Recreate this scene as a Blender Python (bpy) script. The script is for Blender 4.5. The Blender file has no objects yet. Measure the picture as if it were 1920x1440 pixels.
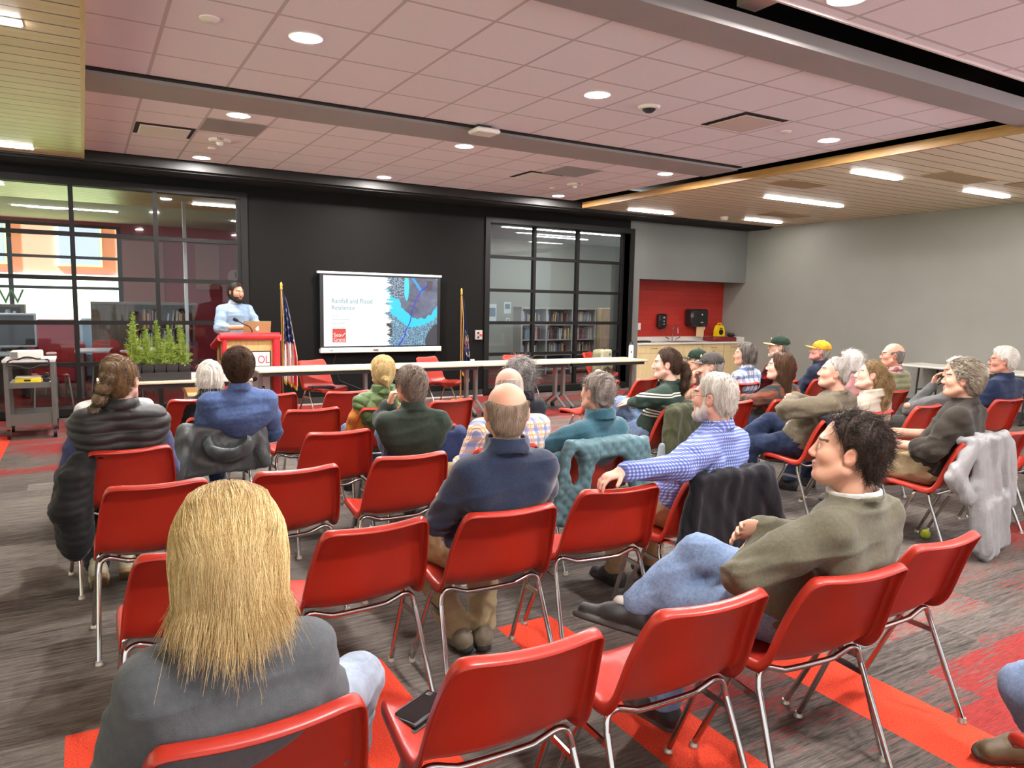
import bpy, math, random
import numpy as np
from mathutils import Matrix, Vector
random.seed(7); rng = np.random.default_rng(11)
SC = bpy.context.scene
COL = SC.collection
PI = math.pi
def rad(a): return a*PI/180

# ------------------------------------------------------------------ materials
MATS = {}
class NT:
    def __init__(s, name):
        s.m = bpy.data.materials.new(name); s.m.use_nodes = True
        s.t = s.m.node_tree; s.b = s.t.nodes['Principled BSDF']
    def n(s, typ, **kw):
        nd = s.t.nodes.new(typ)
        for k, v in kw.items():
            if hasattr(nd, k): setattr(nd, k, v)
        return nd
    def l(s, a, b): s.t.links.new(a, b)
    def val(s, x, sock):
        if isinstance(x, (int, float)): sock.default_value = x
        else: s.l(x, sock)
    def math(s, op, a, b=None, c=None):
        nd = s.n('ShaderNodeMath', operation=op)
        s.val(a, nd.inputs[0])
        if b is not None: s.val(b, nd.inputs[1])
        if c is not None: s.val(c, nd.inputs[2])
        return nd.outputs[0]
    def obj(s):
        tc = s.n('ShaderNodeTexCoord'); return tc.outputs['Object']
    def xyz(s, vec):
        sp = s.n('ShaderNodeSeparateXYZ'); s.l(vec, sp.inputs[0]); return sp.outputs
    def scale(s, vec, sx, sy, sz):
        mp = s.n('ShaderNodeMapping'); s.l(vec, mp.inputs[0]); mp.inputs['Scale'].default_value = (sx, sy, sz); return mp.outputs[0]
    def noise(s, vec, scale=5, detail=2, rough=.5, dist=0):
        nz = s.n('ShaderNodeTexNoise'); s.l(vec, nz.inputs['Vector'])
        nz.inputs['Scale'].default_value = scale; nz.inputs['Detail'].default_value = detail
        nz.inputs['Roughness'].default_value = rough; nz.inputs['Distortion'].default_value = dist
        return nz.outputs['Fac']
    def ramp(s, fac, stops, interp='LINEAR'):
        r = s.n('ShaderNodeValToRGB'); s.val(fac, r.inputs[0]); cr = r.color_ramp; cr.interpolation = interp
        while len(cr.elements) < len(stops): cr.elements.new(.5)
        for e, (p, c) in zip(cr.elements, stops):
            e.position = p; e.color = (*c, 1) if len(c) == 3 else c
        return r.outputs[0]
    def mix(s, fac, a, b, mode='MIX'):
        m = s.n('ShaderNodeMix', data_type='RGBA', blend_type=mode)
        s.val(fac, m.inputs[0])
        for v, i in ((a, 6), (b, 7)):
            if isinstance(v, tuple): m.inputs[i].default_value = (*v[:3], 1)
            else: s.l(v, m.inputs[i])
        return m.outputs[2]
    def color(s, c):
        if isinstance(c, tuple): s.b.inputs['Base Color'].default_value = (*c[:3], 1)
        else: s.l(c, s.b.inputs['Base Color'])
    def bump(s, h, strength=.3, dist=.01):
        bp = s.n('ShaderNodeBump'); bp.inputs['Strength'].default_value = strength; bp.inputs['Distance'].default_value = dist
        s.l(h, bp.inputs['Height']); s.l(bp.outputs[0], s.b.inputs['Normal'])
def srgb(r, g, b):
    f = lambda c: (c/12.92 if c <= .04045 else ((c+.055)/1.055)**2.4)
    return (f(r/255), f(g/255), f(b/255))
def mat(name, col, rough=.5, metal=0, spec=.5, var=0, vscale=20, bump=0, bscale=100, emit=None, coat=0, sheen=0):
    if name in MATS: return MATS[name]
    k = NT(name); b = k.b
    b.inputs['Roughness'].default_value = rough; b.inputs['Metallic'].default_value = metal
    b.inputs['Specular IOR Level'].default_value = spec
    if coat: b.inputs['Coat Weight'].default_value = coat
    if sheen: b.inputs['Sheen Weight'].default_value = sheen
    v = k.obj()
    if var:
        f = k.noise(v, vscale, 3)
        lo = tuple(max(0, c*(1-var)) for c in col); hi = tuple(min(1, c*(1+var)) for c in col)
        k.color(k.ramp(f, [(.3, lo), (.7, hi)]))
    else: k.color(col)
    if bump: k.bump(k.noise(v, bscale, 3), bump, .003)
    if emit:
        b.inputs['Emission Color'].default_value = (*emit[0], 1); b.inputs['Emission Strength'].default_value = emit[1]
    MATS[name] = k.m
    return k.m
def wood_mat(name, c1, c2, axis='x', scale=3, rough=.45):
    if name in MATS: return MATS[name]
    k = NT(name); v = k.obj()
    sc = {'x': (1, 14, 14), 'y': (14, 1, 14), 'z': (14, 14, 1)}[axis]
    f = k.noise(k.scale(v, *sc), scale, 4, .6, .4)
    k.color(k.ramp(f, [(.3, c1), (.7, c2)])); k.b.inputs['Roughness'].default_value = rough
    MATS[name] = k.m; return k.m
def glass_mat(name, tint, refl=.08, op=.12):
    if name in MATS: return MATS[name]
    k = NT(name); t = k.t; out = t.nodes['Material Output']
    tr = k.n('ShaderNodeBsdfTransparent'); tr.inputs[0].default_value = (*tint, 1)
    gl = k.n('ShaderNodeBsdfGlossy'); gl.inputs['Roughness'].default_value = .02
    fr = k.n('ShaderNodeFresnel'); fr.inputs[0].default_value = 1.5
    mx = k.n('ShaderNodeMixShader'); f = k.math('MULTIPLY', fr.outputs[0], .75)
    k.l(f, mx.inputs[0]); k.l(tr.outputs[0], mx.inputs[1]); k.l(gl.outputs[0], mx.inputs[2]); k.l(mx.outputs[0], out.inputs[0])
    MATS[name] = k.m; return k.m

# ------------------------------------------------------------------ mesh builder
class MB:
    def __init__(s): s.v = []; s.f = []; s.mi = []
    def add(s, vs, fs, mi=0):
        o = len(s.v); s.v += [tuple(map(float, p)) for p in vs]
        for f in fs: s.f.append([i+o for i in f]); s.mi.append(mi)
    def box(s, x0, x1, y0, y1, z0, z1, mi=0, bev=0):
        if x0 > x1: x0, x1 = x1, x0
        if y0 > y1: y0, y1 = y1, y0
        if z0 > z1: z0, z1 = z1, z0
        if bev <= 0:
            vs = [(x, y, z) for z in (z0, z1) for y in (y0, y1) for x in (x0, x1)]
            s.add(vs, [(0, 2, 3, 1), (4, 5, 7, 6), (0, 1, 5, 4), (2, 6, 7, 3), (0, 4, 6, 2), (1, 3, 7, 5)], mi); return s
        b = min(bev, (x1-x0)/2.01, (y1-y0)/2.01, (z1-z0)/2.01)
        # chamfered box: 24 vertices
        vs = []; idx = {}
        for ix, x in enumerate((x0, x1)):
            for iy, y in enumerate((y0, y1)):
                for iz, z in enumerate((z0, z1)):
                    sx, sy, sz = (1-2*ix), (1-2*iy), (1-2*iz)
                    for a in range(3):
                        p = [x+sx*b, y+sy*b, z+sz*b]; p[a] = (x, y, z)[a]
                        idx[(ix, iy, iz, a)] = len(vs); vs.append(p)
        fs = []
        I = lambda *k: idx[k]
        for a in range(3):
            o = [i for i in range(3) if i != a]
            for s_ in (0, 1):
                q = []
                for c in ((0, 0), (1, 0), (1, 1), (0, 1)):
                    k = [0, 0, 0]; k[a] = s_; k[o[0]], k[o[1]] = c; q.append(I(*k, a))
                if (s_ == 0) == (a != 1): q.reverse()
                fs.append(q)
        for a in range(3):
            o = [i for i in range(3) if i != a]
            for c in ((0, 0), (1, 0), (1, 1), (0, 1)):
                k0 = [0, 0, 0]; k0[o[0]], k0[o[1]] = c; k1 = list(k0); k1[a] = 1
                fs.append([I(*k0, o[0]), I(*k1, o[0]), I(*k1, o[1]), I(*k0, o[1])])
        for k in [(i, j, l) for i in (0, 1) for j in (0, 1) for l in (0, 1)]:
            fs.append([I(*k, 0), I(*k, 1), I(*k, 2)])
        s.add(vs, fs, mi); return s
    def tube(s, pts, r, n=8, mi=0, cap=True):
        P = [np.array(p, float) for p in pts]; rs = r if isinstance(r, (list, tuple, np.ndarray)) else [r]*len(P)
        T = []
        for i in range(len(P)):
            a = P[max(i-1, 0)]; b = P[min(i+1, len(P)-1)]; t = b-a; T.append(t/(np.linalg.norm(t)+1e-12))
        u = np.cross(T[0], (0, 0, 1.))
        if np.linalg.norm(u) < 1e-3: u = np.cross(T[0], (0, 1., 0))
        u /= np.linalg.norm(u); vs = []
        for i, p in enumerate(P):
            u = u-T[i]*np.dot(u, T[i]); u /= np.linalg.norm(u)+1e-12; w = np.cross(T[i], u)
            for k in range(n):
                a = 2*PI*k/n; vs.append(p+rs[i]*(math.cos(a)*u+math.sin(a)*w))
        fs = [(i*n+k, i*n+(k+1) % n, (i+1)*n+(k+1) % n, (i+1)*n+k) for i in range(len(P)-1) for k in range(n)]
        if cap: fs += [tuple(range(n-1, -1, -1)), tuple((len(P)-1)*n+k for k in range(n))]
        s.add(vs, fs, mi); return s
    def cyl(s, c, r, z0, z1, n=24, r2=None, mi=0):
        return s.tube([(c[0], c[1], z0), (c[0], c[1], z1)], [r, r if r2 is None else r2], n, mi)
    def lathe(s, prof, c=(0, 0, 0), n=28, mi=0):
        vs = []; m = len(prof)
        for k in range(n):
            a = 2*PI*k/n
            for r, z in prof: vs.append((c[0]+r*math.cos(a), c[1]+r*math.sin(a), c[2]+z))
        fs = [(k*m+i, ((k+1) % n)*m+i, ((k+1) % n)*m+i+1, k*m+i+1) for k in range(n) for i in range(m-1)]
        s.add(vs, fs, mi); return s
    def prism(s, poly, a0, a1, axis='y', mi=0):
        # poly: list of 2-d points in the two remaining axes (in xyz order)
        n = len(poly); vs = []
        for a in (a0, a1):
            for p in poly:
                vs.append({'y': (p[0], a, p[1]), 'x': (a, p[0], p[1]), 'z': (p[0], p[1], a)}[axis])
        fs = [tuple(range(n)), tuple(range(2*n-1, n-1, -1))]+[(i, i+n, (i+1) % n+n, (i+1) % n) for i in range(n)]
        s.add(vs, fs, mi); return s
    def grid(s, P, mi=0, closed_u=False):
        # P: array (a,b,3)
        a, b = P.shape[:2]; vs = P.reshape(-1, 3)
        fs = [(i*b+j, (i+1) % a*b+j, (i+1) % a*b+j+1, i*b+j+1) for i in range(a if closed_u else a-1) for j in range(b-1)]
        s.add(vs, fs, mi); return s
def mesh_np(name, V, F, mats, smooth=True, mi=None, cols=None):
    me = bpy.data.meshes.new(name)
    F = np.asarray(F, dtype=np.int32)
    me.vertices.add(len(V)); me.vertices.foreach_set('co', np.asarray(V, np.float32).ravel())
    k = F.shape[1]
    me.loops.add(F.size); me.loops.foreach_set('vertex_index', F.ravel())
    me.polygons.add(len(F)); me.polygons.foreach_set('loop_start', np.arange(0, F.size, k, dtype=np.int32))
    try: me.polygons.foreach_set('loop_total', np.full(len(F), k, np.int32))
    except Exception: pass
    for m in mats: me.materials.append(m)
    if mi is not None: me.polygons.foreach_set('material_index', np.asarray(mi, np.int32))
    me.polygons.foreach_set('use_smooth', np.full(len(F), smooth))
    if cols is not None:
        at = me.color_attributes.new('Col', 'FLOAT_COLOR', 'POINT')
        c4 = np.ones((len(V), 4), np.float32); c4[:, :3] = cols; at.data.foreach_set('color', c4.ravel())
    me.update(calc_edges=True); me.validate()
    return me
def link(name, me, parent=None):
    o = bpy.data.objects.new(name, me); COL.objects.link(o)
    if parent is not None: o.parent = parent
    return o
def obj(name, mb, m, parent=None, smooth=False, world=True, sub=0, fix=True):
    """one mesh object; with a parent the shape's coordinates are world ones (world=True) or the parent's own"""
    me = bpy.data.meshes.new(name)
    vs = mb.v
    if parent is not None and world:
        o = Vector((0, 0, 0)); p = parent
        while p is not None: o += Vector(p.location); p = p.parent
        vs = [(v[0]-o.x, v[1]-o.y, v[2]-o.z) for v in vs]
    me.from_pydata(vs, [], mb.f)
    for x in (m if isinstance(m, (list, tuple)) else [m]): me.materials.append(x)
    me.polygons.foreach_set('material_index', mb.mi)
    if fix:
        import bmesh
        bm = bmesh.new(); bm.from_mesh(me); bmesh.ops.recalc_face_normals(bm, faces=bm.faces); bm.to_mesh(me); bm.free()
    if smooth:
        me.polygons.foreach_set('use_smooth', [True]*len(me.polygons))
        if smooth != 'all': me.set_sharp_from_angle(angle=rad(40))
    o = link(name, me, parent)
    if sub:
        md = o.modifiers.new('sub', 'SUBSURF'); md.levels = sub; md.render_levels = sub
    return o
def tag(o, label, cat, group=None):
    o['label'] = label; o['category'] = cat
    if group: o['group'] = group
    return o
def thing(name, label, cat, loc=(0, 0, 0), rotz=0, group=None):
    o = bpy.data.objects.new(name, None); COL.objects.link(o); o.location = loc; o.rotation_euler = (0, 0, rad(rotz))
    o.empty_display_size = .1
    return tag(o, label, cat, group)
def struct(name, mb, m, parent=None, smooth=False, **k):
    o = obj(name, mb, m, parent, smooth, **k)
    if parent is None: o['kind'] = 'structure'
    return o
def copy_tree(o, parent=None):
    c = o.copy(); COL.objects.link(c); c.parent = parent
    for ch in list(o.children): copy_tree(ch, c)
    return c
def text_obj(name, body, size, loc, m, parent=None, rot=(PI/2, 0, 0), align='LEFT', ext=.0006, sx=1):
    cu = bpy.data.curves.new(name, 'FONT'); cu.body = body; cu.size = size; cu.align_x = align; cu.extrude = ext
    tmp = bpy.data.objects.new(name, cu); COL.objects.link(tmp)
    dg = bpy.context.evaluated_depsgraph_get(); me = bpy.data.meshes.new_from_object(tmp.evaluated_get(dg))
    bpy.data.objects.remove(tmp); me.name = name
    me.materials.clear(); me.materials.append(m)
    o = link(name, me, parent); l = Vector(loc)
    if parent is not None: l = l-Vector(parent.location)
    o.location = l; o.rotation_euler = rot; o.scale = (sx, 1, 1)
    return o

# ------------------------------------------------------------------ camera
yaw, pitch, roll, FPX = 0.52802271, 0.11120878, 0.01930787, 1374.996
cy, sy, cp, sp = math.cos(yaw), math.sin(yaw), math.cos(pitch), math.sin(pitch)
Fw = np.array([sy*cp, cy*cp, -sp]); Rt = np.array([cy, -sy, 0.]); Up = np.cross(Rt, Fw)
r2 = math.cos(roll)*Rt+math.sin(roll)*Up; u2 = -math.sin(roll)*Rt+math.cos(roll)*Up
CAMZ = 1.6
cam = bpy.data.cameras.new('camera'); co = bpy.data.objects.new('camera', cam); COL.objects.link(co)
cam.sensor_width = 36; cam.lens = FPX*36/1920; cam.clip_start = .05; cam.clip_end = 200
co.matrix_world = Matrix(((r2[0], u2[0], -Fw[0], 0), (r2[1], u2[1], -Fw[1], 0), (r2[2], u2[2], -Fw[2], CAMZ), (0, 0, 0, 1)))
SC.camera = co
# ================================================================== the room
WALLY, WALLX, CEIL, WOODZ = 11.0, 12.05, 3.3, 3.2
# ---- carpet
def carpet():
    k = NT('carpet'); v = k.obj(); x, y, z = k.xyz(v)
    px, py = .9, .25
    row = k.math('FLOOR', k.math('DIVIDE', y, py))
    xo = k.math('ADD', x, k.math('MULTIPLY', row, .37))
    colm = k.math('FLOOR', k.math('DIVIDE', xo, px))
    cb = k.n('ShaderNodeCombineXYZ'); k.l(row, cb.inputs[0]); k.l(colm, cb.inputs[1])
    wn = k.n('ShaderNodeTexWhiteNoise', noise_dimensions='3D'); k.l(cb.outputs[0], wn.inputs['Vector'])
    plank = wn.outputs['Value']
    streak = k.noise(k.scale(v, 1.6, 26, 1), 2.2, 5, .72, .25)
    fine = k.noise(k.scale(v, 5, 90, 1), 3, 3, .6)
    pile = k.noise(v, 420, 2)
    s = k.math('ADD', k.math('MULTIPLY', streak, 1.0), k.math('MULTIPLY', k.math('SUBTRACT', fine, .5), .55))
    s = k.math('ADD', s, k.math('MULTIPLY', k.math('SUBTRACT', plank, .5), .2))
    base = k.ramp(s, [(.26, srgb(56, 50, 48)), (.46, srgb(98, 91, 86)), (.62, srgb(122, 114, 107)), (.8, srgb(144, 135, 127))])
    # red tufts woven into some of the planks
    blob = k.noise(k.scale(v, .55, 1.1, 1), 1.1, 2, .5)
    side = k.math('SMOOTH_MIN', k.math('MULTIPLY', k.math('SUBTRACT', x, 1.9), .35), .18, .1)
    far = k.math('SMOOTH_MIN', k.math('MULTIPLY', k.math('SUBTRACT', y, 7.4), .25), .17, .1)
    near = k.math('SMOOTH_MIN', k.math('MULTIPLY', k.math('SUBTRACT', 2.6, y), .3), .16, .1)
    bias = k.math('MAXIMUM', k.math('SMOOTH_MIN', side, near, .1), far)
    redm = k.math('ADD', k.math('ADD', blob, bias), k.math('MULTIPLY', k.math('SUBTRACT', streak, .5), .9))
    redm = k.math('ADD', redm, k.math('MULTIPLY', k.math('SUBTRACT', plank, .5), .22))
    redm = k.math('MULTIPLY', k.math('SUBTRACT', redm, .635), 10); redm = k.math('MINIMUM', k.math('MAXIMUM', redm, 0), .88)
    redc = k.ramp(fine, [(.25, srgb(96, 24, 26)), (.75, srgb(184, 40, 40))])
    c = k.mix(redm, base, redc)
    c = k.mix(k.math('MULTIPLY', pile, .35), c, (.02, .018, .016))
    # orange-red inset planks
    strips = [(-.12, .18, -3, 2.97), (.79, 1.09, -3, 2.99), (1.70, 2.01, -3, 3.02), (2.60, 2.92, -3, 3.02), (3.5, 3.8, -3, 1.05), (-1.06, -.75, 5.5, 9.8)]
    m = None
    for x0, x1, y0, y1 in strips:
        a = k.math('MULTIPLY', k.math('GREATER_THAN', x, x0), k.math('LESS_THAN', x, x1))
        b = k.math('MULTIPLY', k.math('GREATER_THAN', y, y0), k.math('LESS_THAN', y, y1))
        q = k.math('MULTIPLY', a, b); m = q if m is None else k.math('MAXIMUM', m, q)
    weave = k.noise(k.scale(v, 30, 60, 1), 4, 3, .7)
    oc = k.ramp(weave, [(.25, srgb(168, 40, 26)), (.55, srgb(222, 72, 48)), (.8, srgb(238, 104, 76))])
    c = k.mix(m, c, oc); k.color(c); k.b.inputs['Roughness'].default_value = .95; k.b.inputs['Specular IOR Level'].default_value = .15
    k.bump(k.math('ADD', pile, k.math('MULTIPLY', fine, .6)), .45, .006)
    return k.m
struct('floor', MB().box(-9, WALLX+.02, -4, 22, -.1, 0), carpet())

# ---- ceiling tiles
def gridmask(k, c, period, off, hw):
    f = k.math('FRACT', k.math('DIVIDE', k.math('SUBTRACT', c, off-hw), period))
    return k.math('LESS_THAN', f, 2*hw/period)
def tile_mat():
    k = NT('ceiling_tile'); v = k.obj(); x, y, z = k.xyz(v)
    gx = gridmask(k, x, .58, 1.661, .012); gy = gridmask(k, y, .617, 4.127, .012)
    g = k.math('MAXIMUM', gx, gy)
    f = k.noise(v, 160, 3); f2 = k.noise(v, .9, 1)
    c = k.ramp(f, [(.3, srgb(230, 220, 226)), (.7, srgb(245, 236, 241))])
    c = k.mix(g, c, srgb(196, 184, 186)); k.color(c); k.b.inputs['Roughness'].default_value = .9
    k.bump(k.math('SUBTRACT', k.math('MULTIPLY', f, .25), g), .4, .006)
    return k.m
TILE = tile_mat()
struct('ceiling', MB().box(.08, 7.12, 3.62, 10.3, CEIL, CEIL+.03), TILE)
BLACK = mat('plenum_black', (.006, .005, .005), .9)
CHAR = mat('charcoal_paint', srgb(70, 66, 63), .5, var=.05, vscale=3)
BAND = mat('taupe_paint', srgb(150, 144, 142), .6, var=.04, vscale=2)
struct('trim_1', MB().box(.08, 7.02, 6.63, 7.2, 3.262, 3.299), BAND)
struct('trim_2', MB().box(.08, 7.02, 6.56, 6.628, 3.287, 3.299), BLACK)
struct('trim_3', MB().box(-3, 7.29, 3.29, 3.60, 3.24, 3.34), BAND)
struct('trim_4', MB().box(3.52, 3.68, 2.95, 3.4, 3.42, 3.52), mat('strut_paint', srgb(205, 185, 175), .6))
struct('ceiling_front', MB().box(-9, 12, -4, 2.965, CEIL, CEIL+.03), TILE)
struct('trim_5', MB().box(-9, 12, 2.967, 2.985, 3.285, 3.345), mat('grid_edge', srgb(225, 210, 205), .5))
struct('ceiling_plenum', MB().box(-9, WALLX+.2, -4, 11.2, 3.75, 3.8), BLACK)
# ---- planked wooden ceilings
def plank_mat(name, c1, c2, c3, off):
    k = NT(name); v = k.obj(); x, y, z = k.xyz(v)
    g = gridmask(k, y, .2005, off, .008)
    idx = k.math('FLOOR', k.math('DIVIDE', k.math('SUBTRACT', y, off), .2005))
    wn = k.n('ShaderNodeTexWhiteNoise', noise_dimensions='1D'); k.l(idx, wn.inputs['W'])
    f = k.noise(k.scale(v, 1, 16, 16), 2.5, 4, .6, .3)
    c = k.ramp(k.math('ADD', f, k.math('MULTIPLY', k.math('SUBTRACT', wn.outputs['Value'], .5), .18)), [(.25, c1), (.5, c2), (.8, c3)])
    c = k.mix(g, c, (.012, .008, .005)); k.color(c); k.b.inputs['Roughness'].default_value = .38
    k.bump(k.math('SUBTRACT', k.math('MULTIPLY', f, .05), g), .6, .01)
    return k.m
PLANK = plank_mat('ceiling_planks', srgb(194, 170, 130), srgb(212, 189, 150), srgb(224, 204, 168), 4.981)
WEDGE = wood_mat('plank_edge', srgb(160, 116, 66), srgb(192, 148, 92), 'y')
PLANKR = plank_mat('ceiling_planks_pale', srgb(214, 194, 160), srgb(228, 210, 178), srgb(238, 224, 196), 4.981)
struct('ceiling_right', MB().box(7.36, WALLX, -4, 10.32, WOODZ, WOODZ+.02), PLANKR)
struct('trim_6', MB().box(7.32, 7.36, -4, 10.32, WOODZ-.005, WOODZ+.09), WEDGE)
struct('ceiling_left', MB().box(-9, .045, -4, 10.32, WOODZ, WOODZ+.02), PLANK)
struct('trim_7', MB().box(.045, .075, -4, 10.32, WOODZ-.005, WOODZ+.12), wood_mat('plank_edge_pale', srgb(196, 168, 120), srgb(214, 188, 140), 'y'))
# ---- black soffit along the back wall
struct('trim_8', MB().box(-9, WALLX, 10.42, 11.0, 3.16, 3.6), mat('soffit_paint', srgb(30, 28, 27), .7, spec=.2))
struct('trim_9', MB().box(-9, WALLX, 10.36, 10.42, 3.185, 3.3), mat('soffit_edge', srgb(40, 38, 37), .6, spec=.25))
# ---- back wall with two glazed openings and a kitchen niche
WALL = mat('wall_charcoal', srgb(19, 18, 17), .8, spec=.12, var=.04, vscale=2, bump=.05, bscale=150)
LW = (-9.0, 1.95, .03, 2.98); RW = (5.93, 8.93, .03, 2.98); NI = (9.19, WALLX, 0, 2.09)
wb = MB()
TH = .3
wb.box(LW[1], RW[0], WALLY, WALLY+TH, 0, 3.6)
wb.box(-9, LW[1], WALLY, WALLY+TH, LW[3], 3.6)
wb.box(RW[0], RW[1], WALLY, WALLY+TH, RW[3], 3.6)
wb.box(-9, LW[1], WALLY, WALLY+TH, 0, LW[2]); wb.box(RW[0], RW[1], WALLY, WALLY+TH, 0, RW[2])
struct('wall_back', wb, WALL)
GREYW = mat('wall_grey', srgb(114, 115, 112), .6, spec=.25, var=.04, vscale=2, bump=.05, bscale=150)
struct('wall_kitchen', MB().box(RW[1], NI[0], WALLY, WALLY+TH, 0, 3.6).box(NI[0], WALLX, WALLY, WALLY+TH, NI[3], 3.6).box(NI[0], WALLX, WALLY+TH, 11.75, NI[3], 2.4).box(NI[0]-.1, NI[0], WALLY+TH, 11.75, 0, 2.4), GREYW)
def subway():
    k = NT('red_tile'); v = k.obj(); x, y, z = k.xyz(v)
    cb = k.n('ShaderNodeCombineXYZ'); k.l(x, cb.inputs[0]); k.l(z, cb.inputs[1])
    br = k.n('ShaderNodeTexBrick'); k.l(cb.outputs[0], br.inputs['Vector']); br.inputs['Scale'].default_value = 1
    br.inputs['Brick Width'].default_value = .3; br.inputs['Row Height'].default_value = .1; br.inputs['Mortar Size'].default_value = .003
    br.inputs['Color1'].default_value = (*srgb(176, 44, 36), 1); br.inputs['Color2'].default_value = (*srgb(186, 54, 42), 1); br.inputs['Mortar'].default_value = (*srgb(140, 40, 34), 1)
    f = k.noise(k.scale(v, 4, 4, 60), 3, 2); k.color(k.mix(k.math('MULTIPLY', f, .3), br.outputs[0], srgb(150, 30, 28)))
    k.b.inputs['Roughness'].default_value = .4; return k.m
struct('wall_niche', MB().box(NI[0], WALLX, 11.6, 11.74, 0, NI[3]), subway())
WALLR = mat('wall_taupe', srgb(140, 139, 132), .5, var=.04, vscale=1.5, bump=.05, bscale=150)
struct('wall_right', MB().box(WALLX, WALLX+.2, 3.9, 11.75, 0, 3.8).box(WALLX, WALLX+.2, -4, 3.9, 0, .8).box(WALLX, WALLX+.2, -4, 3.9, 3.1, 3.8), WALLR)  # unseen near end left open, added so daylight reaches the right ceiling
BASEB = mat('baseboard_vinyl', srgb(48, 46, 45), .5)
struct('baseboard_right', MB().box(WALLX-.012, WALLX, -4, 10.94, 0, .11), BASEB)
bb = MB(); bb.box(LW[1]+.1, RW[0]-.1, WALLY-.012, WALLY, 0, .11)
struct('baseboard_back', bb, BASEB)
struct('trim_10', MB().box(LW[1]+.1, RW[0]-.1, WALLY-.03, WALLY-.012, 0, .02), mat('floor_edge', srgb(176, 168, 158), .5))
# ---- glazed partitions
FR = mat('window_frame', srgb(24, 22, 21), .6, spec=.2)
GLASS = glass_mat('pane_glass', (.86, .89, .9), .1, .12)
def window(n, x0, x1, z0, z1, xs, zs, yf, depth):
    r = MB(); t = .05
    c = .09   # casing on the wall face
    r.box(x0-c, x0, WALLY-.03, yf+.05, z0, z1+c); r.box(x1, x1+c, WALLY-.03, yf+.05, z0, z1+c); r.box(x0, x1, WALLY-.03, yf+.05, z1, z1+c)
    r.box(x0, x1, WALLY-.02, yf+.05, z0, z0+.1)
    o = struct('window_%d' % n, r, FR)
    for x in [x0+.025]+list(xs)+[x1-.025]: obj('mullion', MB().box(x-.027, x+.027, yf-.04, yf+.04, z0+.1, z1), FR, o)
    for z in zs: obj('transom', MB().box(x0, x1, yf-.036, yf+.036, z-.027, z+.027), FR, o)
    obj('pane', MB().box(x0, x1, yf-.004, yf+.004, z0+.1, z1), GLASS, o)
    return o
window(1, LW[0], LW[1], .02, 2.96, [-4.0, -3.02, -2.05, -1.07, -.093, .87], [.69, 1.23, 1.80, 2.355], WALLY+.03, 0)
window(2, RW[0], RW[1], .02, 2.92, [6.93, 7.865], [.69, 1.238, 1.80, 2.37], WALLY+.2, .2)
struct('wall_left', MB().box(-9.2, -9, -4, 22, 0, .4).box(-9.2, -9, -4, 22, 3.2, 3.8).box(-9.2, -9, 10.9, 11.3, .4, 3.2), WALL)  # unseen opening made large to bring more daylight to the ceiling
# ================================================================== lamps and ceiling fittings
WHITE = mat('white_enamel', srgb(232, 226, 220), .5)
LENS = mat('lamp_lens', (1, 1, 1), .5, emit=((1.0, .97, .945), 740))
LENS2 = mat('linear_lens', (1, 1, 1), .5, emit=((1.0, .98, .95), 35))
def downlight(x, y, label, z=CEIL):
    t = thing('ceiling_light', label, 'ceiling light', (x, y, z), 0, 'round recessed downlights')
    obj('trim_ring', MB().lathe([(.088, -.001), (.088, -.004), (.108, -.006), (.112, 0)], (x, y, z)), WHITE, t, True)
    obj('lens', MB().cyl((x, y), .088, z-.003, z+.001, 28), LENS, t)
rows = {2.76: 'foremost downlight by the dark slot', 5.05: 'in the nearest full row', 7.49: 'just beyond the taupe ceiling band', 10.0: 'in the row by the back wall'}
for y, r in rows.items():
    for x, c in ((1.33, 'left'), (3.70, 'middle'), (6.62, 'right')):
        if y < 3 and x != 3.7: continue
        downlight(x, y, 'round white downlight %s, %s one' % (r, c) if y > 3 else 'round white downlight at the top edge, beside the dark ceiling slot')
for x, y in ((1.33, .32), (3.7, .32), (6.62, .32)):
    downlight(x, y, 'round white downlight in the ceiling above the viewer')
def linear(x0, x1, y, label, z=WOODZ, w=.1):
    t = thing('linear_ceiling_light', label, 'ceiling light', ((x0+x1)/2, y, z), 0, 'linear lights in the planked ceilings')
    obj('housing', MB().box(x0-.012, x1+.012, y-w/2-.012, y+w/2+.012, z-.006, z+.002), WHITE, t)
    obj('diffuser', MB().box(x0, x1, y-w/2, y+w/2, z-.014, z-.006), LENS2, t)
linear(7.88, 8.74, 5.63, 'linear light nearest the tiled ceiling, above the seated crowd')
linear(8.69, 10.38, 7.62, 'longest linear light, in the middle of the planked ceiling')
linear(8.07, 9.0, 9.98, 'linear light over the right window by the back wall')
linear(10.6, 11.5, 9.73, 'linear light in the corner above the kitchenette')
linear(10.25, 11.25, 5.63, 'linear light closest to the right wall, right edge of the photo')
linear(8.3, 9.6, 3.2, 'linear light over the right hand aisle, beyond the frame'); linear(10.2, 11.2, 1.2, 'linear light near the right wall behind the viewer')
linear(-1.6, -.42, 9.93, 'linear light in the left planked ceiling over the glazing')
linear(-.85, -.262, 5.45, 'linear light cut by the left edge in the planked ceiling')
linear(-3.6, -2.4, 7.6, 'linear light in the left planked ceiling, beyond the frame')
GREYP = mat('vent_grey', srgb(150, 146, 146), .45)
def diffuser(x, y, label, w=.55, z=CEIL, m=WHITE):
    t = thing('ceiling_air_diffuser', label, 'ceiling vent', (x, y, z), 0)
    obj('frame', MB().box(x-w/2, x+w/2, y-w/2, y+w/2, z-.004, z+.002), BLACK, t)
    P = np.array([[(x+sx*(w/2-.05)*a, y+sy*(w/2-.05)*a, z-b) for sx, sy in ((-1, -1), (1, -1), (1, 1), (-1, 1), (-1, -1))] for a, b in ((1.05, .012), (1.0, .018), (.0, .018))])
    obj('plate', MB().grid(P).box(x-.01, x+.01, y-.01, y+.01, z-.016, z-.003), m, t)
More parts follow.
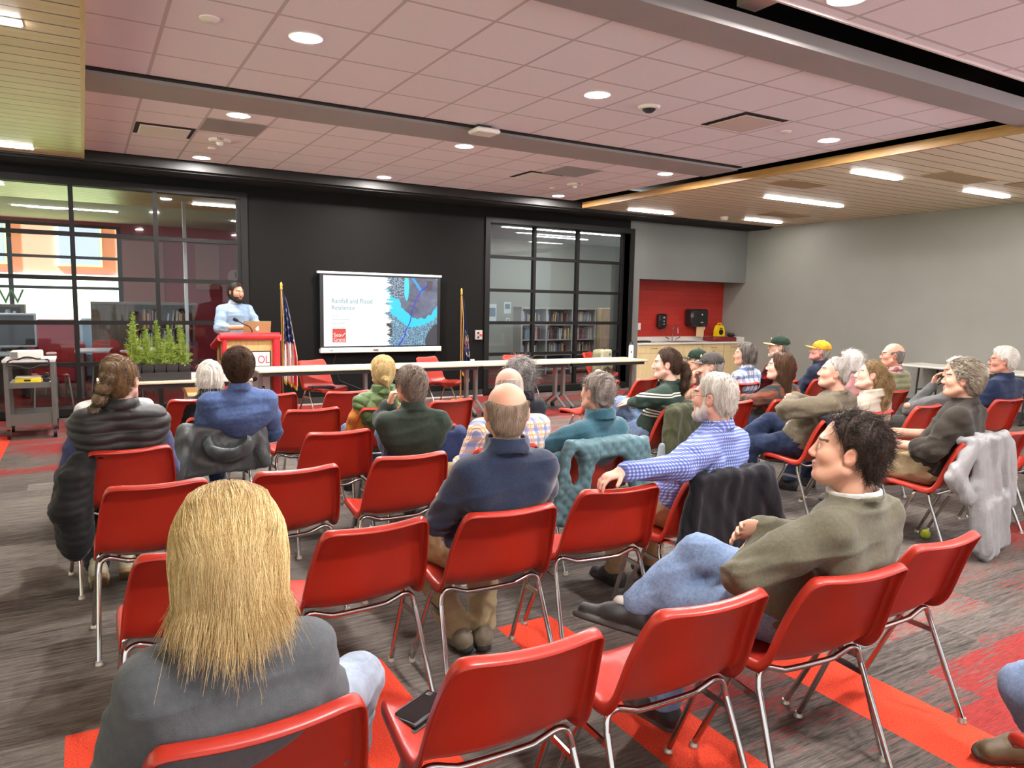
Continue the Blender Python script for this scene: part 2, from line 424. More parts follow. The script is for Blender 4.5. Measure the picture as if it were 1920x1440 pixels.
diffuser(.79, 8.62, 'square white air diffuser in the left part of the far tiled ceiling')
diffuser(5.37, 5.02, 'square air diffuser flush with the tiles near the planked ceiling', m=mat('tile_plate', srgb(205, 188, 180), .7))
diffuser(5.36, 8.62, 'square air diffuser beside the grey panel over the right window')
for x, y, l in ((1.37, 8.05, 'flat grey access panel left in the far tiled ceiling'), (5.55, 8.08, 'flat grey access panel over the right window')):
    tag(obj('ceiling_access_panel', MB().box(x-.28, x+.28, y-.3, y+.3, CEIL-.006, CEIL+.002), GREYP), l, 'ceiling panel')
WV = wood_mat('vent_wood', srgb(150, 124, 84), srgb(170, 142, 98), 'x')
for x, y, w, l in ((8.1, 6.6, .36, 'small wood-coloured vent between two linear lights'), (9.2, 5.15, .5, 'large wood-coloured vent right of the nearest linear light'), (10.6, 4.9, .5, 'wood-coloured vent near the right wall'), (10.6, 8.9, .45, 'wood-coloured vent before the corner light')):
    tag(obj('ceiling_vent', MB().box(x-w, x+w, y-.2, y+.2, WOODZ-.012, WOODZ+.002, bev=.004), WV), l, 'ceiling vent')
def cap(x, y, r, name, label, cat, z=CEIL, h=.02, m=WHITE):
    return tag(obj(name, MB().lathe([(0, -h), (r*.7, -h), (r, -h*.4), (r, .002), (0, .002)], (x, y, z)), m, None, True), label, cat)
cap(.738, 5.044, .06, 'ceiling_smoke_detector', 'flat round white smoke detector in the near left tiles', 'detector')
cap(1.345, 9.273, .045, 'ceiling_sprinkler_cap', 'small round sprinkler cover left, near the back wall', 'sprinkler')
cap(6.085, 9.365, .045, 'ceiling_sprinkler_cap', 'small round sprinkler cover right, near the back wall', 'sprinkler')
cap(5.964, 5.036, .05, 'ceiling_sprinkler_cap', 'small round sprinkler cover beside the near right downlight', 'sprinkler')
cap(10.05, 9.75, .07, 'ceiling_smoke_detector', 'round white smoke detector on the planked ceiling', 'detector', WOODZ, .06)
for x, y, s in ((1.354, 8.756, 'left'), (6.158, 8.877, 'right')):
    t = thing('ceiling_fire_alarm', 'round white fire alarm on the far tiles, %s one' % s, 'fire alarm', (x, y, CEIL))
    obj('base', MB().lathe([(0, -.03), (.1, -.03), (.115, -.015), (.115, .002)], (x, y, CEIL)), WHITE, t, True)
    obj('strobe', MB().lathe([(0, -.07), (.03, -.06), (.04, -.031)], (x, y, CEIL)), mat('clear_strobe', srgb(230, 226, 220), .1), t, True)
    text_obj('lettering', 'FIRE', .04, (x-.045, y-.118, CEIL-.026), mat('alarm_red', srgb(120, 60, 50), .5), t)
t = thing('ceiling_dome_camera', 'dark dome camera in the tiles right of the middle downlight', 'camera', (4.289, 5.096, CEIL))
obj('collar', MB().lathe([(.06, -.022), (.085, -.018), (.1, .002)], (4.289, 5.096, CEIL)), WHITE, t, True)
obj('dome', MB().lathe([(0, -.055), (.03, -.05), (.052, -.035), (.062, -.018)], (4.289, 5.096, CEIL)), mat('dome_smoked', (.01, .01, .01), .08), t, True)
t = thing('ceiling_access_point', 'white box shaped wireless access point on the taupe ceiling band', 'access point', (3.42, 6.55, CEIL))
obj('bracket', MB().box(3.36, 3.5, 6.5, 6.6, CEIL-.04, CEIL+.002), mat('dark_bracket', (.02, .02, .02), .5), t)
obj('body', MB().box(3.3, 3.56, 6.4, 6.62, CEIL-.085, CEIL-.04, bev=.018), WHITE, t, True)

# ================================================================== rooms and street behind the glass
REDW = mat('library_red', srgb(140, 30, 44), .6)
GRW = mat('library_grey', srgb(168, 172, 164), .6)
LC = 3.1
lib = MB(); lib.box(-9, 13.5, 18, 18.2, 0, .95); lib.box(-9, 13.5, 18, 18.2, 3.02, 3.3); lib.box(.72, 4.4, 18, 18.2, .95, 3.02)
struct('wall_library', lib, REDW)
struct('wall_reading', MB().box(6.0, 13.5, 15.6, 15.75, 0, 3.3).box(13.4, 13.5, 11.3, 15.6, 0, 3.3).box(4.4, 13.5, 17.95, 18.2, .9, 3.1), GRW)
struct('wall_partition', MB().box(4.3, 4.4, 13.0, 18, 0, 3.3), mat('partition_dark', srgb(58, 54, 52), .6))
struct('ceiling_library', MB().box(-9, 5, 14.2, 18.2, LC, LC+.05), mat('library_tile', srgb(180, 186, 188), .8))
struct('ceiling_reading', MB().box(5, 13.5, 11.3, 18.2, LC, LC+.05), mat('reading_tile', srgb(196, 206, 204), .8))
struct('ceiling_entry', MB().box(-9, 5, 11.3, 14.2, LC, LC+.05), PLANK)
wf = MB()
for x in (-8, -5.6, -3.2, -1.25, .7): wf.box(x-.04, x+.04, 17.96, 18.04, .95, 3.02)
for z in (.97, 1.72, 2.35, 3.0): wf.box(-9, .74, 17.97, 18.03, z-.03, z+.03)
struct('window_3', wf, FR)
for i, (x, y, w) in enumerate(((-2.3, 12.6, 1.4), (1.6, 13.2, .9), (3.2, 12.4, .6), (-1.0, 15.4, 1.6), (2.6, 15.6, .7))):
    linear(x, x+w, y, 'linear light in the library ceiling, %s' % ('far left', 'behind the third pane', 'over the presenter', 'over the shelves', 'by the red wall')[i], LC)
for x0, x1, y, l in ((7.3, 10.4, 13.0, 'long linear light seen in the upper panes of the right window'), (8.9, 10.3, 14.3, 'shorter linear light below the long one in the right window'), (6.2, 7.0, 14.3, 'linear light at the left pane of the right window')):
    linear(x0, x1, y, l, LC, .08)
# street outside; unseen side grounds added to bounce sun indoors
struct('ground_right_bounce', MB().box(12.6, 45, -14, 12, -.6, -.5), mat('bounce_right', srgb(172, 164, 172), .9))  # unseen ground, added to throw sunlight up onto the right ceiling
struct('ground_street', MB().box(-25, 20, 18.3, 45, -.6, -.5), mat('street_green_bounce', srgb(112, 152, 60), .9, var=.1, vscale=2))  # street ground coloured green so its bounce tints the library planks
struct('ground_left_bounce', MB().box(-40, -9.3, -10, 18.3, -.6, -.5), mat('bounce_left', srgb(150, 164, 130), .9))  # unseen ground put in to bounce greenish light onto the left ceiling
b = thing('building', 'pink-sided building across the street seen through the left glazing', 'building', (-4, 27, -.5))
obj('facade', MB().box(-22, 2.6, 27, 30, -.5, 7.5), mat('pink_siding', srgb(196, 104, 90), .8), b)
obj('base_course', MB().box(-22, 2.65, 26.9, 27, -.5, 2.2), mat('pale_brick', srgb(214, 214, 206), .8, var=.05, vscale=9), b)
for x in (-9.1, -5.2, -2.55, -.05):
    w = obj('window', MB().box(x-.62, x+.62, 26.93, 27, 2.45, 4.35), mat('sash_white', srgb(225, 225, 230), .5), b)
    obj('pane', MB().box(x-.54, x+.54, 26.9, 26.94, 2.53, 3.4).box(x-.54, x+.54, 26.9, 26.94, 3.46, 4.28), mat('street_pane', srgb(120, 124, 160), .15), w)
# shelves and books
SHW = wood_mat('shelf_dark_wood', srgb(78, 64, 54), srgb(104, 88, 74), 'z')
SHG = mat('shelf_grey_metal', srgb(176, 178, 174), .45)
book_cols = [srgb(190, 196, 200), srgb(120, 140, 160), srgb(170, 160, 140), srgb(90, 100, 120), srgb(200, 180, 120), srgb(150, 60, 50), srgb(60, 80, 90), srgb(210, 205, 195), srgb(70, 60, 60), srgb(150, 170, 190)]
BKM = [mat('book_%d' % i, c, .5) for i, c in enumerate(book_cols)]
bk_mesh = []
for m in BKM:
    p = MB(); p.box(-.5, .5, -.5, .5, 0, 1); o = obj('book', p, m); bk_mesh.append(o.data); bpy.data.objects.remove(o)
def books(x0, x1, y, z, n, hmin, hmax, label, group, depth=.2, face=-1):
    x = x0
    while n > 0 and x < x1-.03:
        w = random.uniform(.014, .036); h = random.uniform(hmin, hmax)
        o = link('book', random.choice(bk_mesh)); o.location = (x+w/2, y, z); o.scale = (w*.94, depth*random.uniform(.8, 1), h)
        if random.random() < .12: o.rotation_euler = (0, rad(6), 0); x += h*.1
        tag(o, label, 'book', group); x += w; n -= 1
        if random.random() < .05: x += random.uniform(.05, .12)
t = thing('bookshelf', 'light grey metal bookshelf with a pale wood end behind the right window', 'bookshelf', (9.3, 14.0, 0))
sx = [8.3, 8.95, 9.65, 10.3]
for x in sx: obj('upright', MB().box(x-.02, x+.02, 13.85, 14.2, 0, 1.48), SHG, t)
for i in range(3):
    for z in (.1, .43, .77, 1.11): obj('shelf', MB().box(sx[i]+.02, sx[i+1]-.02, 13.86, 14.2, z-.012, z+.012), SHG, t)
    obj('back_panel', MB().box(sx[i]+.02, sx[i+1]-.02, 14.19, 14.205, .1, 1.45), mat('shelf_back', srgb(70, 66, 62), .6), t)
obj('top', MB().box(8.28, 10.32, 13.84, 14.21, 1.46, 1.5), SHG, t)
obj('end_panel', MB().box(10.34, 10.95, 13.7, 14.25, 0, 1.5, bev=.01), wood_mat('striped_ash', srgb(170, 150, 116), srgb(214, 198, 164), 'z', 2.2), t)
for i, bay in enumerate(('left', 'middle', 'right')):
    for z, sh in ((.43, 'third shelf down'), (.77, 'second shelf down'), (1.11, 'top shelf')):
        books(sx[i]+.03, sx[i+1]-.05, 13.99, z+.0125, 18, .2, .29, 'thin book standing on the %s of the grey bookshelf, %s bay' % (sh, bay), 'books on the grey bookshelf, %s, %s bay' % (sh, bay))
t = thing('bookshelf', 'dark wood bookshelf with solid end behind the seedlings', 'bookshelf', (.8, 14.8, 0))
obj('end_panel', MB().box(.1, .75, 14.6, 14.66, 0, 1.45).box(.7, .75, 14.66, 15.1, 0, 1.45), SHW, t); obj('back_panel', MB().box(.7, 1.75, 15.08, 15.12, 0, 1.45), SHW, t)
for x in (.76, 1.74): obj('upright', MB().box(x-.02, x+.02, 14.66, 15.08, 0, 1.45), SHW, t)
for z in (.3, .65, 1.0): obj('shelf', MB().box(.78, 1.72, 14.68, 15.08, z-.015, z+.015), SHW, t)
obj('top', MB().box(.1, 1.8, 14.58, 15.12, 1.43, 1.47), mat('shelf_top', srgb(120, 108, 98), .5), t)
for z, sh in ((.65, 'middle'), (1.0, 'top')):
    books(.8, 1.7, 14.86, z+.016, 24, .24, .34, 'tall thin book on the %s shelf of the dark wood bookshelf' % sh, 'books on the dark bookshelf, %s shelf' % sh, .26)
t = thing('low_bookcase', 'low dark bookcase of slanting books at the left edge behind glass', 'bookshelf', (-1.2, 13.6, 0))
obj('case', MB().box(-2.2, -.78, 13.75, 13.8, 0, 1.42).box(-2.2, -2.15, 13.45, 13.8, 0, 1.42).box(-.83, -.78, 13.45, 13.8, 0, 1.42), SHW, t)
for z in (.45, .95, 1.4): obj('shelf', MB().box(-2.15, -.83, 13.46, 13.76, z-.02, z+.02), SHW, t)
text_obj('sign_lettering', 'NEW', .32, (-1.52, 13.5, 1.43), mat('sign_green', srgb(60, 110, 50), .5), t)
books(-1.8, -.86, 13.6, .97, 22, .26, .38, 'tall thin book in the low dark bookcase at the left edge', 'books in the low bookcase', .25)
# reading tables and chairs behind the left glazing
LTOP = mat('library_tabletop', srgb(200, 208, 216), .3); STEEL = mat('steel_grey', srgb(150, 150, 148), .35, .8)
def library_table(x, y, label):
    t = thing('library_table', label, 'table', (x, y, 0))
    obj('tabletop', MB().box(x-.6, x+.6, y-.4, y+.4, .70, .73, bev=.006), LTOP, t)
    for sx in (-.5, .5):
        for sy_ in (-.3, .3): obj('leg', MB().cyl((x+sx, y+sy_), .025, 0, .70, 12), STEEL, t)
library_table(-.9, 12.9, 'white library table behind the cart'); library_table(.45, 13.3, 'white library table behind the braided woman')
LRED = mat('library_chair_red', srgb(165, 34, 34), .35)
def library_chair():
    t = thing('library_chair', '', 'chair', (0, 0, 0), 0, 'red library chairs behind the glazing')
    # back with a hand hole
    n = 28; prof = []
    o = []; h = []
    for i in range(n):
        a = 2*PI*i/n; c, s_ = math.cos(a), math.sin(a)
        e = 4; o.append((.21*math.copysign(abs(c)**(2/e), c), .64+.19*math.copysign(abs(s_)**(2/e), s_)))
        h.append((.065*math.copysign(abs(c)**(.7), c), .765+.02*math.copysign(abs(s_)**.7, s_)))
    m = MB(); V = []
    for yy in (0, .014):
        for ring in (o, h): V += [(p[0], yy-.05*(p[1]-.45)+.12*p[0]**2*2, p[1]) for p in ring]
    F = []
    for i in range(n):
        j = (i+1) % n
        F += [(i, j, n+j, n+i), (2*n+j, 2*n+i, 3*n+i, 3*n+j), (i, 2*n+i, 2*n+j, j), (n+i, n+j, 3*n+j, 3*n+i)]
    m.add(V, F); obj('backrest', m, LRED, t, True, world=False)
    obj('seat', MB().box(-.22, .22, .03, .46, .43, .45, bev=.009), LRED, t, True, world=False)
    for s in (-1, 1):
        obj('leg', MB().tube([(s*.2, .06, .44), (s*.22, -.02, .22), (s*.235, -.05, 0)], .011), STEEL, t, True, world=False)
        obj('leg', MB().tube([(s*.2, .4, .43), (s*.21, .42, .2), (s*.235, .47, 0)], .011), STEEL, t, True, world=False)
    return t
lc0 = library_chair()
for i, (x, y, r, l) in enumerate(((-.42, 12.1, 8, 'red library chair with hand hole directly behind the cart'), (-.3, 14.05, 175, 'red library chair beyond the table, left of the mullion'), (.3, 14.25, 180, 'red library chair beyond the table, right of the mullion'), (.5, 12.3, -10, 'red library chair partly hidden by the braided woman'), (-1.5, 11.9, 10, 'red library chair at the left edge behind the glazing'))):
    o = lc0 if i == 0 else copy_tree(lc0); o.location = (x, y, 0); o.rotation_euler = (0, 0, rad(r)); o['label'] = l
t = thing('computer_monitor', 'large dark monitor with silver frame at the left edge behind glass', 'monitor', (-1.1, 12.95, .73))
obj('frame', MB().box(-1.6, -.62, 13.0, 13.04, .8, 1.3, bev=.01), mat('silver_frame', srgb(190, 200, 208), .3, .6), t)
obj('screen', MB().box(-1.57, -.65, 12.995, 13.0, .83, 1.27), mat('dark_screen', srgb(34, 22, 34), .1), t)
obj('stand', MB().box(-1.2, -1.0, 12.95, 13.15, .731, .745).box(-1.12, -1.08, 13.04, 13.06, .745, .9), STEEL, t)
def armchair(x, y, m, label):
    t = thing('armchair', label, 'armchair', (x, y, 0))
    obj('seat', MB().box(x-.32, x+.32, y-.3, y+.3, .0, .5, bev=.05), m, t, True); obj('backrest', MB().box(x-.34, x+.34, y+.3, y+.5, .0, 1.12, bev=.05), m, t, True)
    for s in (-1, 1): obj('armrest', MB().box(x+s*.33, x+s*.45, y-.3, y+.5, .0, .7, bev=.04), m, t, True)
armchair(-.45, 15.6, mat('maroon_vinyl', srgb(160, 40, 62), .45), 'maroon block armchair under the bright window'); armchair(.25, 16.4, mat('pale_blue_vinyl', srgb(170, 200, 225), .45), 'pale blue armchair beside the maroon one')
t = thing('wall_clock', 'round clock on the red library wall', 'clock', (3.05, 17.98, 2.05))
obj('face', MB().tube([(3.05, 17.99, 2.05), (3.05, 17.96, 2.05)], .17, 28), mat('clock_face', srgb(170, 130, 130), .4), t); obj('hand', MB().box(3.04, 3.06, 17.95, 17.958, 2.05, 2.17).box(3.05, 3.13, 17.95, 17.958, 2.04, 2.055), mat('clock_hand', srgb(80, 30, 36), .4), t)
for i, (x, w, l) in enumerate(((1.15, .8, 'tall tan panel on the red library wall, left one'), (2.45, .5, 'tan panel on the red library wall beside the clock'))):
    tag(obj('wall_panel', MB().box(x-w/2, x+w/2, 17.96, 17.995, 1.35 if i == 0 else 1.75, 2.75), mat('tan_panel', srgb(150, 92, 84), .6)), l, 'wall panel')
struct('pillar_library', MB().box(1.42, 1.47, 13.0, 13.06, 0, LC), mat('white_post', srgb(225, 225, 228), .4))
# papers on the right window, flag beyond
PAP = mat('paper_white', srgb(214, 222, 226), .7)
for x, z, w, h, l in ((6.12, 1.38, .16, .36, 'tall printed notice taped to the left pane of the right window'), (6.42, 1.5, .14, .2, 'small printed notice taped right of the tall notice'), (6.43, 1.27, .07, .1, 'small slip taped below the small notice')):
    o = tag(obj('notice', MB().box(x-w/2, x+w/2, WALLY+.215, WALLY+.219, z-h/2, z+h/2), PAP), l, 'notice')
    obj('print', MB().box(x-w/2+.02, x+w/2-.02, WALLY+.2135, WALLY+.2148, z-h*.1, z+h*.32), mat('notice_print', srgb(120, 140, 150), .7), o)
# ================================================================== front of the room
def chrome(): return mat('chrome', srgb(200, 196, 192), .12, 1)
CHR = chrome()
TT = wood_mat('table_laminate', srgb(194, 180, 150), srgb(206, 193, 164), 'x', 3, .4)
EDGE = mat('table_edge_black', (.012, .011, .011), .4); LEGM = mat('table_leg_grey', srgb(138, 136, 134), .35, .5)
def train_table(x0, x1, y0, label, lab=True):
    t = thing('training_table', label, 'table', ((x0+x1)/2, y0+.3, 0), 0, 'laminate tables across the front')
    obj('tabletop', MB().box(x0+.002, x1-.002, y0, y0+.6, .711, .737, bev=.006), TT, t)
    obj('under_rail', MB().box(x0+.05, x1-.05, y0+.04, y0+.12, .665, .711), EDGE, t)
    for x in (x0+.07, x1-.07):
        l = obj('leg', MB().box(x-.022, x+.022, y0+.28, y0+.36, .2, .71, bev=.008)
                .prism([(y0+.3, .24), (y0+.35, .22), (y0+.62, .065), (y0+.58, .06)], x-.018, x+.018, 'x').prism([(y0+.34, .24), (y0+.29, .22), (y0+.02, .065), (y0+.06, .06)], x-.018, x+.018, 'x'), LEGM, t)
        for y in (y0+.05, y0+.59): obj('caster', MB().tube([(x-.02, y, .034), (x+.02, y, .034)], .0335, 16), EDGE, l, True)
    return t
train_table(1.75, 3.22, 8.9, 'laminate table with papers, left end of the row beside the lectern')
train_table(3.225, 4.7, 8.9, 'laminate table in the row, below the display screen')
train_table(4.705, 6.2, 8.9, 'laminate table in the row, before the state flag and right window')
train_table(6.205, 7.68, 8.9, 'laminate table at the right end holding the white bottle')
train_table(.08, 1.53, 8.1, 'separate laminate table carrying the seedlings')
for x, y, w, l, a in ((2.55, 9.2, .22, 'sheet of paper with dark scribbles on the left laminate table', 12), (3.1, 9.25, .22, 'blank sheet beside the scribbled one on the laminate table', -5), (7.2, 9.3, .22, 'printed sheet next to the white bottle', 5), (6.85, 9.33, .22, 'second printed sheet left of the bottle', -8), (3.9, 9.2, .3, 'blank white sheet behind the green vest woman', 3)):
    o = tag(obj('paper', MB().box(-w/2, w/2, -.15, .15, 0, .0012), mat('sheet_white', srgb(238, 238, 236), .7)), l, 'paper'); o.location = (x, y, .7373); o.rotation_euler = (0, 0, rad(90+a))
    if 'scrib' in l or 'print' in l: obj('scribble', MB().box(-.06, -.01, -.09, -.02, .0013, .0018).box(.0, .05, .0, .09, .0013, .0018), mat('ink', srgb(60, 60, 66), .6), o, world=False)
t = thing('water_bottle', 'white insulated water bottle with black lid on the right laminate table', 'bottle', (7.5, 9.12, .738))
obj('body', MB().lathe([(0, 0), (.036, 0), (.038, .01), (.038, .2), (.03, .225), (0, .225)], (7.5, 9.12, .738)), mat('bottle_white', srgb(226, 222, 214), .35), t, True)
obj('lid', MB().lathe([(.03, .225), (.03, .25), (.02, .262), (0, .262)], (7.5, 9.12, .738)).box(7.485, 7.515, 9.11, 9.13, .99, 1.02), EDGE, t, True)
obj('emblem', MB().tube([(7.482, 9.0865, .85), (7.482, 9.0835, .85)], .018, 16), mat('emblem_grey', srgb(90, 92, 90), .5), t)
# ---- interactive display
DX0, DX1, DZ0, DZ1 = 3.03, 4.985, .83, 1.975
t = thing('display_screen', 'large wall mounted display showing a presentation slide', 'screen', (4.0, 11.0, .8))
obj('housing', MB().box(DX0+.0, DX1-.0, 10.9, 10.999, DZ0+.02, DZ1), mat('display_black', (.008, .008, .009), .3), t)
obj('top_trim', MB().box(DX0-.03, DX1+.02, 10.885, 10.96, DZ1-.005, DZ1+.03, bev=.006), mat('display_silver', srgb(226, 222, 216), .35), t)
obj('bottom_bar', MB().box(DX0, DX1+.02, 10.88, 10.97, DZ0-.045, DZ0+.035, bev=.008), mat('display_bar', srgb(206, 200, 190), .35), t)
obj('ports', MB().box(3.85, 3.93, 10.876, 10.881, .812, .83).box(3.17, 3.22, 10.877, 10.881, .818, .826), mat('port_dark', (.03, .03, .03), .4), t)
SW, SH = 1.845, 1.06; SX0, SZ0 = 3.085, .885
def slide():
    k = NT('slide_image'); b = k.b; b.inputs['Base Color'].default_value = (.01, .01, .01, 1); b.inputs['Roughness'].default_value = .3
    v = k.obj(); x, y, z = k.xyz(v)
    u = k.math('DIVIDE', k.math('SUBTRACT', x, SX0), SW); w = k.math('DIVIDE', k.math('SUBTRACT', z, SZ0), SH)
    cb = k.n('ShaderNodeCombineXYZ'); k.l(k.math('MULTIPLY', u, 1.74), cb.inputs[0]); k.l(w, cb.inputs[1]); p = cb.outputs[0]
    def ell(cx, cz, rx, rz):
        a = k.math('POWER', k.math('DIVIDE', k.math('SUBTRACT', u, cx), rx), 2); c = k.math('POWER', k.math('DIVIDE', k.math('SUBTRACT', w, cz), rz), 2)
        return k.math('SQRT', k.math('ADD', a, c))
    nz = k.noise(p, 9, 4, .6); nn = k.math('MULTIPLY', k.math('SUBTRACT', nz, .5), .35)
    vor = k.n('ShaderNodeTexVoronoi', feature='DISTANCE_TO_EDGE'); k.l(p, vor.inputs['Vector']); vor.inputs['Scale'].default_value = 30
    town = k.mix(k.math('LESS_THAN', vor.outputs[0], .09), srgb(88, 116, 140), srgb(150, 205, 230))
    town = k.mix(k.math('MULTIPLY', k.noise(p, 60, 3), .6), town, srgb(60, 80, 105))
    sea = k.ramp(k.noise(p, 4, 4, .7, 1), [(.35, srgb(78, 80, 104)), (.65, srgb(112, 118, 142)), (.8, srgb(165, 175, 190))])
    c = town
    d = k.math('ADD', ell(.83, .78, .2, .40), nn)                # lake
    shore = k.math('LESS_THAN', k.math('ADD', ell(.80, .72, .26, .44), nn), 1.0)
    c = k.mix(shore, c, srgb(40, 210, 235)); c = k.mix(k.math('LESS_THAN', d, .95), c, sea)
    c = k.mix(k.math('LESS_THAN', k.math('ADD', ell(.64, .87, .10, .2), nn), .9), c, k.mix(k.math('GREATER_THAN', k.noise(p, 45, 2), .5), srgb(70, 78, 95), srgb(140, 165, 185)))
    c = k.mix(k.math('LESS_THAN', k.math('ADD', ell(.715, .86, .022, .2), nn), 1.0), c, srgb(60, 222, 240))
    c = k.mix(k.math('LESS_THAN', k.math('ABSOLUTE', k.math('SUBTRACT', u, k.math('SUBTRACT', 1.19, k.math('MULTIPLY', w, .42)))), .014), c, k.mix(k.math('GREATER_THAN', w, .8), c, srgb(30, 160, 235)))
    dk = k.math('LESS_THAN', k.math('ADD', ell(.53, .22, .055, .17), nn), 1.0); c = k.mix(dk, c, srgb(56, 58, 66))
    dk = k.math('LESS_THAN', k.math('ADD', ell(1.02, .05, .13, .26), nn), 1.0); c = k.mix(dk, c, srgb(60, 60, 70))
    c = k.mix(k.math('MULTIPLY', k.math('GREATER_THAN', u, .9), k.math('MULTIPLY', k.math('LESS_THAN', u, .955), k.math('MULTIPLY', k.math('GREATER_THAN', w, .82), k.math('LESS_THAN', w, .97)))), c, srgb(72, 62, 68))
    edge = k.noise(k.scale(p, 1, 5, 1), 3, 3, .7)
    white = k.math('LESS_THAN', k.math('ADD', u, k.math('MULTIPLY', k.math('SUBTRACT', edge, .5), .3)), .555)
    wc = k.mix(k.math('MULTIPLY', k.math('SUBTRACT', 1, w), .5), (.97, 1, 1), (.93, .99, 1))
    c = k.mix(white, c, wc)
    k.l(c, b.inputs['Emission Color']); b.inputs['Emission Strength'].default_value = .56
    return k.m
# the slide's own pixels: texture space is the world's, the object sits at the origin
scr = obj('slide', MB().box(SX0, SX0+SW, 10.896, 10.899, SZ0, SZ0+SH), slide(), None)
scr.parent = t; scr.matrix_parent_inverse = Matrix.Translation(-Vector(t.location))
EM = lambda n, c, s=.52: mat(n, (0, 0, 0), .6, emit=(c, s))
text_obj('slide_text', 'Rainfall and Flood', .098, (3.20, 10.893, 1.535), EM('slide_teal', srgb(120, 165, 170)), t, sx=.92)
text_obj('slide_text', 'Resilience', .098, (3.20, 10.893, 1.435), EM('slide_teal', srgb(120, 165, 170)), t, sx=.92)
for i, (z, w) in enumerate(((1.335, .1), (1.28, .27), (1.225, .2), (1.17, .2))):
    obj('slide_line', MB().box(3.21, 3.21+w*.4, 10.893, 10.895, z, z+.012).box(3.22+w*.42, 3.21+w, 10.893, 10.895, z, z+.012), EM('slide_pale', srgb(205, 226, 224)), t)
obj('slide_badge', MB().box(3.215, 3.42, 10.891, 10.895, .945, 1.15), EM('badge_red', srgb(226, 72, 58)), t)
for s, z in (('Sea', 1.03), ('Grant', .965)): text_obj('badge_text', s, .085 if s == 'Sea' else .075, (3.228, 10.889, z), EM('badge_white', (1, .97, .95)), t, ext=.001)
obj('badge_text', MB().tube([(3.345, 10.889, 1.065), (3.362, 10.889, 1.035), (3.405, 10.889, 1.085)], .006, 6).box(3.23, 3.4, 10.889, 10.891, .955, .959), EM('badge_white', (1, .97, .95)), t)
obj('slide_track', MB().tube([(4.76, 10.893, 1.83), (4.64, 10.893, 1.745), (4.57, 10.893, 1.62), (4.5, 10.893, 1.44), (4.46, 10.893, 1.25), (4.39, 10.893, 1.13), (4.37, 10.893, 1.03), (4.31, 10.893, .95), (4.27, 10.893, .89)], [.012, .01, .007, .007, .008, .008, .009, .012, .016], 6), EM('track_blue', srgb(40, 50, 225)), t)
cable = obj('cable', MB().tube([(3.3, 10.96, .8), (3.25, 10.97, .62), (3.35, 10.97, .35), (3.7, 10.97, .2), (4.4, 10.97, .08)], .006, 6), EDGE, t, True)
# wall plates
t = thing('switch_plate', 'small grey control plate with red button left of the right window', 'switch', (5.74, 11.0, 1.04))
obj('plate', MB().box(5.67, 5.8, 10.96, 10.999, .96, 1.12, bev=.006), mat('plate_grey', srgb(170, 160, 152), .5), t); obj('button', MB().box(5.745, 5.785, 10.95, 10.961, 1.02, 1.055), mat('button_red', srgb(200, 50, 50), .4), t)
obj('knob', MB().tube([(5.715, 10.96, 1.075), (5.715, 10.945, 1.075)], .018, 12).tube([(5.715, 10.96, 1.0), (5.715, 10.945, 1.0)], .018, 12), EDGE, t)
tag(obj('outlet_plate', MB().box(5.59, 5.67, 10.988, 10.999, .51, .63, bev=.004), WHITE), 'white outlet plate low on the wall by the state flag', 'outlet')
# ---- flags
def flag(x, y, ztop, us, label):
    t = thing('flag', label, 'flag', (x, y, 0))
    GOLD = mat('flag_gold', srgb(190, 150, 60), .4, .3); BR = mat('flag_pole', srgb(150, 104, 58), .4)
    obj('pole', MB().cyl((x, y), .013, .03, ztop-.06, 12), BR, t, True)
    obj('finial', MB().lathe([(0, .09), (.012, .07), (.02, .045), (.012, .02), (.02, 0), (.012, -.02)], (x, y, ztop-.06)), GOLD, t, True)
    obj('base', MB().lathe([(0, .05), (.02, .045), (.03, .02), (.15, .012), (.16, 0), (0, 0)], (x, y, 0)), GOLD, t, True)
    # drooping cloth: width profile along z with deep vertical folds
    nz, nu = 60, 60; z1, z0 = ztop-.09, .42; P = np.zeros((nz, nu, 3)); 
    for i in range(nz):
        s = i/(nz-1); z = z1+(z0-z1)*s
        wd = .03+.17*min(1, s*1.5)**.8
        for j in range(nu):
            q = j/(nu-1); ph = q*PI*5.5
            P[i, j] = (x+.012+wd*q*(1 if us else .62), y-.02-.05*min(1, s*2)*math.sin(ph)-.01, z-.10*q*(1-.3*math.sin(q*7))-.02*math.sin(ph)*s)
    V = P.reshape(-1, 3); F = []; mi = []; cols = []
    for i in range(nz):
        for j in range(nu):
            s, q = i/(nz-1), j/(nu-1)
            if us:
                canton = s < .47+.1*(1-q)
                if canton: c = srgb(28, 34, 78)
                else: c = srgb(190, 34, 48) if int(q*7+s*1.2) % 2 == 0 else srgb(226, 218, 212)
                if canton and (i*7+j*3) % 37 < 4 and i > 8 and (j//4) % 2 == 0: c = srgb(235, 235, 240)
            else:
                c = srgb(20, 26, 62)
                d = math.hypot((q-.55)/.45, (s-.55)/.16)
                if d < 1 and math.sin(q*40)*math.sin(s*60) > -.2: c = [srgb(205, 190, 150), srgb(190, 110, 110), srgb(60, 80, 130)][(i//5+j//6) % 3]
            if s > .965 or q > .975 or (s > .92 and q > .9): c = srgb(206, 164, 60)
            cols.append(c)
    for i in range(nz-1):
        for j in range(nu-1): F.append((i*nu+j, i*nu+j+1, (i+1)*nu+j+1, (i+1)*nu+j))
    me = mesh_np('cloth', V-np.array([x, y, 0]), F, [vcol('flag_cloth', .75)], True, cols=np.array(cols))
    o = link('cloth', me, t); md = o.modifiers.new('th', 'SOLIDIFY'); md.thickness = .002
    obj('cord', MB().tube([(x, y-.018, ztop-.1), (x+.01, y-.06, ztop-.5), (x-.005, y-.07, .7), (x+.02, y-.07, .5)], .006, 6), GOLD, t, True)
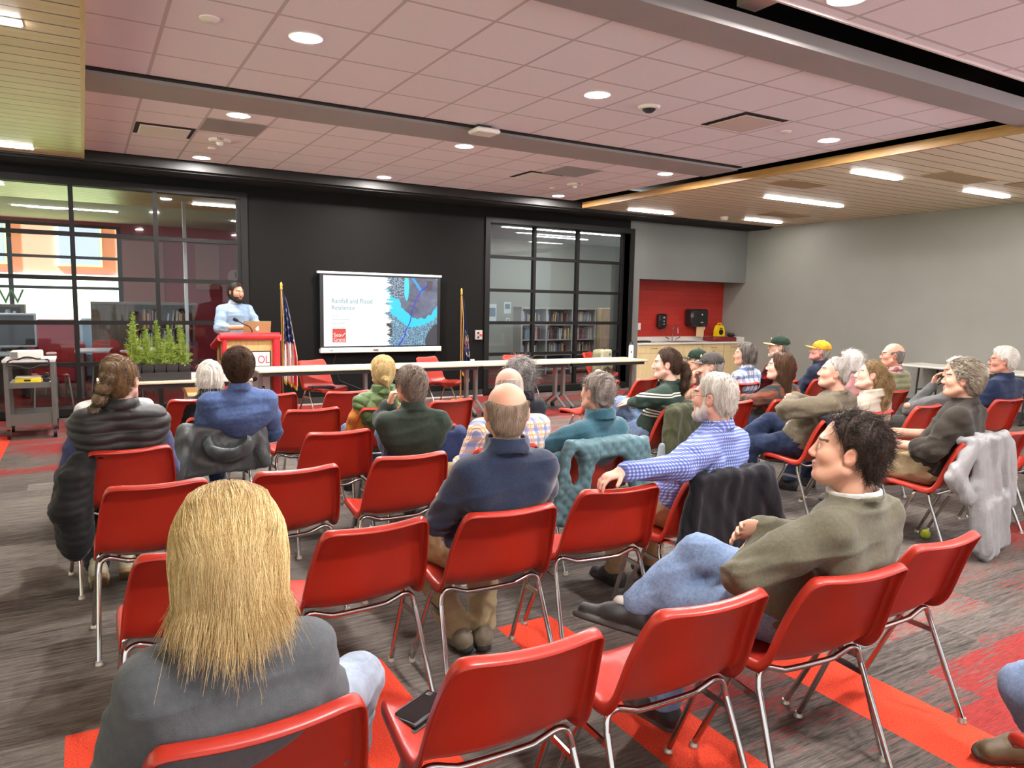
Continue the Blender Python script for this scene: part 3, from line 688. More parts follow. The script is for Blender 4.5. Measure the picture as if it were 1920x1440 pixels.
def vcol(name, rough=.7, bump=0, bscale=80, spec=.3, aniso=None):
    if name in MATS: return MATS[name]
    k = NT(name); a = k.n('ShaderNodeAttribute'); a.attribute_name = 'Col'; k.l(a.outputs['Color'], k.b.inputs['Base Color'])
    k.b.inputs['Roughness'].default_value = rough; k.b.inputs['Specular IOR Level'].default_value = spec
    if bump: k.bump(k.noise(k.obj(), bscale, 3), bump, .002)
    MATS[name] = k.m; return k.m
flag(2.36, 10.4, 1.79, True, 'American flag with gold fringe on a wooden pole beside the lectern')
flag(5.22, 10.6, 1.78, False, 'dark blue state flag with gold fringe left of the right window')
# ---- lectern
t = thing('lectern', 'wooden lectern with red padded edges and a sign on its front', 'lectern', (1.71, 9.4, 0)); LEC0 = t
LW_ = wood_mat('lectern_oak', srgb(196, 152, 92), srgb(216, 176, 116), 'z', 3); PAD = mat('red_vinyl_pad', srgb(196, 36, 44), .35)
obj('side_panel', MB().prism([(9.22, .05), (9.72, .05), (9.72, .98), (9.22, 1.1)], 1.40, 1.44, 'x'), LW_, t); obj('side_panel', MB().prism([(9.22, .05), (9.72, .05), (9.72, .98), (9.22, 1.1)], 1.99, 2.03, 'x'), LW_, t)
obj('front_panel', MB().box(1.44, 1.99, 9.23, 9.27, .05, 1.09), LW_, t)
obj('top', MB().prism([(9.2, 1.1), (9.74, .97), (9.74, 1.0), (9.2, 1.13)], 1.38, 2.05, 'x'), LW_, t)
obj('base', MB().box(1.36, 2.07, 9.15, 9.76, 0, .05, bev=.008), LW_, t)
obj('pad', MB().tube([(1.36, 9.19, 1.115), (2.07, 9.19, 1.115)], .048, 14), PAD, t, True)
obj('pad', MB().tube([(1.37, 9.19, 1.1), (1.37, 9.78, .96)], .046, 14), PAD, t, True); obj('pad', MB().tube([(2.06, 9.19, 1.1), (2.06, 9.78, .96)], .046, 14), PAD, t, True)
obj('pad', MB().tube([(2.03, 9.2, .06), (2.03, 9.2, 1.08)], .05, 14), PAD, t, True); obj('pad', MB().tube([(1.41, 9.2, .06), (1.41, 9.2, 1.08)], .03, 14), PAD, t, True)
obj('vent_slot', MB().box(1.395, 1.401, 9.44, 9.452, .8, 1.0).box(1.395, 1.401, 9.48, 9.492, .8, 1.0), mat('slot_brown', srgb(120, 60, 40), .6), t)
sg = obj('sign', MB().box(1.5, 1.965, 9.212, 9.23, .1, .93), mat('sign_black', (.012, .012, .012), .5), t)
obj('sign_face', MB().box(1.515, 1.95, 9.205, 9.212, .74, .915).box(1.515, 1.95, 9.205, 9.212, .115, .725), mat('sign_pale', srgb(206, 200, 204), .5), sg)
text_obj('lettering', 'OL', .14, (1.80, 9.203, .775), mat('sign_red', srgb(176, 60, 60), .5), t, sx=.8)
scr_m = MB()
for i in range(9):
    a = i*.7; cx, cz = 1.72+.11*math.cos(a*1.3), .45+.2*math.sin(a)
    scr_m.tube([(cx+.05*math.cos(q), 9.203, cz+.03*math.sin(q*1.5+a)) for q in np.linspace(0, 4.5, 8)], [.004, .012, .016, .012, .006, .012, .014, .004], 6)
obj('ornament', scr_m, mat('sign_black', (.012, .012, .012), .5), t)
t = thing('laptop', 'silver-gold laptop open on the lectern', 'laptop', (1.8, 9.5, 1.05), 0); LAP0 = t
GLD = mat('laptop_gold', srgb(204, 178, 130), .35, .6)
obj('base', MB().prism([(9.36, 1.098), (9.56, 1.05), (9.56, 1.062), (9.36, 1.11)], 1.66, 1.98, 'x'), GLD, t)
lid = obj('lid', MB().prism([(9.345, 1.105), (9.36, 1.105), (9.30, 1.3), (9.287, 1.3)], 1.66, 1.99, 'x'), GLD, t)
obj('emblem', MB().add([], []) or MB().tube([(1.825, 9.305, 1.2), (1.825, 9.313, 1.2)], .02, 16).tube([(1.835, 9.298, 1.23), (1.83, 9.31, 1.222)], .008, 8), mat('emblem_white', (.9, .88, .84), .4, emit=((1, .95, .9), .3)), lid)
obj('cable', MB().tube([(1.98, 9.45, 1.1), (1.9, 9.35, 1.14), (1.83, 9.3, 1.14), (1.78, 9.26, 1.13)], .006, 6), EDGE, t, True)
t = thing('microphone', 'black gooseneck microphone bending over the lectern', 'microphone', (1.76, 9.24, 1.13)); MIC0 = t
obj('gooseneck', MB().tube([(1.75, 9.27, 1.12), (1.75, 9.26, 1.19), (1.715, 9.25, 1.235), (1.64, 9.24, 1.27), (1.585, 9.23, 1.3)], .008, 8), EDGE, t, True)
obj('head', MB().tube([(1.585, 9.23, 1.3), (1.56, 9.228, 1.313), (1.525, 9.225, 1.33)], [.012, .022, .02], 12), mat('foam_black', (.01, .01, .01), .9), t, True)
for nm in (LEC0, LAP0, MIC0): nm.location = Vector(nm.location)+Vector((.06, .335, 0))
# ---- seedlings, acrylic stand, cart
t = thing('seedling_tray', 'black tray holding the spruce seedling pots on the laminate table', 'plant tray', (.7, 8.4, .738))
POT = mat('pot_black', srgb(38, 36, 36), .5)
obj('tray', MB().box(.36, .93, 8.2, 8.62, .738, .75).box(.36, .93, 8.195, 8.2, .738, .82).box(.36, .93, 8.62, 8.625, .738, .82).box(.355, .36, 8.2, 8.62, .738, .82).box(.93, .935, 8.2, 8.62, .738, .82), POT, t)
def pot():
    m = MB(); P = []
    for z, w in ((0, .040), (.10, .052), (.15, .054), (.152, .05), (.13, .048)): P.append([(sx*w, sy_*w, z) for sx, sy_ in ((-1, -1), (1, -1), (1, 1), (-1, 1), (-1, -1))])
    m.grid(np.array(P)); m.box(-.047, .047, -.047, .047, .0, .13); return m
def needles(h, seed):
    r = np.random.default_rng(seed); V = []; F = []; C = []
    def leaf(p, d, L, w, c):
        d = d/np.linalg.norm(d); u = np.cross(d, r.normal(size=3)); u /= np.linalg.norm(u)+1e-9; u2_ = np.cross(d, u)
        b = len(V); V.extend([p-u*w, p+u*w, p+d*L, p+u2_*w*.8]); F.extend([(b, b+1, b+2), (b+1, b+3, b+2), (b+3, b, b+2)]); C.extend([c]*4)
    def shoot(p0, d, L, n, lf, dens):
        for i in range(n):
            s = i/n; p = p0+d*L*s+np.array([0, 0, -.02*s*s])
            for _ in range(dens):
                c = np.array(srgb(104, 124, 44))*(.6+.9*r.random())+np.array(srgb(170, 186, 80))*.4*s
                leaf(p+r.normal(size=3)*.003, d*.9+r.normal(size=3)*.8, lf*(.7+.5*r.random()), .0022, c)
    nb = int(h/.018)
    for i in range(nb):
        s = i/nb; z = .13+s*h; L = (.02+.10*(1-s)**.8)*(.6+.6*r.random())
        for q in range(4):
            a = r.random()*6.28; d = np.array([math.cos(a), math.sin(a), .55+.5*r.random()]); d /= np.linalg.norm(d)
            shoot(np.array([0, 0, z]), d, L, max(3, int(L/.011)), .016, 4)
    shoot(np.array([0, 0, .13]), np.array([0, 0, 1.]), h, int(h/.008), .018, 4)
    return np.array(V), F, np.array(C)
pot_o = None; k_ = 0
NEED = vcol('spruce_needles', .6); STEM = mat('spruce_stem', srgb(110, 90, 60), .7)
hs = [.42, .55, .36, .33, .40, .3, .34, .36, .42, .30, .33, .36, .34, .3, .37]
protos = []
for i in range(5):
    for j in range(3):
        x = .422+i*.113; y = 8.27+j*.14
        lab = 'spruce seedling in a square black pot, %s in the tray' % (('left end', 'second from left', 'middle', 'second from right', 'right end')[i]+', '+('front row', 'middle row', 'back row')[j])
        o = thing('spruce_seedling', lab, 'potted plant', (x, y, .7505), 0, 'spruce seedlings in the tray')
        if not protos:
            pm = obj('pot', pot(), POT, o, world=False); pmesh = pm.data
            sm = MB().tube([(0, 0, .11), (.003, 0, .3), (0, .003, .13+.5)], [.004, .003, .001], 6); so_ = obj('stem', sm, STEM, o, world=False); smesh = so_.data
        else: link('pot', pmesh, o); so_ = link('stem', smesh, o)
        h = hs[k_]+.05*(j == 2); so_.scale = (1, 1, (h+.13)/.63)
        if len(protos) < 6:
            V, F, C = needles(h, k_); protos.append((h, mesh_np('foliage', V, F, [NEED], False, cols=C)))
            f = link('foliage', protos[-1][1], o)
        else:
            ph, me = protos[k_ % 6]; f = link('foliage', me, o); f.scale = (1, 1, (h+.13)/(ph+.13)); f.rotation_euler = (0, 0, k_*1.3)
        k_ += 1
ACR = glass_mat('acrylic', (.88, .9, .95), .1, .3)
t = thing('acrylic_holder', 'tall clear acrylic holder right of the seedlings', 'holder', (.99, 8.42, .738))
obj('body', MB().box(.95, 1.035, 8.38, 8.384, .74, 1.12).box(.95, 1.035, 8.46, 8.464, .74, 1.12).box(.947, .951, 8.38, 8.464, .74, 1.12).box(1.034, 1.038, 8.38, 8.464, .74, 1.12), ACR, t)
obj('base', MB().box(.93, 1.08, 8.36, 8.5, .738, .79, bev=.004), mat('acrylic_white', srgb(225, 225, 220), .4), t)
t = thing('utility_cart', 'dark grey steel cart on casters at the left edge', 'cart', (-.54, 9.85, 0))
CT = mat('cart_grey', srgb(92, 90, 86), .5); cx0, cx1, cy0, cy1 = -.76, -.33, 9.58, 10.1
for x in (cx0, cx1):
    for y in (cy0, cy1):
        obj('upright', MB().box(x-.022, x+.022, y-.022, y+.022, .13, .86, bev=.004), CT, t)
        c = obj('caster', MB().tube([(x-.016, y, .055), (x+.016, y, .055)], .054, 18), EDGE, t, True)
        obj('fork', MB().box(x+.017, x+.022, y-.025, y+.025, .05, .13).box(x-.022, x-.017, y-.025, y+.025, .05, .13).box(x-.03, x+.03, y-.03, y+.03, .122, .13), CHR, c)
obj('top_shelf', MB().box(cx0-.03, cx1+.03, cy0-.03, cy1+.03, .845, .87), mat('cart_top', srgb(205, 200, 196), .5), t)
obj('middle_shelf', MB().box(cx0, cx1, cy0, cy1, .60, .605).box(cx0, cx1, cy0-.01, cy0, .56, .62).box(cx0, cx1, cy1, cy1+.01, .56, .62), CT, t); obj('shelf_liner', MB().box(cx0+.02, cx1-.02, cy0, cy1, .605, .61), mat('liner_white', srgb(235, 235, 240), .5), t)
obj('bottom_tray', MB().box(cx0, cx1, cy0, cy1, .15, .155).box(cx0, cx1, cy0-.01, cy0, .15, .27).box(cx0, cx1, cy1, cy1+.01, .15, .27), CT, t)
t = thing('projector', 'white projector on top of the grey cart', 'projector', (-.55, 9.8, .87))
obj('body', MB().box(-.72, -.42, 9.66, 9.9, .878, .96, bev=.012), mat('projector_white', srgb(226, 222, 212), .4), t, True)
obj('grille', MB().box(-.715, -.65, 9.655, 9.661, .89, .95), mat('grille_grey', srgb(110, 110, 108), .5), t); obj('foot', MB().box(-.7, -.67, 9.7, 9.73, .87, .88).box(-.47, -.44, 9.7, 9.73, .87, .88).box(-.58, -.55, 9.84, 9.87, .87, .88), EDGE, t)
tag(obj('cable_coil', MB().tube([(-.55+.19*math.cos(a)+.01*math.sin(3*a), 9.6+.03*math.sin(a)-.06, .84+.05*math.sin(a*1.0)+.012*math.sin(a*5)) for a in np.linspace(0, 25, 120)], .009, 6), EDGE, None, True), 'coil of black cable hanging at the front of the grey cart', 'cable')
t = thing('first_aid_case', 'yellow and white case on the middle shelf of the cart', 'case', (-.56, 9.72, .61))
obj('body', MB().box(-.69, -.44, 9.62, 9.82, .611, .66, bev=.01), mat('case_yellow', srgb(228, 200, 40), .45), t, True); obj('lid', MB().box(-.685, -.445, 9.63, 9.81, .66, .675, bev=.006), mat('case_white', srgb(230, 226, 205), .5), t, True); obj('label_plate', MB().box(-.6, -.54, 9.614, 9.62, .63, .65), EDGE, t)
tag(obj('power_adapter', MB().box(-.43, -.36, 9.68, 9.8, .611, .66, bev=.01).box(-.42, -.37, 9.72, 9.78, .66, .71, bev=.01), EDGE, None, True), 'black power adapter beside the yellow case', 'adapter')
# under the seedling table
t = thing('cardboard_box', 'open cardboard box below the seedling table', 'box', (1.1, 8.75, 0))
KR = mat('cardboard', srgb(176, 140, 92), .8, var=.08, vscale=6)
obj('lower_box', MB().box(.95, 1.32, 8.72, 9.05, 0, .5, bev=.004), KR, t); obj('flap', MB().prism([(.95, .5), (.9, .62), (.905, .625), (.955, .505)], 8.72, 9.05, 'y').box(.95, 1.32, 9.045, 9.05, .5, .64), KR, t)
t = thing('stool', 'round red topped stool at the seedling table', 'stool', (.42, 7.75, 0))
obj('seat', MB().lathe([(0, .0), (.19, 0), (.21, .02), (.2, .045), (.1, .06), (0, .06)], (.42, 7.75, .44)), mat('stool_red', srgb(215, 70, 62), .4), t, True); obj('column', MB().cyl((.42, 7.75), .025, .03, .44, 14), CHR, t, True); obj('base', MB().lathe([(0, .03), (.03, .03), (.2, .01), (.2, 0), (0, 0)], (.42, 7.75, 0)), CHR, t, True)
t = thing('handbag', 'brown leather bag on the floor below the seedling table', 'bag', (.75, 8.0, 0))
LTH = mat('brown_leather', srgb(110, 58, 32), .35, var=.15, vscale=8)
obj('body', MB().box(.55, .95, 7.95, 8.12, .0, .28, bev=.05), LTH, t, True); obj('pocket', MB().box(.66, .86, 7.92, 7.96, .05, .18, bev=.015), LTH, t, True); obj('strap', MB().tube([(.58, 8.03, .26), (.64, 8.03, .34), (.86, 8.03, .34), (.92, 8.03, .26)], .01, 8), LTH, t, True); obj('buckle', MB().box(.745, .775, 7.912, 7.921, .13, .16), mat('brass', srgb(200, 160, 90), .3, .8), t)
# ---- kitchenette
CAB = wood_mat('cabinet_maple', srgb(214, 190, 140), srgb(226, 204, 156), 'z', 3); HND = mat('handle_steel', srgb(150, 146, 140), .25, .9); CTOP = mat('counter_white', srgb(222, 216, 208), .35)
kx = [9.2, 10.0, 10.9, 11.5, 12.03]
for i in range(4):
    x0, x1 = kx[i]+.003, kx[i+1]-.003
    t = thing('base_cabinet', 'maple base cabinet of the kitchenette, %s' % ('left end by the wall', 'wide one under the sink', 'second from the right wall', 'against the right wall')[i], 'cabinet', ((x0+x1)/2, 11.3, 0))
    obj('body', MB().box(x0, x1, 11.0, 11.58, .1, .825), CAB, t); obj('toe_kick', MB().box(x0, x1, 11.06, 11.1, 0, .1), EDGE, t)
    d = obj('drawer', MB().box(x0+.004, x1-.004, 10.98, 11.0, .66, .82), CAB, t)
    if i != 1: obj('handle', MB().tube([((x0+x1)/2-.07, 10.978, .75), ((x0+x1)/2-.07, 10.95, .75), ((x0+x1)/2+.07, 10.95, .75), ((x0+x1)/2+.07, 10.978, .75)], .005, 6), HND, d)
    xs = [x0, x1] if i in (0, 3) else [x0, (x0+x1)/2, x1]
    for j in range(len(xs)-1):
        d = obj('door', MB().box(xs[j]+.004, xs[j+1]-.004, 10.98, 11.0, .11, .655), CAB, t)
        hx = xs[j+1]-.05 if (j == 0) else xs[j]+.05
        obj('handle', MB().tube([(hx, 10.978, .58), (hx, 10.95, .58), (hx, 10.95, .42), (hx, 10.978, .42)], .005, 6), HND, d)
t = thing('worktop', 'white kitchenette worktop with a raised splashback', 'worktop', (10.6, 11.3, .825))
obj('slab', MB().box(9.19, 12.048, 10.95, 11.6, .826, .862, bev=.004), CTOP, t); obj('splashback', MB().box(9.19, 12.03, 11.58, 11.598, .862, .95).box(12.03, 12.048, 10.95, 11.598, .862, .96), CTOP, t)
t = thing('sink', 'stainless sink set in the kitchenette worktop', 'sink', (10.5, 11.25, .862))
SS = mat('stainless', srgb(170, 168, 164), .25, 1)
obj('rim', MB().box(10.15, 10.95, 11.05, 11.1, .862, .868).box(10.15, 10.95, 11.4, 11.5, .862, .868).box(10.15, 10.2, 11.1, 11.4, .862, .868).box(10.9, 10.95, 11.1, 11.4, .862, .868), SS, t); obj('bowl', MB().box(10.2, 10.9, 11.1, 11.4, .8625, .864), mat('sink_dark', srgb(90, 88, 86), .3, .8), t)
t = thing('faucet', 'tall chrome gooseneck faucet behind the sink', 'faucet', (10.5, 11.45, .868))
obj('spout', MB().tube([(10.5, 11.46, .868), (10.5, 11.46, 1.1)]+[(10.5, 11.46-.08+.08*math.cos(a), 1.1+.08*math.sin(a)) for a in np.linspace(.3, PI, 8)]+[(10.5, 11.3, 1.03)], .011, 10), CHR, t, True)
for s in (-1, 1): obj('handle', MB().tube([(10.5+s*.1, 11.46, .868), (10.5+s*.1, 11.46, .91), (10.5+s*.19, 11.44, .945)], .012, 8), CHR, t, True)
t = thing('soap_dispenser', 'small black soap dispenser on the red tiles', 'dispenser', (10.27, 11.6, 1.26))
PB = mat('dispenser_black', (.012, .012, .013), .25)
obj('housing', MB().box(10.16, 10.38, 11.49, 11.598, 1.14, 1.42, bev=.025), PB, t, True); obj('nozzle', MB().box(10.22, 10.32, 11.5, 11.58, 1.11, 1.145), PB, t); obj('symbols', MB().box(10.27, 10.3, 11.485, 11.49, 1.2, 1.22).box(10.27, 10.3, 11.485, 11.49, 1.26, 1.28).box(10.26, 10.31, 11.485, 11.49, 1.33, 1.36), mat('symbol_grey', srgb(170, 170, 170), .5), t)
t = thing('towel_dispenser', 'large black paper towel dispenser on the red tiles', 'dispenser', (11.17, 11.6, 1.34))
obj('housing', MB().box(10.93, 11.42, 11.36, 11.598, 1.16, 1.53, bev=.04), PB, t, True); obj('paper', MB().box(11.13, 11.34, 11.42, 11.424, .95, 1.165), mat('towel_kraft', srgb(212, 184, 140), .8), t); obj('symbols', MB().box(11.2, 11.23, 11.354, 11.36, 1.4, 1.43).box(11.18, 11.25, 11.354, 11.36, 1.24, 1.26), mat('symbol_grey', srgb(170, 170, 170), .5), t)
for x, s in ((9.72, 'left end of'), (11.5, 'right of the towel dispenser on')): tag(obj('outlet_plate', MB().box(x-.04, x+.04, 11.588, 11.599, 1.09, 1.23, bev=.004), WHITE), 'white outlet plate at the %s the red tiles' % s if 'end' in s else 'white outlet plate %s the red tiles' % s, 'outlet')
t = thing('defibrillator', 'yellow defibrillator standing on the maroon case', 'defibrillator', (11.72, 11.35, .96))
YEL = mat('aed_yellow', srgb(238, 200, 20), .4)
obj('body', MB().prism([(11.6, .957), (11.84, .957), (11.84, 1.07), (11.79, 1.19), (11.65, 1.19), (11.6, 1.07)], 11.3, 11.4, 'y'), YEL, t); obj('panel', MB().tube([(11.72, 11.3, 1.05), (11.72, 11.29, 1.05)], .06, 20).box(11.68, 11.76, 11.292, 11.3, 1.12, 1.14), EDGE, t); obj('handle', MB().tube([(11.66, 11.35, 1.19), (11.68, 11.35, 1.235), (11.76, 11.35, 1.235), (11.78, 11.35, 1.19)], .012, 8), YEL, t, True)
tag(obj('storage_case', MB().box(11.33, 12.0, 11.1, 11.45, .863, .955, bev=.02), mat('case_maroon', srgb(120, 26, 28), .5), None, True), 'flat maroon case on the kitchenette worktop', 'case')
tag(obj('pouch', MB().box(11.86, 12.0, 11.14, 11.3, .956, 1.03, bev=.035), mat('pouch_black', (.012, .012, .012), .7), None, True), 'small black pouch on the right end of the maroon case', 'pouch')
tag(obj('cloth', MB().box(9.25, 9.6, 11.05, 11.2, .863, .9, bev=.018), mat('cloth_black', (.014, .014, .015), .8), None, True), 'black folded cloth at the left end of the worktop', 'cloth')
# ---- folding table by the right wall
t = thing('folding_table', 'white folding table along the right wall', 'table', (11.65, 5.7, 0))
obj('tabletop', MB().box(11.28, 12.0, 4.9, 7.1, .70, .735, bev=.012), mat('folding_white', srgb(226, 222, 212), .45), t, True)
FB = mat('folding_black', (.014, .014, .014), .4)
for y in (5.2, 6.75): obj('leg', MB().tube([(11.38, y, .7), (11.36, y+.02, .02), (11.36, y+.02, .015)], .014, 8).tube([(11.9, y, .7), (11.92, y+.02, .015)], .014, 8).tube([(11.37, y, .35), (11.91, y, .35)], .01, 8).tube([(11.3, y+.02, .015), (11.96, y+.02, .015)], .014, 8), FB, t, True)
obj('brace', MB().tube([(11.65, 5.25, .35), (11.65, 5.8, .69)], .01, 8).tube([(11.65, 6.7, .35), (11.65, 6.2, .69)], .01, 8), FB, t, True)
# ================================================================== stacking chairs
def shell_mat():
    k = NT('chair_red'); v = k.obj()
    k.color(k.ramp(k.noise(v, 6, 2), [(.3, srgb(166, 40, 26)), (.7, srgb(176, 47, 31))]))
    k.b.inputs['Roughness'].default_value = .33; k.b.inputs['Specular IOR Level'].default_value = .5
    k.bump(k.noise(v, 700, 2), .12, .001); return k.m
RED = shell_mat()
def chair_shell():
    prof = np.array([(.500, .418), (.488, .437), (.46, .447), (.40, .448), (.32, .442), (.25, .434), (.195, .434), (.155, .448), (.13, .48), (.112, .53), (.092, .59), (.070, .65), (.045, .71), (.02, .757), (.008, .772)])
    hw = np.array([.190, .205, .215, .222, .226, .229, .230, .230, .229, .226, .221, .213, .203, .192, .182])
    # denser profile
    def dens(a, n=30):
        tt = np.linspace(0, len(a)-1, n); return np.interp(tt, np.arange(len(a)), a)
    py, pz, w = dens(prof[:, 0]), dens(prof[:, 1]), dens(hw); n = len(py); m = 17
    tan = np.gradient(np.stack([py, pz], 1), axis=0); tan /= np.linalg.norm(tan, axis=1)[:, None]
    nor = np.stack([tan[:, 1], -tan[:, 0]], 1)   # towards the sitter (up on the seat, forward on the back)
    if nor[5, 1] < 0: nor = -nor
    G = np.zeros((n, m, 3))
    for i in range(n):
        s = i/(n-1)
        for j in range(m):
            u = -1+2*j/(m-1)
            cup = .016*u*u*(1 if s < .5 else 1.3)-.012*(1-u*u)*(s < .45)
            x = u*w[i]; endc = 0
            if i >= n-3: endc = (1-(abs(u))**3)*.004
            G[i, j] = (x, py[i]+nor[i, 0]*cup, pz[i]+nor[i, 1]*cup+endc)
    # flange rolled away from the sitter
    per = [(0, j) for j in range(m)]+[(i, m-1) for i in range(1, n)]+[(n-1, j) for j in range(m-2, -1, -1)]+[(i, 0) for i in range(n-2, 0, -1)]
    V = [tuple(p) for p in G.reshape(-1, 3)]; F = [(i*m+j, i*m+j+1, (i+1)*m+j+1, (i+1)*m+j) for i in range(n-1) for j in range(m-1)]
    cen = G[n//2, m//2]; prev = [i*m+j for i, j in per]
    for step, (out, back) in enumerate(((.008, .003), (.014, .012), (.0155, .036))):
        cur = []
        for (i, j) in per:
            o = np.zeros(3)
            if j == 0: o[0] -= 1
            if j == m-1: o[0] += 1
            if i == 0: o[1:] -= tan[0]
            if i == n-1: o[1:] += tan[-1]
            if np.linalg.norm(o) > 1: o /= np.linalg.norm(o)
            b = back*(1.0 if i > n*.35 else .75)
            p = G[i, j]+o*out; p = p-np.array([0, nor[i, 0], nor[i, 1]])*b
            cur.append(len(V)); V.append(tuple(p))
        L = len(per)
        F += [(prev[q], prev[(q+1) % L], cur[(q+1) % L], cur[q]) for q in range(L)]
        prev = cur
    mb = MB(); mb.add(V, F); return mb
def make_chair():
    t = thing('stacking_chair', '', 'chair', (0, 0, 0), 0)
    o = obj('seat_shell', chair_shell(), RED, t, 'all', world=False, sub=1)
    md = o.modifiers.new('th', 'SOLIDIFY'); md.thickness = .005; md.offset = 0
    def bez(pts, n=5):
        P = [np.array(p, float) for p in pts]; out = []
        for i in range(len(P)-1):
            p0, p1, p2, p3 = P[max(i-1, 0)], P[i], P[i+1], P[min(i+2, len(P)-1)]
            for q in range(n):
                s = q/n; out.append(.5*((2*p1)+(-p0+p2)*s+(2*p0-5*p1+4*p2-p3)*s*s+(-p0+3*p1-3*p2+p3)*s**3))
        out.append(P[-1]); return out
    for y0, yt, zc in ((.03, .185, .413), (.455, .275, .42)):
        arch = [(-.232, yt+(y0-yt)*.07, .375), (-.222, yt, .418), (-.19, yt+.002, .432), (-.135, yt+.004, zc+.001), (-.09, yt+.004, zc-.008), (.09, yt+.004, zc-.008), (.135, yt+.004, zc+.001), (.19, yt+.002, .432), (.222, yt, .418), (.232, yt+(y0-yt)*.07, .375)]
        arch = [(x, y, z-.012) for x, y, z in arch]
        obj('seat_frame', MB().tube(bez(arch), .0108, 10), CHR, t, True, world=False)
        for s in (-1, 1):
            a = np.array(arch[-1]); a[0] *= s; b = np.array((s*.253, y0, .012))
            l = obj('leg', MB().tube([a, a*.5+b*.5, b], .0108, 10), CHR, t, True, world=False)
            obj('glide', MB().lathe([(0, .02), (.013, .02), (.014, .01), (.017, .006), (.017, 0), (0, 0)], tuple(b*[1, 1, 0]), 14), mat('glide_nickel', srgb(190, 180, 165), .35, .7), l, True, world=False)
    for s in (-1, 1):
        obj('side_brace', MB().box(s*.234-.004, s*.234+.004, .155, .305, .318, .338), CHR, t, world=False)
    return t
chair0 = make_chair()
CH = {}
def chair(key, x, y, yaw, label, group=None):
    global chair0
    o = chair0 if not CH else copy_tree(chair0)
    o.location = (x, y, 0); o.rotation_euler = (0, 0, rad(yaw)); o['label'] = label; o['group'] = 'red stacking chairs'
    CH[key] = (x, y, yaw); return o
R = 'red plastic chair '
chair('A0', .27, 1.38, 2, R+'under the blond woman in the grey sweatshirt, bottom left')
chair('A1', .90, 1.41, -2, R+'with the black phone lying on its seat')
chair('A2', 1.49, 1.40, -2, R+'empty, between the phone chair and the dark-haired man in front')
chair('A3', 2.07, 1.35, -6, R+'under the dark-haired man with crossed legs')
chair('A4', 2.655, 1.41, 0, R+'empty, on the orange strip right of the dark-haired man')
chair('A5', 2.30, .42, -8, R+'cut off at the bottom right corner')
chair('B1', .31, 2.5, 2, R+'mostly hidden behind the blond woman\'s hair')
chair('B2', .895, 2.48, 3, R+'empty, directly left of the bald man in navy fleece')
chair('B3', 1.44, 2.44, -2, R+'under the bald man in navy fleece')
chair('B4', 2.05, 2.52, -6, R+'empty, carrying the hand of the man in the blue checked shirt')
chair('B5', 2.66, 2.5, -4, R+'under the man in the blue checked shirt')
chair('C2', .25, 3.48, 2, R+'empty, directly in front of the blond woman\'s head')
chair('C3', .865, 3.5, 5, R+'empty, below the grey hooded jacket of the blue shirt man')
chair('C5', 1.48, 3.57, 0, R+'empty, behind the man in dark green with the navy jacket')
chair('C6', 2.05, 3.55, 0, R+'under the bald man in the pale plaid shirt')
chair('C7', 2.66, 3.45, 6, R+'draped with the teal quilted vest')
chair('D1', .185, 4.34, 7, R+'under the woman with the bubble braid')
chair('D2', 1.345, 4.41, 1, R+'empty, second row left of the man in dark green')
chair('D3', 1.93, 4.38, -3, R+'under the man in the dark green polo')
chair('D4', 2.66, 4.36, 8, R+'under the curly grey-haired person')
chair('E1', .2, 5.35, 4, R+'under the person in white hidden by the braided woman')
chair('E2', .77, 5.28, 4, R+'under the man in the blue shirt')
chair('E3', 1.45, 5.4, 5, R+'empty, right of the blue shirt man')
chair('E4', 1.98, 5.27, -2, R+'under the blond woman in the green vest')
chair('E5', 2.63, 5.47, 10, R+'empty, right of the man in dark green')
chair('F1', .75, 6.28, 5, R+'under the white-haired person in the black jacket')
chair('F2', 1.37, 6.37, 8, R+'empty in the front row near the lectern')
chair('F3', 2.02, 6.33, -2, R+'empty in the front row, left of the green vest woman')
chair('F4', 4.80, 6.2, 14, R+'empty in front of the teal fleece person, seat showing left')
chair('F5', 5.40, 6.25, 16, R+'empty, front row behind the striped sweater woman\'s shoulder')
# right hand block
chair('G1', 4.95, 2.5, 6, R+'under the man in dark olive with the pale grey jacket')
chair('G2', 5.58, 2.55, 6, R+'empty at the right edge, beyond the pale grey jacket')
chair('G3', 6.2, 2.6, 6, R+'at the far right edge, only its legs showing')
chair('H1', 4.86, 3.45, 4, R+'under the man in the tan sweater with crossed arms')
chair('H2', 5.5, 3.55, 3, R+'under the woman with long brown ponytail and beige vest')
chair('H3', 6.28, 3.6, 4, R+'with the blue folder on its seat')
chair('H4', 6.88, 3.6, 2, R+'under the person in grey resting face on hand')
chair('H5', 7.5, 3.55, -5, R+'under the white-haired man in the navy polo')
chair('I1', 4.12, 4.35, 8, R+'draped with the olive green coat')
chair('I2', 4.87, 4.45, 4, R+'under the man in the grey cap and plaid shirt')
chair('I3', 5.47, 4.4, 2, R+'under the long-haired woman in dark plaid')
chair('I4', 6.35, 4.4, 2, R+'under the white-haired woman in pink')
chair('I5', 7.08, 4.4, 2, R+'under the man in red plaid and green puffer vest')
chair('J1', 5.5, 5.5, 6, R+'under the man in the dark green cap and maroon sweater')
chair('J2', 6.15, 5.5, 6, R+'under the dark-bobbed woman in blue and white plaid')
chair('J3', 6.78, 5.5, 5, R+'under the man in the green and yellow cap')
chair('J4', 7.42, 5.5, 5, R+'under the man in the yellow cap')
# chairs behind the tables, facing the audience
chair('K1', 2.58, 9.75, 202, R+'facing the audience, left of the display, a dark cloth on its seat')
chair('K2', 4.28, 9.85, 205, R+'facing the audience, below the right half of the display')
chair('K3', 5.76, 9.85, 183, R+'facing the audience, below the right window\'s left pane')
chair('K4', 7.30, 10.05, 215, R+'facing the audience with the backpack on it')
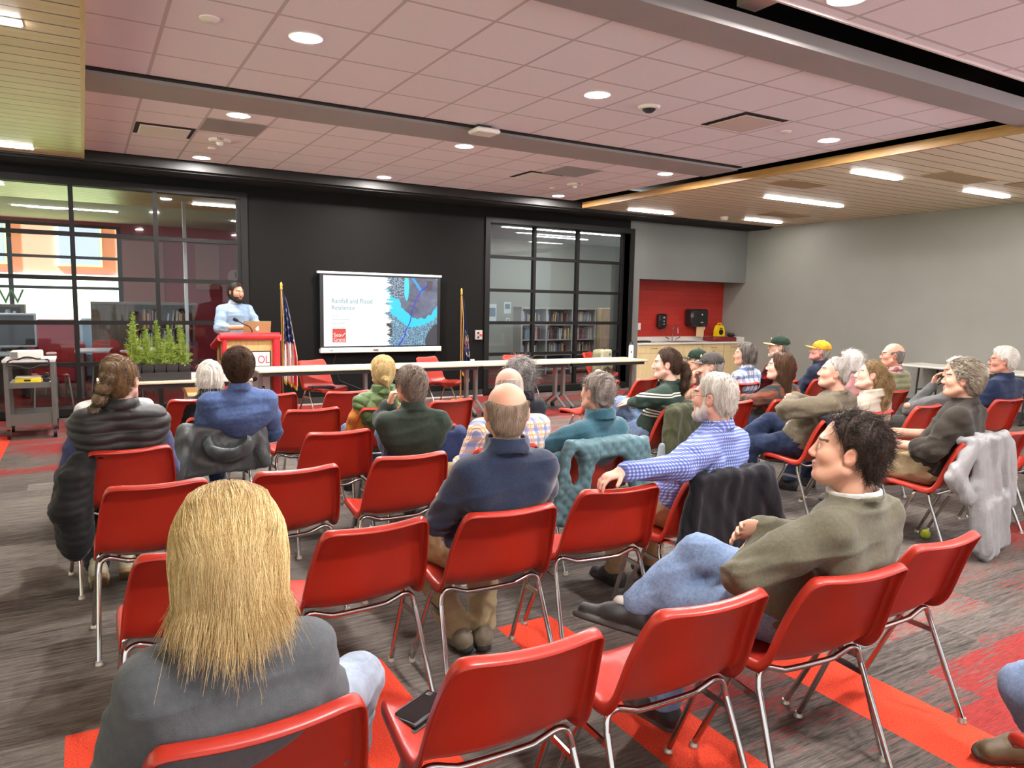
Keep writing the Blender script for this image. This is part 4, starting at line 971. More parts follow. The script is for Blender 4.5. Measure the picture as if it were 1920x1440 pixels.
# ================================================================== implicit surfaces
def nrm(a): a = np.asarray(a, float); return a/(np.linalg.norm(a)+1e-12)
def V3(*a): return np.array(a, float)
class Field:
    """signed distance grid with (possibly uneven) spacing; shapes are blended in one after another"""
    def __init__(s, lo, hi, h, fine=()):
        s.ax = []
        for i in range(3):
            iv = sorted([(max(a[i], lo[i]), min(b[i], hi[i]), hf) for a, b, hf in fine])
            pts = [lo[i]]
            while pts[-1] < hi[i]:
                st = h
                for a, b, hf in iv:
                    if a-h < pts[-1] < b: st = min(st, hf)
                pts.append(pts[-1]+st)
            s.ax.append(np.array(pts))
        s.F = np.full([len(a) for a in s.ax], .3, np.float32)
    def sub(s, lo, hi):
        sl = []
        for i in range(3):
            a = max(0, np.searchsorted(s.ax[i], lo[i])-1); b = min(len(s.ax[i]), np.searchsorted(s.ax[i], hi[i])+1)
            if b-a < 1: return None
            sl.append(slice(a, b))
        return tuple(sl)
    def add(s, fn, lo, hi, k=.02, op='u'):
        m = max(k, .02)+.012
        sl = s.sub(np.asarray(lo)-m, np.asarray(hi)+m)
        if sl is None: return
        X = s.ax[0][sl[0]][:, None, None]; Y = s.ax[1][sl[1]][None, :, None]; Z = s.ax[2][sl[2]][None, None, :]
        d = fn(X, Y, Z).astype(np.float32); A = s.F[sl]
        if op == 'u': h = np.maximum(k-np.abs(A-d), 0)/k; s.F[sl] = np.minimum(A, d)-h*h*k*.25
        elif op == 's': d = -d; h = np.maximum(k-np.abs(A-d), 0)/k; s.F[sl] = np.maximum(A, d)+h*h*k*.25
        else: s.F[sl] = np.maximum(A, d)
    def rc(s, a, b, ra, rb, k=.02, op='u', sq=None):
        a = np.asarray(a, float); b = np.asarray(b, float); ab = b-a; L = ab@ab+1e-12
        if sq is None: sq = (1, 1, 1)
        sx, sy_, sz = sq
        def fn(X, Y, Z):
            t = np.clip(((X-a[0])*ab[0]+(Y-a[1])*ab[1]+(Z-a[2])*ab[2])/L, 0, 1)
            return np.sqrt(((X-a[0]-t*ab[0])*sx)**2+((Y-a[1]-t*ab[1])*sy_)**2+((Z-a[2]-t*ab[2])*sz)**2)-(ra+(rb-ra)*t)
        r = max(ra, rb)*np.array([1/sx, 1/sy_, 1/sz]); s.add(fn, np.minimum(a, b)-r, np.maximum(a, b)+r, k, op)
    def ell(s, c, r, k=.02, op='u', R=None):
        c = np.asarray(c, float); r = np.asarray(r, float)
        def fn(X, Y, Z):
            x, y, z = X-c[0], Y-c[1], Z-c[2]
            if R is not None: x, y, z = (R[0, i]*x+R[1, i]*y+R[2, i]*z for i in range(3))
            k0 = np.sqrt((x/r[0])**2+(y/r[1])**2+(z/r[2])**2); k1 = np.sqrt((x/r[0]**2)**2+(y/r[1]**2)**2+(z/r[2]**2)**2)+1e-9
            return k0*(k0-1)/k1
        m = r if R is None else np.full(3, r.max()); s.add(fn, c-m, c+m, k, op)
    def box(s, c, hb, rd, k=.02, op='u', R=None):
        c = np.asarray(c, float); hb = np.asarray(hb, float)
        def fn(X, Y, Z):
            x, y, z = X-c[0], Y-c[1], Z-c[2]
            if R is not None: x, y, z = (R[0, i]*x+R[1, i]*y+R[2, i]*z for i in range(3))
            q = [np.abs(x)-hb[0]+rd, np.abs(y)-hb[1]+rd, np.abs(z)-hb[2]+rd]
            return np.sqrt(sum(np.maximum(i, 0)**2 for i in q))+np.minimum(np.maximum(np.maximum(q[0], q[1]), q[2]), 0)-rd
        m = hb if R is None else np.full(3, np.linalg.norm(hb)); s.add(fn, c-m, c+m, k, op)
    def mesh(s):
        F = s.F; nx, ny, nz = F.shape; S = F < 0
        B = [S[i:nx-1+i, j:ny-1+j, k:nz-1+k] for i in (0, 1) for j in (0, 1) for k in (0, 1)]
        cnt = sum(b.astype(np.int8) for b in B); act = (cnt > 0) & (cnt < 8)
        I = np.argwhere(act); n = len(I)
        if n == 0: return np.zeros((0, 3)), np.zeros((0, 4), int)
        idx = np.full(act.shape, -1, np.int32); idx[tuple(I.T)] = np.arange(n)
        off = [(i, j, k) for i in (0, 1) for j in (0, 1) for k in (0, 1)]
        val = np.stack([F[I[:, 0]+o[0], I[:, 1]+o[1], I[:, 2]+o[2]] for o in off], 1)
        pos = np.stack([np.stack([s.ax[a][I[:, a]+o[a]] for a in range(3)], 1) for o in off], 1)
        acc = np.zeros((n, 3)); c = np.zeros(n)
        for e0 in range(8):
            for bit in (4, 2, 1):
                if e0 & bit: continue
                e1 = e0 | bit; m = (val[:, e0] < 0) != (val[:, e1] < 0)
                t = val[m, e0]/(val[m, e0]-val[m, e1]); acc[m] += pos[m, e0]+(pos[m, e1]-pos[m, e0])*t[:, None]; c[m] += 1
        V = acc/c[:, None]; Q = []
        for ax in range(3):
            d = [0, 0, 0]; d[ax] = 1; o1, o2 = [i for i in range(3) if i != ax]
            sl0 = [slice(None)]*3; sl1 = [slice(None)]*3; sl0[ax] = slice(0, -1); sl1[ax] = slice(1, None)
            A, Bm = S[tuple(sl0)], S[tuple(sl1)]; E = np.argwhere(A != Bm)
            E = E[(E[:, o1] > 0) & (E[:, o2] > 0) & (E[:, o1] < F.shape[o1]-1) & (E[:, o2] < F.shape[o2]-1)]
            if len(E) == 0: continue
            flip = A[tuple(E.T)]
            def cell(a, b): q = E.copy(); q[:, o1] += a; q[:, o2] += b; return idx[tuple(q.T)]
            q = np.stack([cell(-1, -1), cell(0, -1), cell(0, 0), cell(-1, 0)], 1)
            fl = flip if ax != 1 else ~flip
            q[~fl] = q[~fl][:, ::-1]; Q.append(q)
        return V, np.concatenate(Q)
def vnormals(V, F):
    a = V[F[:, 2]]-V[F[:, 0]]; b = V[F[:, 3]]-V[F[:, 1]]; fn = np.cross(a, b); N = np.zeros_like(V)
    for i in range(4): np.add.at(N, F[:, i], fn)
    return N/(np.linalg.norm(N, axis=1)[:, None]+1e-12)
def smooth_mesh(V, F, it=1, lam=.5):
    for _ in range(it):
        acc = np.zeros_like(V); c = np.zeros(len(V))
        for i in range(4):
            j = (i+1) % 4
            np.add.at(acc, F[:, i], V[F[:, j]]); np.add.at(acc, F[:, j], V[F[:, i]]); np.add.at(c, F[:, i], 1); np.add.at(c, F[:, j], 1)
        V = V*(1-lam)+lam*acc/np.maximum(c, 1)[:, None]
    return V
_wr = np.random.default_rng(5)
_WK = [( _wr.normal(size=3), _wr.normal(size=3)*1.7, _wr.random()*6, _wr.random()*6) for _ in range(10)]
def wob(P, sc, oct_=4, seed=0, aniso=(1, 1, 1)):
    Q = P*np.array(aniso)*sc; o = np.zeros(len(P)); a = 1
    for i in range(oct_):
        k, q, f, g = _WK[(i+seed) % 10]; m = 1.6**i
        o += a*np.sin((Q@nrm(k))*6.28*m+f+1.6*np.sin((Q@nrm(q))*4.1*m+g)); a *= .62
    return o
def Rot(yaw=0, pit=0, tilt=0):
    y, p, t = rad(yaw), rad(pit), rad(tilt)
    Rz = np.array([[math.cos(y), -math.sin(y), 0], [math.sin(y), math.cos(y), 0], [0, 0, 1]])
    Rx = np.array([[1, 0, 0], [0, math.cos(p), -math.sin(p)], [0, math.sin(p), math.cos(p)]])
    Ry = np.array([[math.cos(t), 0, math.sin(t)], [0, 1, 0], [-math.sin(t), 0, math.cos(t)]])
    return Rz@Rx@Ry
# ------------------------------------------------------------------ heads, hands
def head_shapes(f, H, R, sx=1., jaw=1., s=1.):
    P = lambda *p: H+R@(np.array(p)*s)
    f.ell(P(0, -.015, .035), V3(.076*sx, .096, .088)*s, .02, R=R)
    f.ell(P(0, .025, -.035), V3(.059*sx*jaw, .066, .085)*s, .035, R=R)
    f.rc(P(-.028*jaw, .058, -.088), P(.028*jaw, .058, -.088), .022*s, .022*s, .03); f.ell(P(0, .078, -.098), V3(.021, .018, .018)*s, .02, R=R)
    for q in (-1, 1):
        f.ell(P(q*.043*sx, .055, -.022), V3(.024, .028, .026)*s, .03, R=R)
        f.rc(P(q*.062*jaw*sx, .0, -.055), P(q*.035*jaw, .055, -.092), .02*s, .018*s, .03)
    f.rc(P(-.036, .076, .027), P(.036, .076, .027), .014*s, .014*s, .02)
    for q in (-1, 1): f.ell(P(q*.033, .098, .006), V3(.019, .014, .012)*s, .012, 's', R=R)
    f.rc(P(0, .086, .018), P(0, .107, -.025), .008*s, .0115*s, .012); 
    for q in (-1, 1): f.ell(P(q*.012, .1, -.031), V3(.009, .010, .008)*s, .008, R=R)
    for q in (-1, 1): f.ell(P(q*.032, .0785, .006), V3(.0125, .0125, .0125)*s, .003, R=R)
    f.rc(P(-.02, .086, -.058), P(.02, .086, -.058), .0065*s, .0065*s, .008); f.ell(P(0, .094, -.057), V3(.013, .008, .006)*s, .008, R=R)
    f.rc(P(-.018, .085, -.070), P(.018, .085, -.070), .0075*s, .0075*s, .008); f.ell(P(0, .092, -.070), V3(.013, .007, .007)*s, .008, R=R)
    for q in (-1, 1):
        Re = R@Rot(q*-14, 8, q*8)
        f.ell(P(q*.081*sx, -.012, -.006), V3(.011, .0215, .033)*s, .006, R=Re); f.ell(P(q*.0925*sx, -.007, .0), V3(.007, .012, .02)*s, .005, 's', R=Re)
def skin_cols(V, H, R, tone, s=1., lip=(150, 78, 72), brow=(70, 55, 45), stubble=0, hands=()):
    L = ((V-H)@R)/s; base = np.array(srgb(*tone))*.9; C = np.tile(base, (len(V), 1))
    red = base*np.array([1.05, .72, .66])
    def blend(m, c): C[:] = C*(1-m[:, None])+np.asarray(c)*m[:, None]
    g = lambda c, r: np.clip(1.2-np.linalg.norm((L-np.array(c))/np.array(r), axis=1), 0, 1)
    for q in (-1, 1): blend(g((q*.045, .07, -.025), (.03, .03, .025))*.35, red); blend(g((q*.088, -.008, -.005), (.02, .03, .04))*.45, red)
    blend(g((0, .112, -.026), (.018, .02, .018))*.4, red)
    if stubble: blend(np.clip(g((0, .06, -.075), (.065, .06, .05)), 0, 1)*stubble, base*.55)
    blend(np.clip(g((0, .094, -.057), (.026, .016, .006))*3, 0, 1)*.8, srgb(*lip)); blend(np.clip(g((0, .092, -.070), (.024, .016, .007))*3, 0, 1)*.8, srgb(*lip))
    for q in (-1, 1):
        e = np.linalg.norm((L-np.array((q*.032, .0785, .006))), axis=1)
        m = (e < .0142) & (L[:, 1] > .083) & (np.abs(L[:, 2]-.005) < .0075); C[m] = srgb(226, 220, 212)
        m = m & (np.hypot(L[:, 0]-q*.032, L[:, 2]-.006) < .0055); C[m] = srgb(52, 40, 32)
        b = (np.abs(L[:, 2]-(.030-.05*(abs(L[:, 0])-.03)**2*100*.1)) < .0042) & (np.abs(L[:, 0]-q*.034) < .022) & (L[:, 1] > .06); C[b] = srgb(*brow)
    return C
def hand_shapes(f, w, d, n, side, s=1., curl=.5, spread=.12):
    """w wrist, d towards the fingers, n where the palm faces, side +1 right / -1 left"""
    d = nrm(d); n = nrm(n-d*np.dot(n, d)); x = np.cross(d, n)*(-side)    # x: towards the thumb
    R = np.stack([x, d, n], 1)
    f.ell(w+d*.05*s, V3(.040, .052, .0165)*s, .012, R=R); f.ell(w+d*.075*s, V3(.039, .024, .0135)*s, .012, R=R)
    for i, (o, L, r) in enumerate(((.028, .072, .0088), (.0095, .08, .009), (-.009, .075, .0087), (-.0265, .06, .0078))):
        p = w+d*.088*s+x*o*s; q = d+x*spread*(1-i*.72); q = nrm(q); c = curl*(1+.12*i)
        for j, seg in enumerate((.45, .3, .25)):
            a = c*(.55, .8, .7)[j]; q2 = nrm(q*math.cos(a)+n*math.sin(a)); e = p+q2*L*seg*s; f.rc(p, e, r*s*(1-.08*j), r*s*(.92-.08*j), .004); p = e; q = nrm(q2)
    p = w+d*.025*s+x*.026*s+n*.006*s; q = nrm(x*.75+d*.75+n*.25)
    e = p+q*.045*s; f.rc(p, e, .0125*s, .0105*s, .008); q = nrm(q*.8+d*.5+n*.4*curl); f.rc(e, e+q*.03*s, .0102*s, .0085*s, .004)
# ------------------------------------------------------------------ hair (in head space)
def e_sd(P, c, r):
    q = P-np.array(c); k0 = np.sqrt(((q/np.array(r))**2).sum(-1)); k1 = np.sqrt(((q/np.array(r)**2)**2).sum(-1))+1e-9; return k0*(k0-1)/k1
def c_sd(P, a, b, ra, rb):
    a = np.array(a, float); b = np.array(b, float); ab = b-a; t = np.clip(((P-a)@ab)/(ab@ab+1e-12), 0, 1)
    return np.linalg.norm(P-a-t[..., None]*ab, axis=-1)-(ra+(rb-ra)*t)
def smin(a, b, k): h = np.maximum(k-np.abs(a-b), 0)/k; return np.minimum(a, b)-h*h*k*.25
def cranium(P, o, sx=1.): return e_sd(P, (0, -.015, .035), (.076*sx+o, .096+o, .088+o))
FRONT_S = ([-.2, -.07, -.03, 0, .03, .06, .09, .13], [-.06, -.055, -.03, .018, .03, .05, .072, .1])
def hair_fn(style, th=.014, sx=1., bottom=-.085, front=0.):
    def base(P, o, bot, fr):
        d = smin(cranium(P, o, sx), e_sd(P, (0, -.055, -.03), (.062*sx+o*.5, .052+o*.5, .07)), .03)
        g = P[..., 1]-(np.interp(P[..., 2], *FRONT_S)+fr)
        ear = e_sd(np.stack([np.abs(P[..., 0]), P[..., 1], P[..., 2]], -1), (.094*sx, -.008, -.012), (.034, .027, .04))
        return np.maximum(np.maximum(np.maximum(d, g), bot-P[..., 2]), -ear if style in ('short', 'band', 'tail', 'bun', 'half') else -9)
    if style == 'short': return lambda P: base(P, th, bottom, front)
    if style == 'band':      # bald on top
        def fn(P):
            top = np.interp(P[..., 1], [-.12, -.05, .02, .06], [.05, .062, .04, .02])
            return np.maximum(base(P, th, bottom, front), P[..., 2]-top)
        return fn
    if style == 'bob':
        def fn(P):
            d = smin(base(P, th, -.4, front), np.maximum(e_sd(P, (0, -.03, -.03), (.088*sx+th*.6, .092+th*.5, .1)), P[..., 1]-.035), .03)
            face = e_sd(P, (0, .09, -.03), (.066, .085, .1)); ear = P[..., 1]-(.03+front)
            return np.maximum(np.maximum(np.maximum(d, -face), np.where(P[..., 2] < .03, ear, -1)), bottom-P[..., 2])
        return fn
    if style == 'long':
        def fn(P):
            q = P.copy() if isinstance(P, np.ndarray) else np.array(P)
            d = base(q, th, -.5, front)
            z = q[..., 2]; rx = np.interp(z, [-.32, -.2, -.1, 0, .06, .11], [.06, .086, .102, .1, .087, .05])*sx-.014+th; ry = np.interp(z, [-.3, -.1, .0, .06, .11], [.05, .07, .08, .08, .04])-.014+th; cy0 = np.interp(z, [-.3, -.1, .05], [-.075, -.05, -.03])
            curtain = np.maximum(np.maximum((np.sqrt((q[..., 0]/rx)**2+((q[..., 1]-cy0)/ry)**2)-1)*np.minimum(rx, ry), z-.1), q[..., 1]-.03)
            d = smin(d, curtain, .05); face = e_sd(q, (0, .09, -.05), (.068, .09, .16))
            return np.maximum(np.maximum(d, -face), bottom-q[..., 2])
        return fn
    if style == 'tail':
        def fn(P):
            d = base(P, th*.7, -.075, front)
            a = np.array([(0, -.105, .0), (0, -.15, -.01), (0, -.165, -.08), (0, -.15, -.17), (0, -.14, -.24)])
            for i, (ra, rb) in enumerate(((.022, .028), (.028, .038), (.038, .036), (.036, .018))): d = smin(d, c_sd(P, a[i], a[i+1], ra, rb), .02)
            return d
        return fn
    if style == 'bun':
        def fn(P): return smin(smin(base(P, th, bottom, front), e_sd(P, (.008, -.125, -.045), (.036, .03, .03)), .015), c_sd(P, (.01, -.13, -.05), (.03, -.13, -.12), .016, .006), .015)
        return fn
    if style == 'half':     # ponytail high at the back over long hair
        def fn(P):
            d = base(P, th*.8, -.08, front)
            a = [(0, -.10, .04), (0, -.145, .03), (0, -.16, -.05), (0, -.15, -.18), (0, -.14, -.34)]
            for i, (ra, rb) in enumerate(((.022, .022), (.022, .036), (.036, .04), (.04, .02))): d = smin(d, c_sd(P, a[i], a[i+1], ra, rb), .02)
            return smin(d, np.maximum(c_sd(P, (0, -.07, -.04), (0, -.1, -.18), .07, .04), P[..., 1]-.0), .03)
        return fn
    if style == 'braid':
        def fn(P):
            d = base(P, th*.7, -.085, front)
            for c, r in BRAID: d = smin(d, e_sd(P, c, r), .006)
            return d
        return fn
BRAID = [((.0, -.098, .09), (.042, .036, .032)), ((-.015, -.128, .04), (.038, .034, .032)), ((-.035, -.136, -.015), (.038, .036, .034)), ((-.06, -.135, -.075), (.036, .032, .036)), ((-.085, -.15, -.14), (.03, .028, .034)), ((-.108, -.16, -.20), (.026, .024, .032)), ((-.125, -.165, -.255), (.022, .02, .03))]
def tubes(paths, rad0, rad1, sides=3):
    """paths (N,K,3) -> one mesh of tapering strands"""
    N, K, _ = paths.shape; T = np.gradient(paths, axis=1); T /= np.linalg.norm(T, axis=2, keepdims=True)+1e-12
    ref = np.array([.31, .55, .77]); U = np.cross(T, ref); U /= np.linalg.norm(U, axis=2, keepdims=True)+1e-12; W = np.cross(T, U)
    r = (np.linspace(1, 0, K)*(rad0-rad1)+rad1)[None, :, None]
    rings = np.stack([paths+r*(math.cos(2*PI*q/sides)*U+math.sin(2*PI*q/sides)*W) for q in range(sides)], 2)   # N,K,s,3
    V = rings.reshape(-1, 3); i = np.arange(N*K*sides).reshape(N, K, sides)
    F = np.stack([i[:, :-1], np.roll(i, -1, 2)[:, :-1], np.roll(i, -1, 2)[:, 1:], i[:, 1:]], -1).reshape(-1, 4)
    return V, F
def make_hair(fn, lo, hi, h, cols, n_str, L, flow, rad0, jit=.35, seed=1, follow=False, lift=.0, groove=.0025, steps=7, irregular=.5, rad1=None, clump=False, zmin=-9, zend=None):
    rg = np.random.default_rng(seed)
    f = Field(lo, hi, h); X, Y, Z = np.meshgrid(*f.ax, indexing='ij'); f.F = fn(np.stack([X, Y, Z], -1)).astype(np.float32)
    V, F = f.mesh(); V = smooth_mesh(V, F, 1); N = vnormals(V, F)
    c0, c1 = np.array(srgb(*cols[0])), np.array(srgb(*cols[1]))
    g = wob(V, 14, 4, seed, (1.6, 1.6, .35)); V = V+N*(groove*np.minimum(g-1.4, .2))[:, None]; N = vnormals(V, F)
    t = np.clip(.32+.2*g, 0, .75)[:, None]; C = c0*(1-t)+c1*t
    if n_str:
        idx = rg.integers(0, len(V), n_str); p = V[idx]+N[idx]*.0008; nn = N[idx]; paths = [p]
        offs = .002+.006*rg.random(n_str); ln = L*(1-irregular*rg.random(n_str)); jn = rg.normal(size=(n_str, 3))*jit
        if zend: ln = np.clip(p[:, 2]-rg.normal(zend[0], zend[1], n_str)+.035-.6*np.maximum(.07-np.abs(p[:, 0]), -.03)*-1, .02, L)
        for st in range(steps):
            d = flow(p, nn)+jn*(.4+.6*st/steps); d = d-nn*(d*nn).sum(1, keepdims=True)*(1-lift if st < 3 or follow else .35)*(p[:, 2:] > zmin); d /= np.linalg.norm(d, axis=1, keepdims=True)+1e-9
            d = d+nn*lift*.6
            p = p+d*(ln/steps)[:, None]
            if follow:
                e = .004; G = np.stack([fn(p+np.eye(3)[i]*e)-fn(p-np.eye(3)[i]*e) for i in range(3)], 1)/(2*e); dd = fn(p); gn = G/(np.linalg.norm(G, axis=1, keepdims=True)+1e-9)
                ok = (dd > -.03) & (dd < .03) & (p[:, 2] > zmin); p = p-gn*(np.where(ok, dd-offs, 0))[:, None]; nn = np.where(ok[:, None], gn, nn)
            paths.append(p)
        SV, SF = tubes(np.stack(paths, 1), rad0, rad0*.35 if rad1 is None else rad1)
        q = np.clip(rg.normal(.55, .3, n_str), 0, 1.25)
        if clump: az = np.arctan2(V[idx][:, 0], -V[idx][:, 1]); q = np.clip(.55+.28*np.sin(az*17+2*np.sin(az*5))+.2*np.sin(az*41)+rg.normal(0, .2, n_str), 0, 1.2)
        sc = (c0[None]*(1-q[:, None])+c1[None]*q[:, None]); SC_ = np.repeat(sc, (steps+1)*3, 0)
        F = np.concatenate([F, SF+len(V)]); V = np.concatenate([V, SV]); C = np.concatenate([C, SC_])
    return V, F, np.clip(C, 0, 1)
HAIRM = None
def hair_mat():
    k = NT('hair'); a = k.n('ShaderNodeAttribute'); a.attribute_name = 'Col'; k.l(a.outputs['Color'], k.b.inputs['Base Color'])
    k.b.inputs['Roughness'].default_value = .55; k.b.inputs['Specular IOR Level'].default_value = .22; return k.m
HAIRM = hair_mat()
SKINM = vcol('skin', .5, .12, 500, .35)
SKINM.node_tree.nodes['Principled BSDF'].inputs['Subsurface Weight'].default_value = .08
SKINM.node_tree.nodes['Principled BSDF'].inputs['Subsurface Radius'].default_value = (.01, .004, .002)
# ------------------------------------------------------------------ fabrics
def fabric(name, col, rough=.85, var=.1, vscale=40, bump=.25, bscale=350, sheen=.1, spec=.2, col2=None):
    if name in MATS: return MATS[name]
    k = NT(name); v = k.obj(); c = tuple(q*.8 for q in srgb(*col)); c2 = tuple(q*.8 for q in srgb(*col2)) if col2 else tuple(x*(1-2*var) for x in c)
    k.color(k.ramp(k.noise(v, vscale, 3, .6), [(.32, c2), (.68, c)])); b = k.b
    b.inputs['Roughness'].default_value = rough; b.inputs['Specular IOR Level'].default_value = spec; b.inputs['Sheen Weight'].default_value = sheen
    fold = k.noise(v, 16, 3, .5, .6); k.bump(k.math('ADD', k.math('MULTIPLY', k.noise(v, bscale, 2), .25), fold), bump, .012)
    MATS[name] = k.m; return k.m
def plaid(name, base, bands, period=.06, rough=.85):
    """bands: (axis 0 across / 1 up, offset, half width, colour, strength)"""
    if name in MATS: return MATS[name]
    k = NT(name); v = k.obj(); x, y, z = k.xyz(v); u = k.math('ADD', x, k.math('MULTIPLY', y, .85)); w = k.math('ADD', z, k.math('MULTIPLY', y, .15))
    c = k.mix(0, srgb(*base), srgb(*base))
    for ax, off, hw, col, st in bands:
        g = gridmask(k, u if ax == 0 else w, period, off*period, hw*period); c = k.mix(k.math('MULTIPLY', g, st), c, srgb(*col))
    k.color(c); k.b.inputs['Roughness'].default_value = rough; k.b.inputs['Specular IOR Level'].default_value = .2
    k.bump(k.noise(v, 16, 3, .5, .6), .25, .012); MATS[name] = k.m; return k.m
def banded(name, col, col2, zs, rough=.85):
    if name in MATS: return MATS[name]
    k = NT(name); v = k.obj(); c = k.mix(0, srgb(*col), srgb(*col)); x, y, z = k.xyz(v)
    for lo, hi in zs:
        m = k.math('MULTIPLY', k.math('GREATER_THAN', z, lo), k.math('LESS_THAN', z, hi)); c = k.mix(m, c, srgb(*col2))
    k.color(c); k.b.inputs['Roughness'].default_value = rough; k.bump(k.noise(v, 300, 2), .2, .004); MATS[name] = k.m; return k.m
# ================================================================== people
def pmesh(name, V, F, m, parent, mi=None, cols=None):
    me = mesh_np(name, V, F, m if isinstance(m, (list, tuple)) else [m], True, mi, cols); return link(name, me, parent)
def torso(f, S, o, k=.03, top=True):
    """o: how far outside the bare body"""
    pel, nb, bw, belly = S['pel'], S['nb'], S['bw'], S['belly']; X = S['X']
    c = nb+V3(0, .018, -.15); w = pel*.62+c*.38; w[1] = max(w[1], S['wy']); c[1] = max(c[1], S['cyy'])
    q = (1, 1.36, 1)
    f.rc(pel, w, (.150*bw+o), (.140*bw+o+belly*.25), k, sq=q); f.rc(w, c, .140*bw+o+belly*.25, .150*bw+o, k, sq=q)
    f.rc(c, nb+V3(0, 0, -.04), .150*bw+o, .07+o, k, sq=(1, 1.32, 1))
    if belly: f.ell(w+V3(0, .055+belly*.45, -.04), V3(.13*bw+belly*.5, .085+belly*.5, .14), .06)
    for s in (-1, 1):
        sh = S['sh'][s]; f.rc(nb+V3(0, -.004, -.03)+X*s*.03, sh+V3(0, 0, .004), .052+o*.8, .056*S['aw']+o*.8, .045)
        f.ell(sh-X*s*.045+V3(0, -.015, -.08), V3(.075+o, .065+o, .09), .05)
def sleeves(f, S, o, cut=1.0, k=.025):
    for s in (-1, 1):
        sh, el, wr = S['sh'][s], S['el'][s], S['wr'][s]; aw = S['aw']; m = sh*.55+el*.45
        f.rc(sh, m, .056*aw+o, .053*aw+o, k); 
        if cut <= .5: e = sh+(el-sh)*cut*2; f.rc(m, e, .053*aw+o, .052*aw+o*1.3, k); continue
        f.rc(m, el, .053*aw+o, .045*aw+o, k)
        e = el+(wr-el)*(cut-.5)*2; f.rc(el, e, .046*aw+o, (.030 if cut > .9 else .042)*aw+o*1.0, k)
        if cut < .95: f.rc(e-nrm(wr-el)*.03, e, .047*aw+o, .047*aw+o, .01)
def collar(f, S, kind):
    nb, H = S['nb'], S['H']; ax = nrm(H+S['Rh']@V3(0, -.03, -.06)-nb); u = nrm(np.cross(V3(1, 0, 0), ax)); x = np.cross(ax, u)
    h, th, r0, sl, z0 = {'shirt': (.055, .007, .070, .22, .008), 'stand': (.068, .011, .084, .16, .002), 'crew': (.03, .008, .074, .05, .012), 'low': (.022, .007, .082, .1, .006)}[kind]
    def fn(X, Y, Z):
        a, b, c = X-nb[0], Y-nb[1], Z-nb[2]; px = a*x[0]+b*x[1]+c*x[2]; py = a*u[0]+b*u[1]+c*u[2]; pz = a*ax[0]+b*ax[1]+c*ax[2]-z0
        r = np.sqrt(px**2+(py*.97)**2)-(r0-sl*(pz-h*.5))
        return np.maximum(np.abs(r)-th, np.abs(pz-h*.5)-h*.5)*.9
    p = nb+ax*(z0+h*.5); f.add(fn, p-.13, p+.13, .012)
def neck_hole(f, S, r=.058):
    a = S['nb']+V3(0, .008, .062); b = S['H']+S['Rh']@V3(0, -.03, .1); f.rc(a, b, r*.96, r*1.25, .012, 's')
def puff(V, N, kind, p, a, S):
    if kind == 'h': z = V[:, 2]-.25*V[:, 1]; return a*(np.abs(np.sin(PI*z/p))**.6-.62)
    if kind == 'd':
        u = (V[:, 0]+V[:, 1]*.5); z = V[:, 2]; q = np.minimum(np.abs(np.sin(PI*(u+z)/p)), np.abs(np.sin(PI*(u-z)/p))); return a*(q**.55-.62)
    return 0
LEGS = {
 'flat': {1: ((.12, .68, .49), (.13, .70, .09), (.1, 1, 0)), -1: ((-.12, .68, .49), (-.13, .70, .09), (-.1, 1, 0))},
 'tuck': {1: ((.13, .64, .49), (.12, .46, .10), (.1, 1, -.25)), -1: ((-.13, .64, .49), (-.06, .46, .10), (.35, 1, -.25))},
 'wide': {1: ((.2, .66, .50), (.2, .72, .09), (.3, 1, 0)), -1: ((-.2, .66, .50), (-.2, .72, .09), (-.3, 1, 0))},
 'crossR': {1: ((-.02, .60, .655), (-.33, .66, .42), (-.72, .62, .12)), -1: ((-.15, .62, .50), (-.12, .66, .09), (-.1, 1, 0))},   # right over left
 'crossL': {-1: ((.0, .60, .66), (.24, .74, .36), (.35, .85, -.2)), 1: ((.12, .64, .50), (.1, .68, .09), (.1, 1, 0))},
 'figR': {1: ((.1, .60, .66), (-.2, .60, .60), (-.75, .55, .35)), -1: ((-.17, .66, .50), (-.16, .70, .09), (-.1, 1, 0))},        # ankle on knee
}
def shoe(parent, a, toe, up, col, sole, s=1., name='shoe'):
    f = Field((-.07, -.1, -.01), (.07, .24, .15), .0075)
    f.rc((0, -.035, .042), (0, .06, .045), .040, .043, .02); f.rc((0, .06, .04), (0, .165, .034), .043, .036, .03, sq=(1, 1, 1.25)); f.rc((0, -.03, .06), (0, -.02, .115), .041, .038, .03)
    f.rc((0, .0, .085), (0, .08, .05), .036, .036, .03); f.rc((0, -.02, .1), (0, -.015, .2), .030, .032, .008, 's')
    f.add(lambda X, Y, Z: (.0-Z)+0*X+0*Y, (-.1, -.1, -.05), (.1, .3, .2), .005, 'i')
    def sole_fn(X, Y, Z):
        w = .038+.008*np.clip((Y+.04)/.15, 0, 1); return np.maximum(np.sqrt((X/w)**2+(np.where(Y > .12, (Y-.12)/.095, np.where(Y < -.03, (Y+.03)/.045, 0)))**2)*.045-.045, np.abs(Z-.012)-.0125)
    f.add(sole_fn, (-.06, -.1, -.005), (.06, .24, .03), .003)
    V, F = f.mesh(); zc = V[F].mean(1)[:, 2]; mi = (zc < .026).astype(int)
    Y_ = nrm(toe); X_ = nrm(np.cross(Y_, up)); Z_ = np.cross(X_, Y_); M = np.stack([X_, Y_, Z_], 1)
    V = (V*s)@M.T+(np.asarray(a)-Z_*.095*s)
    return pmesh(name, V, F, [fabric('shoe_%d_%d_%d' % col, col, .5, .15, 30, .1, spec=.4), mat('sole_%d_%d_%d' % sole, srgb(*sole), .6)], parent, mi)
